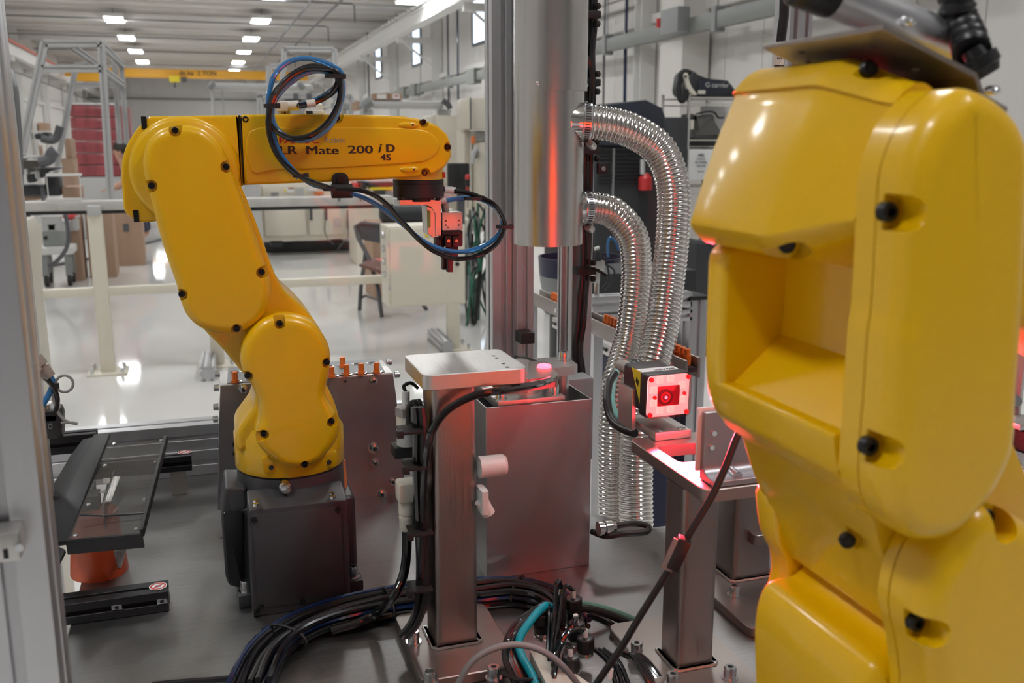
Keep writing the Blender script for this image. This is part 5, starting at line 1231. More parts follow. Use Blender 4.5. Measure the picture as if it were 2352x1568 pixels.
MB().slab([V((tfr.x, YN_+.004, ztn-.007)), V((tfr.x, bk_, ztn-.007)), V((tfr.x+.01, bk_, T)), V((tfr.x+.01, YN_+.004, T))], (-.003, 0, 0)).build('side_sheet', M['sheet'], ns)
cols = [(540, 876), (575, 873), (612, 870), (648, 867), (684, 864), (725, 861), (765, 862), (796, 859), (830, 856), (866, 853)]
rows2 = [(540, 854), (575, 852), (612, 850), (648, 847), (684, 845), (720, 842), (754, 841), (787, 839), (821, 836), (855, 834)]
for a, b in cols + rows2:
    q = P(a, b, Z=ztn+.0013); MB().lathe(q, q+V((0, 0, .0008)), [(0, .0095), (.7, .0095), (1, .0085)], 24).build('nest_ring', M['bolt'], nt)
    MB().cyl(q+V((0, 0, .0008)), q+V((0, 0, .0011)), .0065, n=20).build('nest_hole', M['blackm'], nt)
pg = None
def plug(q, lab, s=1.):
    global pg
    if pg is None:
        m = MB(); n = 24; rr_ = [(.0045 if k % 4 < 2 else .0038) for k in range(n)]
        m.loft([[V((math.cos(2*math.pi*k/n)*rr_[k], math.sin(2*math.pi*k/n)*rr_[k], z)) + q for k in range(n)] for z in (0, .0155, .0165)])
        m.cyl(q+V((0, 0, .0)), q+V((0, 0, .004)), .0055, n=20)
        pg = m.build('orange_plug', M['orange']); tag(pg, lab, 'plug', 'orange plugs in the nest'); return pg
    c = pg.copy(); scn.collection.objects.link(c); c.location = q; c['label'] = lab; return c
for (a, b), lab in (((540, 878), 'orange ribbed plug at the left end of the nest beside the elbowed robot shoulder'), ((787, 843), 'orange ribbed plug alone in the rear row of the nest'),
                    ((762, 866), 'orange ribbed plug in the nest front row, half behind the robot shoulder'), ((796, 861), 'orange ribbed plug in the front row, second from the robot shoulder'),
                    ((830, 858), 'orange ribbed plug in the front row, third from the robot shoulder'), ((865, 856), 'orange ribbed plug in the front row at the nest right end')):
    plug(P(a, b, Z=ztn+.0024), lab)
for a, b, r_ in ((558, 892, .0058), (857, 873, .0058), (859, 1028, .0075), (861, 1061, .0055), (901, 1104, .0055), (876, 1133, .0062)):
    q = P(a, b, Y=YN_); MB().lathe(q, q-V((0, .008, 0)), [(0, r_*1.25), (.12, r_*1.25), (.13, r_), (.9, r_*.95), (1, r_*.7)], 24).build('cap_screw', M['bolt'], ns)
    MB().cyl(q-V((0, .0082, 0)), q-V((0, .0078, 0)), r_*.5, n=6).build('hex_recess', M['dark'], ns)
for a, b in ((793, 876), (803, 1139)): MB().cyl(P(a, b, Y=YN_), P(a, b, Y=YN_-.0004), .0022, n=12).build('hole', M['blackm'], ns)
for a, b in ((505, 858), (503, 890), (502, 934), (501, 962), (888, 832), (907, 860)):
    q = P(a, b, Y=YN_+.02); s_ = -1 if a < 600 else 1; MB().lathe(q, q+V((s_*.008, 0, 0)), [(0, .0055), (.9, .005), (1, .004)], 14).build('side_screw', M['bolt'], ns)

# ---------------------------------------------------------------- cable bundle on the plate
cbd = thing('cable_bundle', P(860, 1420, Z=T), 'thick bundle of black and dark blue tubes curving across the steel plate', 'cables')
base = [(575, 1600), (612, 1520), (672, 1467), (760, 1428), (870, 1400), (980, 1382), (1080, 1372), (1170, 1366), (1240, 1380), (1285, 1410), (1310, 1450)]
bp = [P(a, b, Z=T+.004) for a, b in base]
cp = crv(bp, 5)
for i in range(17):
    lay_ = i // 7; off = ((i % 7)-3)*.0078 + (.0039 if lay_ else 0); zz_ = .0035+lay_*.0068
    pts_ = []
    for k_, p in enumerate(cp):
        t_ = (cp[min(k_+1, len(cp)-1)]-cp[max(k_-1, 0)]).normalized(); s_ = V((-t_.y, t_.x, 0)); u_ = k_/len(cp)
        wob = .0035*math.sin(u_*9+i*1.7)
        pts_.append(p + s_*(off*(.85+.25*math.sin(u_*3.1)) + wob) + V((0, 0, zz_+.0025*math.sin(u_*7+i))))
    MB().tube(pts_, .0037, 8).build('tube', M[('blackgloss', 'navy', 'blackgloss', 'black', 'black', 'blackgloss')[i % 6]], cbd)
for idx in (9, 21, 36):
    p = cp[idx]; t_ = (cp[idx+1]-cp[idx-1]).normalized(); s_ = V((-t_.y, t_.x, 0)); r_ = [p + s_*math.cos(a)*.029 + V((0, 0, .008+math.sin(a)*.0125)) for a in [2*math.pi*k_/16 for k_ in range(17)]]
    MB().tube(r_, .0016, 6).build('cable_tie', M['blackm'], cbd)
    MB().box(p+s_*.031+V((0, 0, .010)), (.007, .006, .006)).build('tie_head', M['blackm'], cbd, bevel=.001)
tag(MB().tube(crv([P(350, 1572, Z=T+.004), P(430, 1565, Z=T+.004), P(500, 1560, Z=T+.004), P(575, 1552, Z=T+.004)], 6), .0034, 8).build('black_cable', M['black']), 'single black cable lying on the plate at the lower left', 'cable')
# black bundle, teal cable left of the connectors
lb_ = thing('cable_bundle', P(1190, 1500, Z=T), 'bundle of thin black cables arching beside the bright teal cable', 'cables')
for i in range(9):
    dx = -i*5; pts_ = [P(1262+dx*.3, 1392-i, Y=.93), P(1222+dx*.8, 1425, Y=.91+.003*i), P(1186+dx*.6, 1470, Y=.885+.003*(i % 3)), P(1186+dx*.7, 1510, Y=.87), P(1212+dx*.9, 1560, Y=.855), P(1240+dx, 1620, Y=.84)]
    MB().tube(crv(pts_, 8), .0026, 8).build('cable', M['black'] if i % 3 else M['blackgloss'], lb_)
MB().tube([P(1150, 1545, Y=.85), P(1185, 1560, Y=.845), P(1240, 1560, Y=.845)], .002, 6).build('cable_tie', M['blackm'], lb_)
tag(MB().tube(crv([P(1268, 1396, Y=.93), P(1250, 1392, Y=.92), P(1215, 1430, Y=.90), P(1192, 1470, Y=.88), P(1198, 1505, Y=.865), P(1222, 1550, Y=.85), P(1245, 1610, Y=.83)], 10), .0044, 12).build('teal_cable', M['teal']), 'bright teal cable curving down beside the black connectors', 'cable')
# connector cluster on a junction block
jb = thing('junction_block', P(1300, 1560, Z=T), 'cream junction block carrying the black round connectors', 'junction box')
q = P(1240, 1530, Z=T+.03)
MB().slab([P(1216, 1492, Z=T+.02), P(1246, 1492, Z=T+.02), P(1400, 1600, Z=T+.02), P(1290, 1640, Z=T+.02)], (0, 0, -.019)).build('block', M['creamp'], jb, bevel=.001)
cons = [(1245, 1406, .925, 'round black connector standing leftmost beside the teal cable', (1252, 1396)), (1318, 1372, .93, 'round black connector at the back with two cables looping over it', (1316, 1362)),
        (1324, 1428, .90, 'round black connector in the middle with its cable leaning forward', (1322, 1420)), (1345, 1462, .875, 'round black connector with knurled nickel ring, right side', (1337, 1452)), (1311, 1505, .845, 'round black connector nearest the camera at the lower edge', (1309, 1492))]
for i, (a, b, y, lab, tp) in enumerate(cons):
    q = P(a, b, Y=y); t_ = thing('round_connector', (q.x, q.y, T+.02), lab, 'connector', 'round connectors on the junction block')
    H_ = min(.066, q.z-T-.016); r_ = .0088
    MB().lathe(q-V((0, 0, .016)), q, [(0, r_*1.05), (.25, r_*1.2), (.3, r_*1.2), (.9, r_*1.15), (1, r_*1.0)], 8).build('hexagon_cap', M['black'], t_, bevel=.0006)
    MB().lathe(q-V((0, 0, H_*.75)), q-V((0, 0, .0162)), [(0, r_), (.5, r_*.95), (.52, r_*1.02), (1, r_*1.02)], 20).build('body', M['black'], t_)
    MB().lathe(q-V((0, 0, H_)), q-V((0, 0, H_*.755)), [(0, r_*1.02), (.4, r_*1.08), (.45, r_*1.0), (.55, r_*1.0), (.6, r_*1.08), (1, r_*1.05)], 24).build('knurled_ring', M['chrome'], t_)
    MB().cyl(q-V((0, 0, .002)), q+V((-.001, 0, .009)), .0028, n=14).build('white_sleeve', M['white'], t_)
    s_ = 1 if i in (1,) else -1
    if i == 0: pl_ = [q+V((0, 0, .008)), P(1257, 1388, Y=y), P(1262, 1405, Y=y-.01), P(1260, 1470, Y=y-.03), P(1255, 1568, Y=y-.06), P(1255, 1650, Y=y-.08)]
    elif i == 1: pl_ = [q+V((0, 0, .008)), P(1312, 1352, Y=y), P(1300, 1345, Y=y-.004), P(1291, 1365, Y=y-.01), P(1283, 1430, Y=y-.03), P(1270, 1500, Y=y-.05), P(1262, 1568, Y=y-.07), P(1255, 1660, Y=y-.09)]
    elif i == 2: pl_ = [q+V((0, 0, .006)), P(1318, 1434, Y=y-.01), P(1300, 1452, Y=y-.015), P(1285, 1480, Y=y-.03), P(1272, 1520, Y=y-.04), P(1265, 1600, Y=y-.05)]
    elif i == 3: pl_ = [q+V((0, 0, .008)), P(1330, 1446, Y=y), P(1310, 1450, Y=y-.005), P(1292, 1470, Y=y-.01), P(1280, 1510, Y=y-.02), P(1272, 1568, Y=y-.04), P(1268, 1650, Y=y-.05)]
    else: pl_ = [q+V((0, 0, .008)), P(1305, 1482, Y=y), P(1292, 1478, Y=y), P(1281, 1500, Y=y), P(1272, 1540, Y=y), P(1268, 1640, Y=y-.02)]
    MB().tube(crv(pl_, 8), .0027, 10).build('cable', M['blackgloss'], t_)
MBt = thing('round_connector', P(1290, 1420, Y=.92), 'thin tall black connector leaning behind the twin looping cables', 'connector', 'round connectors on the junction block')
MB().tube(crv([P(1289, 1350, Y=.925), P(1284, 1334, Y=.925), P(1278, 1345, Y=.92), P(1275, 1400, Y=.91), P(1270, 1450, Y=.895), P(1262, 1520, Y=.87), P(1258, 1620, Y=.84)], 8), .0027, 10).build('cable', M['blackgloss'], MBt)
MB().cyl(P(1290, 1352, Y=.925), P(1288, 1365, Y=.925), .0028, n=12).build('white_sleeve', M['white'], MBt)
MB().lathe(P(1288, 1364, Y=.925), P(1286, 1430, Y=.925), [(0, .006), (.15, .0068), (1, .0065)], 16).build('body', M['black'], MBt)
# cables to the right
tag(MB().tube(crv([P(1328, 1388, Y=.95), P(1352, 1388, Y=.96), P(1400, 1400, Y=.96), P(1460, 1424, Y=.955), P(1520, 1460, Y=.95)], 8), .0036, 10).build('mint_cable', M['mint']), 'pale green cable running right beneath the diagonal cable', 'cable')
tag(MB().tube(crv([P(1328, 1395, Y=.945), P(1352, 1398, Y=.955), P(1400, 1412, Y=.955), P(1460, 1440, Y=.95), P(1520, 1478, Y=.945)], 8), .0048, 10).build('black_cable', M['black']), 'black cable lying along the pale green cable', 'cable')
tag(MB().tube(crv([P(1335, 1408, Z=T+.003), P(1380, 1418, Z=T+.003), P(1430, 1450, Z=T+.003), P(1470, 1490, Z=T+.003)], 8), .003, 10).build('black_cable', M['black']), 'thin black cable curving on the plate below the green one', 'cable')
rb_ = thing('cable_bundle', P(1450, 1540, Z=T), 'bundle of glossy black cables running off the bottom edge at the right column', 'cables')
for i in range(9):
    pts_ = [P(1425+i*3, 1500+i*1.5, Y=.86-.002*i), P(1448+i*4.5, 1505, Y=.845), P(1472+i*6, 1535, Y=.83), P(1500+i*8, 1590, Y=.81)]
    if i > 5: pts_ = [P(1365+(i-6)*10, 1490, Y=.86), P(1400+(i-6)*12, 1525, Y=.84), P(1420+(i-6)*16, 1600, Y=.81)]
    MB().tube(crv(pts_, 8), .0028, 8).build('cable', M['blackgloss'], rb_)
MB().cyl(P(1403, 1535, Y=.83), P(1400, 1558, Y=.828), .003, n=10).build('white_sleeve', M['white'], rb_)
# diagonal cable with ferrite
dgp = [(1700, 990, .70), (1690, 1010, .70), (1665, 1075, .70), (1632, 1145, .705), (1590, 1215, .71), (1556, 1275, .715), (1520, 1335, .72), (1470, 1415, .725), (1425, 1490, .73), (1370, 1570, .735), (1330, 1640, .74)]
uc = thing('ferrite_cable', P(1560, 1270, Y=.71), 'grey cable with ferrite block running diagonally in front of the right column', 'cable')
MB().tube(crv([P(a, b, Y=y) for a, b, y in dgp], 8), .0033, 12).build('cable', M['black'], uc)
fa0, fa1 = P(1574, 1236, Y=.708), P(1543, 1304, Y=.713); fd_ = (fa1-fa0)
MB().beam(fa0, fa1, .0125, .0125).build('ferrite_block', M['black'], uc, bevel=.002)
MB().beam(fa0-V((.0066, .002, 0)), fa1-V((.0066, .002, 0)), .002, .0105).build('ferrite_side', M['plate'], uc, bevel=.0005)
tag(MB().tube(crv([P(1040, 1600, Y=.80), P(1058, 1560, Y=.80), P(1085, 1518, Y=.80), P(1130, 1490, Y=.80), P(1185, 1480, Y=.80), P(1240, 1492, Y=.795), P(1285, 1522, Y=.79), P(1325, 1568, Y=.785), P(1340, 1600, Y=.785)], 10), .0032, 12).build('grey_cable', M['grey']), 'thin grey cable arching across the bottom edge in front of the central column', 'cable')
# small parts at the right edge beyond the robot cover
rg = thing('station_fixture', P(2350, 1000, Y=.62), 'cluster of aluminium and black fixture blocks at the right edge', 'fixture')
def pbd(x0, y0, x1, y1, D, dep, nm, m, bev=.001):
    a, b = P(x0, y0, D=D), P(x1, y1, D=D); y = min(a.y, b.y)
    return MB().bb(min(a.x, b.x), max(a.x, b.x), y, y+dep, min(a.z, b.z), max(a.z, b.z)).build(nm, M[m], rg, bevel=bev)
pbd(2318, 700, 2344, 965, 1.0, .02, 'aluminium_upright', 'alucut')
pbd(2330, 985, 2420, 1062, .98, .06, 'black_block', 'blackm')
pbd(2316, 966, 2420, 980, .97, .03, 'clamp_bar', 'alucut')
pbd(2285, 1066, 2420, 1090, .93, .08, 'grey_plate', 'grey')
q = P(2333, 1075, D=.90); socket_bolt(q, .0062, .008, 'cap_screw', rg)
q = P(2341, 1150, D=.84); socket_bolt(q, .0062, .008, 'cap_screw', rg)
MB().cyl(P(2326, 922, D=.98), P(2334, 921, D=.97), .006, n=14).build('knob', M['bolt'], rg)
w1_ = [P(2268, 1130, D=.86), P(2345, 1085, D=.88), P(2400, 1090, D=.88), P(2340, 1105, D=.86), P(2300, 1118, D=.855), P(2420, 1190, D=.80), P(2410, 1215, D=.80), P(2300, 1155, D=.84)]
tp_ = thing('white_tape', P(2310, 1140, D=.85), 'white printed tape strip lying at the right edge behind the robot shoulder', 'tape')
MB().slab([P(2262, 1128, D=.86), P(2276, 1118, D=.865), P(2440, 1195, D=.80), P(2430, 1225, D=.795)], (0, 0, -.002)).build('tape', M['paper'], tp_)
MB().slab([P(2270, 1122, D=.865), P(2330, 1085, D=.9), P(2440, 1078, D=.9), P(2440, 1090, D=.89), P(2300, 1112, D=.87)], (0, 0, -.002)).build('tape', M['paper'], tp_)
text('with better', 'print', M['redtext'], P(2290, 1150, D=.845), P(2420, 1212, D=.80)-P(2290, 1150, D=.845), (0, -.2, 1), .010, tp_, .0002)
# ================================================================ things outside the cell
def pbo(x0, y0, x1, y1, Y, dep, nm, m, par=None, bev=0., toground=False):
    a, b = P(x0, y0, Y=Y), P(x1, y1, Y=Y); z0 = 0. if toground else min(a.z, b.z)
    return MB().bb(min(a.x, b.x), max(a.x, b.x), Y, Y+dep, z0, max(a.z, b.z)).build(nm, M[m], par, bevel=bev)
# guard rail with beam
YG_ = 6.48
gr = thing('guard_rail', (0, YG_, 0), 'beige guard rail posts with pale scuffed beam behind the left robot', 'railing')
for px_ in (236, 492, 1040):
    q = P(px_, 700, Y=YG_); z1 = P(px_, 492 if px_ < 1000 else 690, Y=YG_).z
    MB().bb(q.x-.042, q.x+.042, YG_-.042, YG_+.042, .012, max(z1, .6)).build('post', M['beigerail'], gr, bevel=.006)
    fp = MB().bb(q.x-.12, q.x+.12, YG_-.11, YG_+.11, 0, .012).build('base_plate', M['beigerail'], gr, bevel=.002)
    for sx in (-1, 1):
        for sy in (-1, 1): MB().cyl((q.x+sx*.09, YG_+sy*.08, .012), (q.x+sx*.09, YG_+sy*.08, .045), .012, n=8).build('anchor_bolt', M['bolt'], fp)
a, b = P(64, 666, Y=YG_), P(64, 686, Y=YG_)
MB().bb(-1.9, P(1040, 640, Y=YG_).x-.043, YG_-.03, YG_+.03, b.z, a.z).build('mid_rail', M['beigerail'], gr, bevel=.004)
q0, q1 = P(198, 473, Y=YG_-.05), P(231, 495, Y=YG_-.05)
MB().bb(q0.x, q1.x, YG_-.05, YG_+.04, q1.z, q0.z).build('grey_cap', M['ltgrey'], gr, bevel=.006)
zt_b, zb_b = P(300, 461, Y=6.52).z, P(300, 482, Y=6.52).z
bm_ = tag(MB().bb(-2.6, P(905, 470, Y=6.52).x, 6.53, 6.70, zb_b, zt_b).build('long_beam', mat('scuffed_beam', (.50, .48, .45), .6, var=.25, vscale=14, bump=.2), bevel=.004), 'long pale scuffed beam resting on the beige guard rail posts', 'beam')
MB().bb(-2.6, P(905, 470, Y=6.52).x, 6.54, 6.69, zb_b-.022, zb_b-.0005).build('rubber_strip', M['blackm'], bm_, bevel=.002)
# small profiles on the floor next to the posts
for i, (x0, y0, x1, y1, lab) in enumerate(((466, 810, 500, 875, 'short aluminium profile lying at the middle guard post foot'), (1015, 800, 1090, 806, 'aluminium profile lying at the foot of the cabinet post'))):
    q = P(x0+12, y1 if i == 0 else 812, Z=0)
    t_ = MB().tslot((q.x, q.y, .045), (q.x+.02, q.y+.5, .045), .09, .09, 2, 2, slot=.012, dep=.012).build('floor_profile', M['alu'], bevel=.002); tag(t_, lab, 'profile')
# white stand frame on the beam
sf = thing('white_stand', P(145, 460, Y=6.6), 'small white rectangular frame standing on the long beam', 'frame')
for x0, y0, x1, y1 in ((105, 402, 111, 460), (181, 402, 187, 460), (105, 399, 187, 404), (105, 456, 187, 461)):
    pbo(x0, y0, x1, y1, 6.58, .04, 'frame_bar', 'whitep', sf)
tr2 = thing('wire_tray', P(800, 455, Y=6.56), 'small white tray lying on the long beam', 'tray'); pbo(772, 445, 833, 455, 6.56, .2, 'tray_panel', 'whitep', tr2, .004)
for x_ in (779, 829): pbo(x_-1, 450, x_+2, 462, 6.52, .02, 'hook', 'pipe', tr2)
# control cabinet on the third post
YK = 6.05
cab = thing('control_cabinet', P(975, 700, Y=YK), 'cream control cabinet with side screws mounted on the guard rail post', 'cabinet')
a, b = P(889, 520, Y=YK), P(1070, 697, Y=YK); a2 = P(876, 600, Y=YK)
bx = MB().bb(a.x, b.x, YK, YK+.26, b.z, a.z).build('body', M['beigerail'], cab, bevel=.008)
MB().bb(a.x+.012, b.x-.012, YK-.018, YK-.001, b.z+.012, a.z-.012).build('door', M['beigerail'], cab, bevel=.006)
for y_ in (540, 570, 600, 630):
    q = P(880, y_, Y=YK+.1); MB().cyl((a.x, YK+.1, q.z), (a.x-.016, YK+.1, q.z), .022, n=16).build('side_plug', M['bolt'], cab)
for x_, y_ in ((892, 562), (894, 661)): pbo(x_-2, y_-5, x_+3, y_+5, YK-.022, .004, 'hinge', 'ltgrey', cab)
q = P(1050, 606, Y=YK-.02); MB().cyl(q, q-V((0, .012, 0)), .014, n=16).build('lock', M['blackm'], cab)
pbo(973, 523, 986, 530, YK-.02, .001, 'orange_label', 'orng', cab); pbo(976, 533, 988, 544, YK-.02, .001, 'yellow_label', 'yel', cab)
q = P(1042, 740, Y=YK+.1); MB().bb(q.x-.03, q.x+.05, YK+.26, YK+.38, .6, 1.0).build('mount_bracket', M['beigerail'], cab)
# folding chair
fc_ = thing('folding_chair', P(890, 720, Z=0), 'black folding chair with brown seat half hidden by the cream cabinet', 'chair')
ch0 = P(826, 712, Z=0); ch1 = P(877, 728, Z=0); ch2 = P(980, 712, Z=0); yc0 = ch1.y
def cp_(px_, py_, y): return P(px_, py_, Y=y)
yf, yr_ = ch1.y, ch0.y
MB().tube([ch1, cp_(868, 660, yf+.05), cp_(846, 590, yf+.25), cp_(822, 545, yf+.33), cp_(816, 520, yf+.36), cp_(830, 512, yf+.36), cp_(900, 520, yf+.36), cp_(935, 530, yf+.36), cp_(940, 600, yf+.3)], .018, 8).build('frame', M['pipe'], fc_)
MB().tube([ch0, cp_(829, 660, yr_), cp_(840, 580, yr_-.1)], .018, 8).build('leg', M['pipe'], fc_)
MB().tube([ch2, cp_(960, 680, ch2.y), cp_(930, 610, ch2.y-.1)], .018, 8).build('leg', M['pipe'], fc_)
MB().tube([cp_(829, 684, yr_), cp_(840, 679, yr_), cp_(872, 690, yf+.02)], .011, 8).build('cross_bar', M['pipe'], fc_)
MB().slab([cp_(818, 515, yf+.36), cp_(850, 516, yf+.36), cp_(940, 535, yf+.36), cp_(945, 565, yf+.36), cp_(880, 560, yf+.36), cp_(830, 550, yf+.36)], (0, .02, 0)).build('backrest', M['pipe'], fc_)
MB().slab(rnd_poly([P(828, 606, Z=.46), P(875, 620, Z=.46), P(960, 606, Z=.46), P(930, 592, Z=.46), P(850, 592, Z=.46)], .03), (0, 0, -.03)).build('seat', M['seatr'], fc_, bevel=.006)
MB().tube([P(828, 609, Z=.42), P(875, 623, Z=.42), P(960, 609, Z=.42)], .015, 6).build('seat_frame', M['pipe'], fc_)
bk2 = thing('black_bag', P(930, 505, Y=8.8), 'dark rolled bag on the bench behind the gripper', 'bag')
MB().lathe(P(872, 490, Y=8.9), P(985, 490, Y=8.9), [(0, .05), (.05, .085), (.95, .085), (1, .05)], 16).build('roll', M['dark'], bk2)
tag(pbo(855, 513, 1000, 522, 8.85, .5, 'bench', 'card', None, 0, True), 'brown bench board carrying the dark bag', 'bench')
# long beige machine behind the rail
YM = 12.7
mc = thing('beige_machine', P(700, 585, Y=YM), 'long beige machine with doors, warning labels and vents behind the rail', 'machine')
pbo(590, 418, 812, 548, YM, 1.2, 'body', 'beige', mc, .02)
for x_ in (585, 804): pbo(x_, 430, x_+14, 583, YM-.1, .1, 'leg', 'beige', mc, .01, True)
for x0, y0, x1, y1, nm in ((602, 427, 745, 456, 'upper_door'), (606, 480, 704, 540, 'door'), (708, 480, 800, 538, 'door')):
    pbo(x0, y0, x1, y1, YM-.05, .045, nm, 'beige', mc, .01)
for x0, y0, x1, y1, m_, nm in ((651, 432, 675, 442, 'paper', 'warning_sign'), (622, 442, 640, 450, 'grey', 'vent'), (680, 431, 698, 449, 'ltgrey', 'vent'), (766, 502, 784, 521, 'ltgrey', 'vent'), (706, 430, 728, 438, 'paper', 'label'), (721, 441, 743, 446, 'orng', 'label'), (728, 447, 738, 450, 'orng', 'label'), (662, 431, 675, 434, 'orng', 'label')):
    pbo(x0, y0, x1, y1, YM-.07, .01, nm, m_, mc)
q = P(655, 437, Y=YM-.075); MB().slab([q+V((-.022, 0, -.018)), q+V((.022, 0, -.018)), q+V((0, 0, .024))], (0, .004, 0)).build('warning_triangle', M['yel'], mc)
for x0, y0, y1 in ((714, 480, 506), (748, 477, 505), (800, 483, 525)):
    MB().tube([cp_(x0, y0, YM-.1), cp_(x0+1, y1, YM-.1)], .02, 8).build('handle', M['pipe'], mc)
MB().tube(crv([cp_(748, 505, YM-.12), cp_(746, 530, YM-.12), cp_(755, 552, YM-.12), cp_(768, 562, YM-.12)], 6), .006, 6).build('cable', M['pipe'], mc)
MB().tube(crv([cp_(800, 525, YM-.12), cp_(799, 545, YM-.12), cp_(785, 560, YM-.12), cp_(775, 575, YM-.12)], 6), .006, 6).build('cable', M['pipe'], mc)
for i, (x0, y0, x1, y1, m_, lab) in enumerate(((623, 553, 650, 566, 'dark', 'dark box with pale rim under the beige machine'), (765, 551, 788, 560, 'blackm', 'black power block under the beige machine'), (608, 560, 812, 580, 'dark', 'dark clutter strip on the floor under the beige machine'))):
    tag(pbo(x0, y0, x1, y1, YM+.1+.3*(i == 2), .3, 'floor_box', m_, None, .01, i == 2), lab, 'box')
# machine parts seen between forearm and beam
up_ = thing('assembly_machine', P(870, 450, Y=11.5), 'dark and yellow assembly station seen beneath the forearm tip', 'machine')
for x0, y0, x1, y1, m_ in ((827, 416, 842, 436, 'dark'), (850, 430, 905, 436, 'yel'), (866, 436, 884, 450, 'dark'), (885, 438, 905, 452, 'grey'), (815, 420, 824, 432, 'reds'), (846, 418, 905, 428, 'dark')):
    pbo(x0, y0, x1, y1, 11.5, .3, 'module', m_, up_, .01)
pbo(815, 452, 905, 462, 11.4, .6, 'base', 'beige', up_, .02, True)
tag(pbo(560, 416, 600, 460, 12.2, .35, 'grey_cabinet', 'ltgrey', None, .01, True), 'pale grey cabinet peeking out beside the robot elbow', 'cabinet')
# pale enclosure gantries
gt = thing('duct_gantry', P(600, 300, Y=10.5), 'pale rounded duct on legs with dark end caps behind the tube coil', 'gantry')
pbo(492, 190, 720, 208, 10.5, .5, 'duct', 'ltgrey', gt, .06); pbo(484, 205, 497, 300, 10.5, .3, 'leg', 'ltgrey', gt, .03, True)
MB().tube(crv([cp_(482, 205, 10.45), cp_(485, 196, 10.45), cp_(492, 191, 10.45)], 4), .03, 8).build('corner_cap', M['grey'], gt)
MB().tube(crv([cp_(684, 191, 10.45), cp_(692, 196, 10.45), cp_(697, 205, 10.45)], 4), .03, 8).build('corner_cap', M['grey'], gt)
pbo(512, 208, 515, 300, 10.6, .1, 'slim_post', 'ltgrey', gt, 0, True)
g2 = thing('duct_gantry', P(935, 300, Y=9.8), 'pale rounded duct with dark end elbows above the forearm tip', 'gantry')
pbo(852, 230, 1020, 250, 9.8, .2, 'duct', 'ltgrey', g2, .05)
MB().tube(crv([cp_(834, 250, 9.75), cp_(838, 240, 9.75), cp_(852, 232, 9.75)], 4), .05, 8).build('elbow', M['grey'], g2)
MB().tube(crv([cp_(1016, 231, 9.75), cp_(1028, 238, 9.75), cp_(1034, 250, 9.75)], 4), .03, 8).build('elbow', M['pipe'], g2)
pbo(832, 250, 860, 300, 9.8, .15, 'leg', 'ltgrey', g2, .03); pbo(1010, 250, 1038, 263.5, 9.85, .15, 'leg', 'ltgrey', g2, .02)
for i, (x0, x1, lab) in enumerate(((858, 893, 'white-labelled carton on top of the right duct'), (894, 924, 'brown carton with red print on top of the right duct'))):
    t_ = thing('carton', P((x0+x1)/2, 230, Y=9.75), lab, 'box'); pbo(x0, 214, x1, 229.5, 9.82, .15, 'carton_body', 'card', t_, .005); pbo(x0+8, 216, x1-6, 227, 9.815, .004, 'label', 'paper', t_)
    if i: pbo(x0+12, 219, x1-9, 222, 9.812, .002, 'red_print', 'reds', t_)
pg_ = tag(pbo(820, 232, 831, 252, 9.9, .4, 'carton', 'card', None, .005), 'small carton left of the duct elbow', 'box')
# slotted frames standing on the beige machine, behind the coil
def bar(px0, py0, px1, py1, Y0, w_, par, nm='bar', m_='gframe', Y1_=None):
    return MB().tslot(cp_(px0, py0, Y0), cp_(px1, py1, Y0 if Y1_ is None else Y1_), w_, w_, 1, 1, slot=.02, dep=.012).build(nm, M[m_], par)
af = thing('profile_gantry', P(700, 417, Y=12.9), 'tall pale aluminium frame standing behind the tube coil', 'frame')
for a in ((653, 112, 765, 114), (653, 112, 636, 417), (768, 112, 776, 417), (620, 152, 648, 152), (618, 152, 606, 417)): bar(*a, 12.9, .065, af)
f2 = thing('profile_gantry', P(700, 417, Y=12.75), 'low pale aluminium frame with black brackets directly behind the coil', 'frame')
for a in ((590, 218, 808, 222), (596, 218, 596, 417), (806, 222, 806, 417), (612, 228, 612, 417), (790, 228, 790, 417)): bar(*a, 12.75, .065, f2)
for x_ in (680, 711): pbo(x_-6, 214, x_+6, 228, 12.68, .05, 'bracket', 'pipe', f2, .005)
for x_, y_ in ((768, 236), (797, 238), (660, 250)): pbo(x_-6, y_, x_+6, y_+14, 12.6, .1, 'module', 'grey', f2, .01)
# beige cabinets to the right of the forearm
c1_ = thing('tall_cabinet', P(1035, 400, Y=9.8), 'tall cream cabinet behind the forearm tip', 'cabinet')
pbo(1000, 264, 1066, 470, 9.8, .6, 'body', 'beige', c1_, .02, True); MB().tube([cp_(1067, 266, 9.76), cp_(1067, 372, 9.76)], .012, 6).build('door_gap', M['pipe'], c1_)
c2_ = thing('wall_cabinet', P(1105, 300, Y=8.6), 'cream box cabinet above the press beside the rear post', 'cabinet')
pbo(1075, 224, 1132, 298, 8.6, .4, 'body', 'beige', c2_, .02); pbo(1081, 224, 1083, 298, 8.56, .03, 'door_gap', 'pipe', c2_)
c3_ = thing('press_column', P(1115, 500, Y=8.7), 'cream press column with motor and orange cable clip', 'machine')
pbo(1100, 326, 1132, 520, 8.7, .3, 'column', 'beige', c3_, .02); pbo(1066, 298, 1084, 600, 8.9, .3, 'side_column', 'beige', c3_, .02, True)
pbo(1090, 300, 1124, 326, 8.72, .25, 'motor', 'ltgrey', c3_, .02); pbo(1084, 312, 1092, 330, 8.66, .05, 'orange_clip', 'orng', c3_, .01)
MB().tube(crv([cp_(1097, 340, 8.6), cp_(1088, 352, 8.6), cp_(1085, 375, 8.6)], 6), .025, 8).build('grey_hose', M['ltgrey'], c3_)
pbo(1090, 340, 1098, 364, 8.65, .1, 'switch', 'pipe', c3_, .01); pbo(1066, 504, 1130, 532, 8.6, .5, 'base', 'beige', c3_, .02)
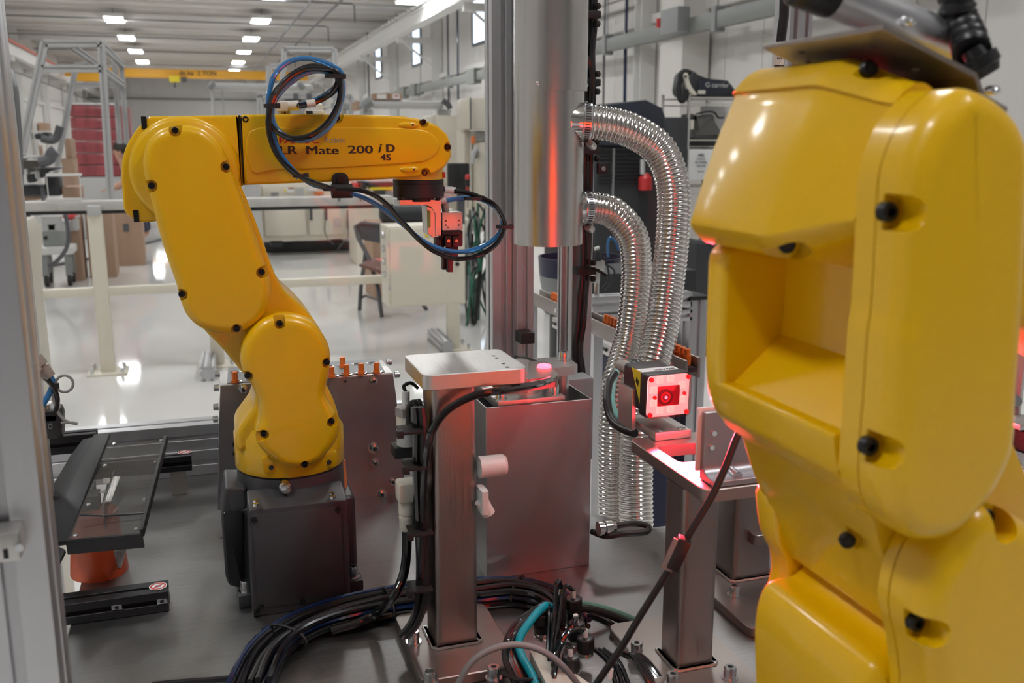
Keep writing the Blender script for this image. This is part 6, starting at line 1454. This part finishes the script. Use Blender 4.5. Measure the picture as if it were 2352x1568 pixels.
tag(pbo(1030, 375, 1079, 442, 8.3, .06, 'black_screen', 'blackm', None, .005), 'black flat screen behind the wrist of the left robot', 'screen')
q = cp_(1060, 440, 8.36); tag(MB().bb(q.x-.03, q.x+.03, 8.361, 8.42, 0, P(1060, 400, Y=8.36).z).build('screen_pole', M['pipe']), 'dark pole carrying the black screen behind the gripper', 'pole')
sd_ = thing('screwdriver', P(1074, 440, Y=7.6), 'red and black screwdriver hanging beside the black screen', 'tool')
MB().lathe(cp_(1074, 400, 7.6), cp_(1074, 440, 7.6), [(0, .012), (.1, .02), (.35, .02), (.4, .017), (1, .014)], 12).build('handle', M['reds'], sd_)
MB().lathe(cp_(1074, 412, 7.58), cp_(1074, 428, 7.58), [(0, .019), (1, .019)], 12).build('grip', M['blackm'], sd_)
MB().cyl(cp_(1074, 438, 7.6), cp_(1074, 476, 7.6), .006, n=8).build('blade', M['bolt'], sd_)
tg_ = thing('wire_tangle', P(1100, 690, Y=7.2), 'tangle of black and green wires beside the cream cabinet', 'cables')
random.seed(3)
for i in range(22):
    x0 = random.uniform(1074, 1125); pts_ = [cp_(x0+random.uniform(-14, 14), 480+k_*42+random.uniform(-14, 14), 7.3+random.uniform(-.1, .2)) for k_ in range(6)]; pts_[-1] = V((pts_[-1].x, pts_[-1].y, .012))
    MB().tube(crv(pts_, 5), .009, 6).build('wire', M['greenwire' if i % 3 == 0 else 'black' if i % 3 == 1 else 'grey'], tg_)
pbo(1072, 536, 1090, 690, 7.5, .1, 'cable_duct', 'dark', tg_, .01)
# ------------------------------------------------ far left
lf = thing('aluminium_gantry', P(160, 470, Y=9.5), 'large slotted aluminium gantry frame with leaning posts at the far left', 'frame')
for a in ((103, 100, 234, 100), (103, 98, 50, 350), (232, 98, 255, 460), (97, 158, 235, 158)): bar(*a, 9.0, .06, lf)
for a in ((172, 150, 222, 148), (173, 158, 128, 400), (170, 195, 285, 195), (262, 130, 275, 330), (278, 150, 292, 330)): bar(*a, 10.5, .05, lf)
for a in ((234, 105, 281, 150), (236, 160, 282, 195), (160, 104, 222, 148)): bar(*a, 9.0, .05, lf, Y1_=10.5)
pl_ = thing('pallet_load', P(215, 420, Y=16), 'tall stack of red shrink-wrapped goods with a round white top', 'pallet')
redw = mat('red_wrap', (.30, .055, .065), .35, coat=.3, var=.85, vscale=3.5, stretch=(3.2, 3.2, .4))
a, b = P(161, 300, Y=16), P(285, 300, Y=16); xc_, hw_ = (a.x+b.x)/2, (b.x-a.x)/2
zt2 = P(220, 240, Y=16).z; zb2_ = P(220, 405, Y=16).z
for i in range(6):
    z0 = zb2_+(zt2-zb2_)*i/6; z1 = zb2_+(zt2-zb2_)*(i+1)/6-.012
    MB().slab(rnd_poly([V((xc_-hw_, 16, z1)), V((xc_+hw_, 16, z1)), V((xc_+hw_, 16.9, z1)), V((xc_-hw_, 16.9, z1))], .12), (0, 0, z0-z1)).build('layer', redw, pl_, bevel=.01)
MB().slab(rnd_poly([V((xc_-hw_, 16, zt2+.02)), V((xc_+hw_, 16, zt2+.02)), V((xc_+hw_, 16.9, zt2+.02)), V((xc_-hw_, 16.9, zt2+.02))], .12), (0, 0, -.02)).build('white_top', M['paper'], pl_)
MB().bb(xc_-hw_, xc_+hw_, 16, 16.9, 0, zb2_-.01).build('grey_carton', M['ltgrey'], pl_, bevel=.01)
p2_ = tag(MB().bb(P(284, 300, Y=17.5).x, P(299, 300, Y=17.5).x, 17.5, 18.2, .0, P(290, 246, Y=17.5).z).build('red_stack', redw), 'second red wrapped stack just right of the tall one', 'pallet')
for (x0, y0, x1, y1, Y, lab) in ((194, 489, 264, 583, 11.2, 'large open cardboard carton beside the guard post'), (262, 490, 330, 566, 12.2, 'large cardboard carton behind the robot elbow'), (140, 364, 172, 412, 11, 'brown carton stacked left of the red load'), (147, 318, 166, 363.5, 11.05, 'narrow upright carton left of the red load'), (72, 282, 84, 306, 12, 'tiny carton on the far left shelf'), (87, 281, 106, 305, 12, 'second small carton on the far left shelf'), (75, 334, 88, 360, 12, 'amber carton under the far left shelf'), (142, 430, 183, 458, 9.5, 'brown carton seen through the white stand frame')):
    t_ = thing('carton', P((x0+x1)/2, y1, Y=Y), lab, 'box'); pbo(x0, y0, x1, y1, Y, .4, 'carton_body', 'card', t_, .008, x0 in (194, 262, 140))
    if y1-y0 > 60: pbo(x0+(x1-x0)*.42, y0, x0+(x1-x0)*.5, y1, Y-.004, .003, 'tape', 'craney' if False else 'card', t_)
    if Y == 12.2: pbo(282, 514, 297, 532, Y-.006, .004, 'printed_panel', 'pipe', t_)
sh_ = thing('shelf', P(90, 330, Y=11.8), 'white shelf with dark equipment at the far left', 'shelf')
pbo(70, 300, 108, 304, 11.8, .4, 'board', 'whitep', sh_); pbo(70, 320, 120, 323, 11.8, .4, 'board', 'whitep', sh_); pbo(70, 304, 72, 420, 11.8, .4, 'side', 'whitep', sh_, 0, True); pbo(82, 280, 88, 420, 11.7, .05, 'post', 'whitep', sh_, 0, True)
ms = thing('bench_machine', P(110, 460, Y=9.2), 'dark benchtop machine with articulated arm and grey tray at the far left', 'machine')
for x0, y0, x1, y1, m_, dy in ((36, 355, 54, 368, 'dark', 0), (50, 358, 98, 364, 'ltgrey', 0), (40, 368, 98, 395, 'greyp', .2), (76, 385, 140, 388, 'pipe', -.1), (36, 385, 48, 402, 'dark', 0), (55, 388, 60, 402, 'whitep', 0), (60, 400, 78, 420, 'dark', .1), (78, 390, 92, 412, 'ltgrey', 0), (36, 425, 102, 450, 'dark', .2), (102, 405, 140, 450, 'dark', .3), (92, 430, 100, 462, 'pipe', .1), (36, 448, 90, 460, 'card', .3), (95, 303, 113, 316, 'dark', .4), (78, 306, 112, 320, 'dark', .4)):
    pbo(x0, y0, x1, y1, 9.2+dy, .25, 'module', m_, ms, .02)
MB().tube(crv([cp_(90, 372, 9.1), cp_(112, 365, 9.1), cp_(120, 352, 9.1), cp_(128, 345, 9.1)], 5), .05, 8).build('arm', M['pipe'], ms)
MB().tube(crv([cp_(95, 318, 9.6), cp_(118, 322, 9.6), cp_(130, 315, 9.6), cp_(138, 290, 9.6)], 5), .035, 8).build('arm', M['pipe'], ms)
MB().slab([cp_(90, 388, 9.1), cp_(140, 385, 9.1), cp_(112, 395, 9.1), cp_(100, 408, 9.1), cp_(92, 408, 9.1)], (0, .05, 0)).build('blade', M['blackm'], ms)
tag(pbo(36, 450, 60, 600, 9.6, .5, 'dark_stand', 'dark', None, .01, True), 'dark machine stand seen below the beam', 'stand')
# cart with grey case
YCt = 10.6
ct_ = thing('cart', P(130, 605, Z=0), 'white four-wheeled cart behind the guard rail', 'cart')
zd0, zd1 = P(130, 585, Y=YCt).z, P(130, 568, Y=YCt).z
x0_, x1_ = P(84, 580, Y=YCt).x, P(168, 580, Y=YCt).x
MB().bb(x0_, x1_, YCt, YCt+.38, max(.1, zd0), zd1).build('deck', M['whitep'], ct_, bevel=.01)
for sx in (x0_+.06, x1_-.06):
    for sy in (YCt+.06, YCt+.32):
        w_ = MB().cyl((sx-.02, sy, .062), (sx+.02, sy, .062), .06, n=20).build('caster', M['blackm'], ct_)
        MB().bb(sx-.03, sx+.03, sy-.03, sy+.03, .1, max(.11, zd0)).build('fork', M['grey'], w_)
case = thing('grey_case', P(130, 568, Y=YCt+.1), 'grey equipment case with knob standing on the white cart', 'case')
q0, q1 = P(96, 532, Y=YCt+.1), P(154, 568, Y=YCt+.1)
MB().bb(q0.x, q1.x, YCt+.1, YCt+.28, zd1+.001, q0.z).build('body', mat('case_grey', (.30, .32, .30), .5), case, bevel=.01)
q = P(105, 546, Y=YCt+.09); MB().cyl(q, q-V((0, .03, 0)), .018, n=14).build('knob', M['blackm'], case)
for x0, y0, x1, y1, lab in ((94, 500, 140, 531, 'grey plastic tub on the equipment case'), (108, 514, 129, 530, 'small pale bin in front on the equipment case'), (137, 512, 158, 531, 'small pale bin right on the equipment case'), (158, 500, 180, 530, 'grey bin at the right rear of the cart')):
    dy = .28 if x0 in (158,) else .11
    t_ = thing('storage_bin', P((x0+x1)/2, y1, Y=YCt+dy), lab, 'bin'); pbo(x0, y0, x1, y1, YCt+dy, .15, 'tub', 'ltgrey', t_, .01); pbo(x0-1, y0-3, x1+1, y0, YCt+dy-.01, .17, 'rim', 'ltgrey', t_, .005)
tag(MB().ball(P(160, 497, Y=YCt+.3), .06, 12, (1.2, .8, .6)).build('red_cloth', M['reds']), 'red cloth lying on the grey bin', 'cloth')
for pts_, lab in (([(150, 490), (155, 520), (157, 550), (150, 575), (130, 600), (110, 610)], 'black hose hanging down in front of the cart'), ([(60, 618), (110, 612), (180, 600), (212, 592)], 'black cable on the floor beside the cart'), ([(232, 580), (260, 583), (276, 580), (265, 572), (290, 568), (330, 560), (370, 550)], 'black cable on the floor behind the guard post')):
    Q = [P(a, b, Y=YCt-.1) if lab.startswith('black hose') else P(a, b, Z=.012) for a, b in pts_]
    Q = [V((p.x, p.y, max(p.z, .02))) for p in Q]
    tag(MB().tube(crv(Q, 6), .02, 8).build('floor_cable', M['pipe']), lab, 'cable')
# seated worker
YPn = 15.2
pr2 = thing('person', P(275, 470, Y=YPn), 'person with dark hair and grey clothes working behind the robot elbow', 'person')
hd = P(273, 350, Y=YPn)
def skin(nodes, edges, name, m_, par, sub=2):
    off = wloc(par); me = bpy.data.meshes.new(name); me.from_pydata([V(n_[0])-off for n_ in nodes], edges, [])
    o = bpy.data.objects.new(name, me); scn.collection.objects.link(o)
    s_ = o.modifiers.new('s', 'SKIN'); sv = me.skin_vertices[0].data
    for i, n_ in enumerate(nodes): sv[i].radius = (n_[1], n_[1]); sv[i].use_root = (i == 0)
    u_ = o.modifiers.new('u', 'SUBSURF'); u_.levels = sub; u_.render_levels = sub
    bpy.context.view_layer.update(); new = bpy.data.meshes.new_from_object(o.evaluated_get(bpy.context.evaluated_depsgraph_get())); o.modifiers.clear(); o.data = new
    for p in new.polygons: p.use_smooth = True
    new.materials.append(M[m_]); o.parent = par; return o
x, y, z = hd
hip = V((x+.30, y+.08, .82))
body_n = [((hip.x, hip.y, hip.z), .15), ((x+.24, y+.05, 1.02), .14), ((x+.16, y+.03, 1.2), .15), ((x+.08, y+.0, z-.20), .12), ((x+.03, y, z-.13), .055), ((x+.01, y, z-.04), .075), ((x, y, z+.04), .095), ((x+.0, y, z+.11), .07),
          ((x+.10, y-.18, z-.24), .06), ((x+.04, y-.30, z-.42), .045), ((x-.10, y-.40, z-.50), .036), ((x-.17, y-.44, z-.51), .028),
          ((x+.12, y+.20, z-.24), .06), ((x+.06, y+.30, z-.44), .045), ((x-.08, y+.30, z-.52), .036), ((x-.15, y+.28, z-.53), .028),
          ((x+.28, y-.10, .72), .095), ((x+.24, y-.11, .45), .065), ((x+.27, y-.11, .10), .045), ((x+.15, y-.12, .05), .04),
          ((x+.30, y+.20, .72), .095), ((x+.26, y+.20, .45), .065), ((x+.29, y+.20, .10), .045), ((x+.17, y+.21, .05), .04)]
ed = [(0,1),(1,2),(2,3),(3,4),(4,5),(5,6),(6,7),(3,8),(8,9),(9,10),(10,11),(3,12),(12,13),(13,14),(14,15),(0,16),(16,17),(17,18),(18,19),(0,20),(20,21),(21,22),(22,23)]
skin(body_n, ed, 'body', 'skin', pr2)
skin([((hip.x, hip.y, hip.z), .165), ((x+.24, y+.05, 1.02), .155), ((x+.16, y+.03, 1.2), .165), ((x+.08, y, z-.20), .13), ((x+.10, y-.18, z-.24), .075), ((x+.06, y-.27, z-.36), .065), ((x+.12, y+.20, z-.24), .075), ((x+.08, y+.27, z-.36), .065)], [(0,1),(1,2),(2,3),(3,4),(4,5),(3,6),(6,7)], 'shirt', 'denim', pr2)
skin([((hip.x, hip.y, hip.z-.03), .17), ((x+.28, y-.10, .72), .11), ((x+.24, y-.11, .45), .08), ((x+.27, y-.11, .12), .065), ((x+.30, y+.20, .72), .11), ((x+.26, y+.20, .45), .08), ((x+.29, y+.20, .12), .065)], [(0,1),(1,2),(2,3),(0,4),(4,5),(5,6)], 'trousers', 'bowl', pr2)
MB().ball((x+.025, y, z+.065), .112, 14, (.95, .9, .95)).build('hair', M['hair'], pr2)
MB().ball((x-.095, y, z+.01), .02, 8, (1, .7, 1.2)).build('nose', M['skin'], pr2)
for sy in (-1, 1):
    MB().ball((x-.082, y+sy*.033, z+.04), .012, 8).build('eye', M['ink'], pr2); MB().ball((x+.02, y+sy*.09, z+.0), .022, 8, (.8, .4, 1.3)).build('ear', M['skin'], pr2)
    for k_ in range(5):
        b0 = V((x-.17, y-.44 if sy < 0 else y+.28, z-.515)); a0 = b0+V((-.0, (k_-2)*.016, 0)); MB().tube([a0, a0+V((-.05+.006*abs(k_-2), (k_-2)*.006, -.004)), a0+V((-.075+.008*abs(k_-2), (k_-2)*.007, -.022))], .009, 6).build('finger', M['skin'], pr2)
# ------------------------------------------------ right side outside the cell: feeder, conveyor, frame
YB2 = 1.98
fm = thing('rail_stand', P(1480, 760, Y=YB2), 'slotted aluminium cross frame with black end cap behind the foil hoses', 'frame')
def fr_bar(x0, y0, x1, y1, Y, w_, h_, nm='rail', nw=1, nh=1):
    a, b = P(x0, y0, Y=Y), P(x1, y1, Y=Y); MB().tslot((a.x, Y+w_/2, a.z), (b.x, Y+w_/2, a.z), w_, h_, nw, nh).build(nm, M['alu'], fm, bevel=.0008)
fr_bar(1362, 700, 1590, 700, YB2, .04, .036); fr_bar(1362, 737, 1590, 737, YB2, .04, .026)
a, b = P(1586, 690, Y=YB2), P(1626, 690, Y=YB2)
MB().tslot(((a.x+b.x)/2, YB2+.03, .02), ((a.x+b.x)/2, YB2+.03, a.z), b.x-a.x, .06, 1, 1, up=(0, 1, 0)).build('upright', M['alu'], fm, bevel=.0008)
MB().bb(a.x-.004, b.x+.003, YB2-.004, YB2+.075, a.z, a.z+.010).build('end_cap', M['blackm'], fm, bevel=.003)
MB().tslot((P(1570, 750, Y=YB2+.1).x, YB2+.1, .02), (P(1570, 750, Y=YB2+.1).x, YB2+.1, a.z-.03), .03, .03, up=(0, 1, 0)).build('upright', M['alu'], fm)
# conveyor rail with plugs, running towards the robots
Zc = 1.10
e0, e1 = P(1236, 668, Z=Zc), P(1640, 868, Z=Zc)
xr_ = (e0.x+e1.x)/2
cv_ = thing('plug_conveyor', (xr_, 2.0, Zc-.1), 'steel feed rail with a line of orange plugs running past the foil hoses', 'conveyor')
y0c, y1c = 1.36, e0.y
MB().bb(xr_-.003, xr_+.002, y0c, y1c, Zc-.03, Zc+.0).build('near_plate', M['plate'], cv_, bevel=.0006)
MB().bb(xr_+.02, xr_+.025, y0c, y1c, Zc-.03, Zc+.004).build('far_plate', M['plate'], cv_, bevel=.0006)
MB().bb(xr_+.002, xr_+.02, y0c, y1c, Zc-.02, Zc-.012).build('track', M['blackm'], cv_)
for i in range(5): MB().lathe((xr_-.003, y0c+.05+i*.18, Zc-.016), (xr_-.009, y0c+.05+i*.18, Zc-.016), [(0, .006), (1, .005)], 12).build('rail_screw', M['bolt'], cv_)
for k_ in range(2): MB().bb(xr_+.0, xr_+.02, 1.75+k_*.4, 1.78+k_*.4, 0, Zc-.031).build('stand', M['alu'], cv_)
pc_ = None; nplug = 0
for grp, (ys, n_) in enumerate((((y0c+.02), 22), ((P(1258, 664, X=xr_+.01).y-.16), 9))):
    for i in range(n_):
        yy = ys+i*.0160
        m = None
        if pc_ is None:
            m = MB(); q = V((xr_+.011, yy, Zc-.012)); m.lathe(q, q+V((0, 0, .027)), [(0, .0062), (.6, .0062), (.62, .0050), (1, .0050)], 12); pc_ = tag(m.build('orange_plug', M['orange']), 'x', 'plug', 'orange plugs queued on the feed rail'); o = pc_; z0p = o.location.z
        else:
            o = pc_.copy(); scn.collection.objects.link(o); o.location = (xr_+.011, yy, z0p)
        o['label'] = 'orange plug queued on the near stretch of the steel feed rail' if grp == 0 else 'orange plug queued on the far stretch of the rail left of the pale post strip'
# white conveyor beam and navy cabinet
Zw = .985
w0 = P(1268, 728, Z=Zw); w1 = P(1470, 838, Z=Zw)
wb = tag(MB().bb(w0.x, w0.x+.10, 1.80, w0.y, Zw-.028, Zw).build('white_beam', M['alucut'], bevel=.002), 'pale machined beam running diagonally behind the black cable bundle', 'beam')
MB().bb(w0.x+.012, w0.x+.09, 1.84, w0.y-.02, .0, Zw-.03).build('navy_cabinet', M['bluep'], None, bevel=.006); nvc = bpy.data.objects['navy_cabinet']; tag(nvc, 'dark navy feeder cabinet beneath the pale diagonal beam', 'cabinet')
for i in range(6): MB().cyl((w0.x, 1.86+i*.10, Zw-.014), (w0.x-.001, 1.78+i*.12, Zw-.014), .004, n=10).build('hole', M['dark'], wb)
# bowl feeder
Yb = 2.62
bc_ = P(1333, 615, Y=Yb); rb2 = .125
bf = thing('bowl_feeder', (bc_.x, Yb, .9), 'navy bowl feeder heaped with orange plugs behind the duct', 'feeder')
MB().lathe((bc_.x, Yb, bc_.z-.02), (bc_.x, Yb, bc_.z+.035), [(0, rb2*.97), (1, rb2), (1, rb2*.96), (.1, rb2*.93)], 56, caps=False).build('bowl_wall', M['bowl'], bf)
MB().lathe((bc_.x, Yb, bc_.z-.13), (bc_.x, Yb, bc_.z-.02), [(0, rb2*.8), (.8, rb2*.95), (1, rb2*.97)], 48).build('bowl_body', M['grey'], bf)
MB().cyl((bc_.x, Yb, .0), (bc_.x, Yb, bc_.z-.131), .09, n=32).build('drive', M['dark'], bf)
random.seed(5); m = MB()
for i in range(260):
    r_ = rb2*.9*math.sqrt(random.random()); t_ = random.random()*2*math.pi; c = V((bc_.x+r_*math.cos(t_), Yb+r_*math.sin(t_), bc_.z-.012+random.random()*.018)); d_ = V((random.uniform(-1, 1), random.uniform(-1, 1), random.uniform(-.5, .5))).normalized()*.009
    m.lathe(c-d_, c+d_, [(0, .005), (1, .0045)], 6)
hp2 = m.build('plug_heap', M['orange'], None, kind='stuff'); tag(hp2, 'heap of loose orange plugs inside the navy bowl', 'plugs', kind='stuff')
# pneumatic stopper beside the pink post
ps = thing('stopper_unit', P(1380, 690, Y=1.9), 'pneumatic stopper with black head and aluminium block beside the red-lit post', 'actuator')
pbo(1363, 600, 1389, 622, 1.99, .02, 'block', 'alucut', ps, .001); pbo(1366, 628, 1378, 650, 1.99, .02, 'lower_block', 'alucut', ps, .001)
MB().lathe(cp_(1373, 600, 2.0), cp_(1373, 576, 2.0), [(0, .009), (.7, .0085), (1, .004)], 16).build('head', M['blackm'], ps)
MB().cyl(cp_(1366, 572, 2.0), cp_(1376, 568, 2.0), .004, n=10).build('nipple', M['white'], ps)
MB().cyl(cp_(1371, 650, 2.0), cp_(1370, 690, 2.0), .006, n=14).build('rod', M['chrome'], ps)
for s in ((1388, 590, 1395, 610, 1398, 640, 1385, 660), (1388, 605, 1410, 620, 1408, 645, 1392, 665)):
    MB().tube(crv([cp_(s[i], s[i+1], 2.02) for i in (0, 2, 4, 6)], 6), .0025, 8).build('cable', M['dark'], ps)
tag(MB().tube(crv([cp_(1397, 590, 2.4), cp_(1396, 560, 2.4), cp_(1402, 546, 2.4), cp_(1414, 556, 2.4), cp_(1421, 574, 2.4)], 6), .004, 8).build('blue_hose', M['blue']), 'small blue air hose arching above the bowl feeder', 'hose')
tag(MB().bb(P(1362, 640, Y=2.3).x, P(1600, 640, Y=2.3).x, 2.3, 2.5, .5, P(1400, 628, Y=2.3).z).build('feeder_plinth', M['dark'], bevel=.004), 'dark grey feeder base block behind the foil hoses', 'machine')
# dark machine behind
YD_ = 6.6
dm = thing('dark_machine', P(1480, 600, Y=YD_), 'large dark machine with sloping blue-black hood behind the foil hoses', 'machine')
pbo(1368, 335, 1560, 640, YD_, 1.1, 'cabinet', 'dark', dm, .02, True)
MB().slab(PY(YD_-.05, [(1368, 243), (1486, 229), (1522, 247), (1536, 286), (1540, 334), (1368, 334)]), (0, 1.0, 0)).build('hood', M['darkblue'], dm, bevel=.02)
for i in range(9): pbo(1376, 345+i*9, 1470, 348+i*9, YD_-.02, .02, 'louvre', 'blackm', dm, .004)
MB().bb(P(1405, 370, Y=YD_).x, P(1408, 370, Y=YD_).x, YD_-.03, YD_, .8, 1.4).build('seam', M['grey'], dm)
tag(pbo(1533, 269, 1577, 410, 6.3, .08, 'dark_monitor', 'dark', None, .01, True), 'dark upright monitor housing between hose and shelf', 'monitor')
fx = thing('fire_bottle', P(1480, 420, Y=6.54), 'red bottle with steel neck in front of the dark machine', 'bottle')
MB().lathe(cp_(1482, 436, 6.548), cp_(1482, 397, 6.548), [(0, .05), (.7, .05), (1, .02)], 16).build('body', M['reds'], fx)
MB().cyl(cp_(1476, 400, 6.54), cp_(1476, 366, 6.54), .018, n=12).build('neck', M['ltgrey'], fx)
pp3 = tag(pbo(1600, 560, 1645, 640, 5.7, .5, 'dark_crate', 'dark', None, .01, True), 'dark crate low beside the right robot arm', 'crate')
# wire shelf with bags and sign
YW = 6.9
ws = thing('wire_shelf', P(1640, 420, Y=YW), 'chrome wire shelf rack beside the right robot', 'shelf')
for x_ in (1580, 1684): 
    q = cp_(x_, 300, YW); MB().cyl((q.x, YW, 0), (q.x, YW, P(x_, 212, Y=YW).z), .014, n=10).build('post', M['chrome'], ws)
    MB().cyl((q.x, YW+.45, 0), (q.x, YW+.45, P(x_, 212, Y=YW).z), .014, n=10).build('post', M['chrome'], ws)
x0w, x1w = cp_(1578, 300, YW).x, cp_(1760, 300, YW).x
for py_ in (224, 322, 430):
    zz = P(1630, py_, Y=YW).z
    for yy in (YW, YW+.45):
        MB().cyl((x0w, yy, zz), (x1w, yy, zz), .006, n=6).build('shelf_rail', M['chrome'], ws); MB().cyl((x0w, yy, zz-.05), (x1w, yy, zz-.05), .005, n=6).build('shelf_rail', M['chrome'], ws)
    m = MB()
    for i in range(24): xx = x0w+(x1w-x0w)*i/23; m.bb(xx-.003, xx+.003, YW, YW+.45, zz-.003, zz+.003)
    m.build('shelf_wires', M['chrome'], ws, kind='stuff')
bg = thing('black_bag', P(1640, 222, Y=YW+.05), 'black equipment bag with pale label on top of the wire shelf', 'bag')
YWB = YW+.09
zs = P(1640, 222, Y=YW+.05).z
MB().slab(crv(PY(YW+.05, [(1588, 219), (1586, 180), (1592, 163), (1600, 166), (1612, 176), (1640, 181), (1668, 184), (1680, 192), (1690, 205), (1703, 212), (1705, 221), (1650, 221)]), 4, True), (0, .3, 0), .02, 4, .02).build('bag_body', M['dark'], bg)
pbo(1604, 183, 1672, 218, YW+.035, .02, 'front_pocket', 'darkblue', bg, .01)
pbo(1604, 207, 1620, 216, YW+.02, .01, 'label', 'creamp', bg)
text('G carrier', 'print', M['ltgrey'], P(1620, 200, Y=YW+.03), (1, 0, 0), (0, 0, 1), .055, bg, .002)
wb_ = thing('white_strap', P(1580, 222, Y=YW-.03), 'white padded strap with black coil hanging at the shelf corner', 'strap')
MB().slab(crv(PY(YW-.03, [(1572, 170), (1580, 168), (1584, 185), (1590, 200), (1602, 217), (1590, 218), (1580, 205), (1574, 186)]), 3, True), (0, .04, 0), .008, 3).build('strap', M['creamp'], wb_)
q = cp_(1575, 175, YW-.035); MB().ball(q, .012, 8).build('rivet', M['blackm'], wb_)
MB().tube([cp_(1567+10*math.cos(t_*.35)*.9, 205+27*math.sin(t_*.35), YW-.02+t_*.004) for t_ in range(40)], .022, 8).build('coil', M['blackm'], wb_)
MB().tube(crv([cp_(1565, 190, YW), cp_(1562, 172, YW), cp_(1572, 164, YW), cp_(1586, 167, YW)], 5), .02, 8).build('handle', M['blackm'], wb_)
b2_ = thing('grey_pouch', P(1620, 320, Y=YW+.05), 'slumped dark grey cloth pouch on the middle wire shelf', 'bag')
MB().slab(crv(PY(YW+.05, [(1592, 262), (1602, 268), (1620, 266), (1640, 263), (1646, 280), (1660, 305), (1655, 320), (1590, 320), (1596, 295)]), 4, True), (0, .2, 0), .03, 4, .02).build('pouch_body', mat('grey_fabric', (.11, .105, .10), .8, bump=.4, vscale=20), b2_)
MB().tube(crv([cp_(1600, 262, YW+.05), cp_(1620, 257, YW+.05), cp_(1640, 258, YW+.05), cp_(1650, 270, YW+.05), cp_(1662, 270, YW+.05)], 5), .008, 6).build('pouch_strap', M['blackm'], b2_)
pbo(1588, 275, 1593, 297, YW+.03, .02, 'tag', 'creamp', b2_)
tag(pbo(1610, 244, 1680, 300, YW+.4, .01, 'white_sheet', 'paper', None), 'white sheet behind the grey pouch', 'sheet')
tag(pbo(1578, 318, 1660, 342, YW+.1, .3, 'dark_tub', 'dark', None, .01), 'dark tub on the shelf above the printed sign', 'tub')
sg = thing('printed_sign', P(1610, 410, Y=YW-.04), 'white printed sheet taped to the wire shelf', 'sign')
pbo(1584, 343, 1640, 412, YW-.04, .006, 'sheet', 'paper', sg)
for i, (s_, sz, py_) in enumerate((('1082', .030, 359), ('SAMPLES', .020, 367), ('IN 1 FRAME', .020, 375), ('QTY 20', .022, 383), ('SEE TAG', .014, 395))):
    q = P(1610, py_, Y=YW-.044); text(s_, 'lettering', M['ink'] if i != 1 else M['greytext'], q, (1, 0, 0), (0, 0, 1), sz, sg, .001, align='CENTER')
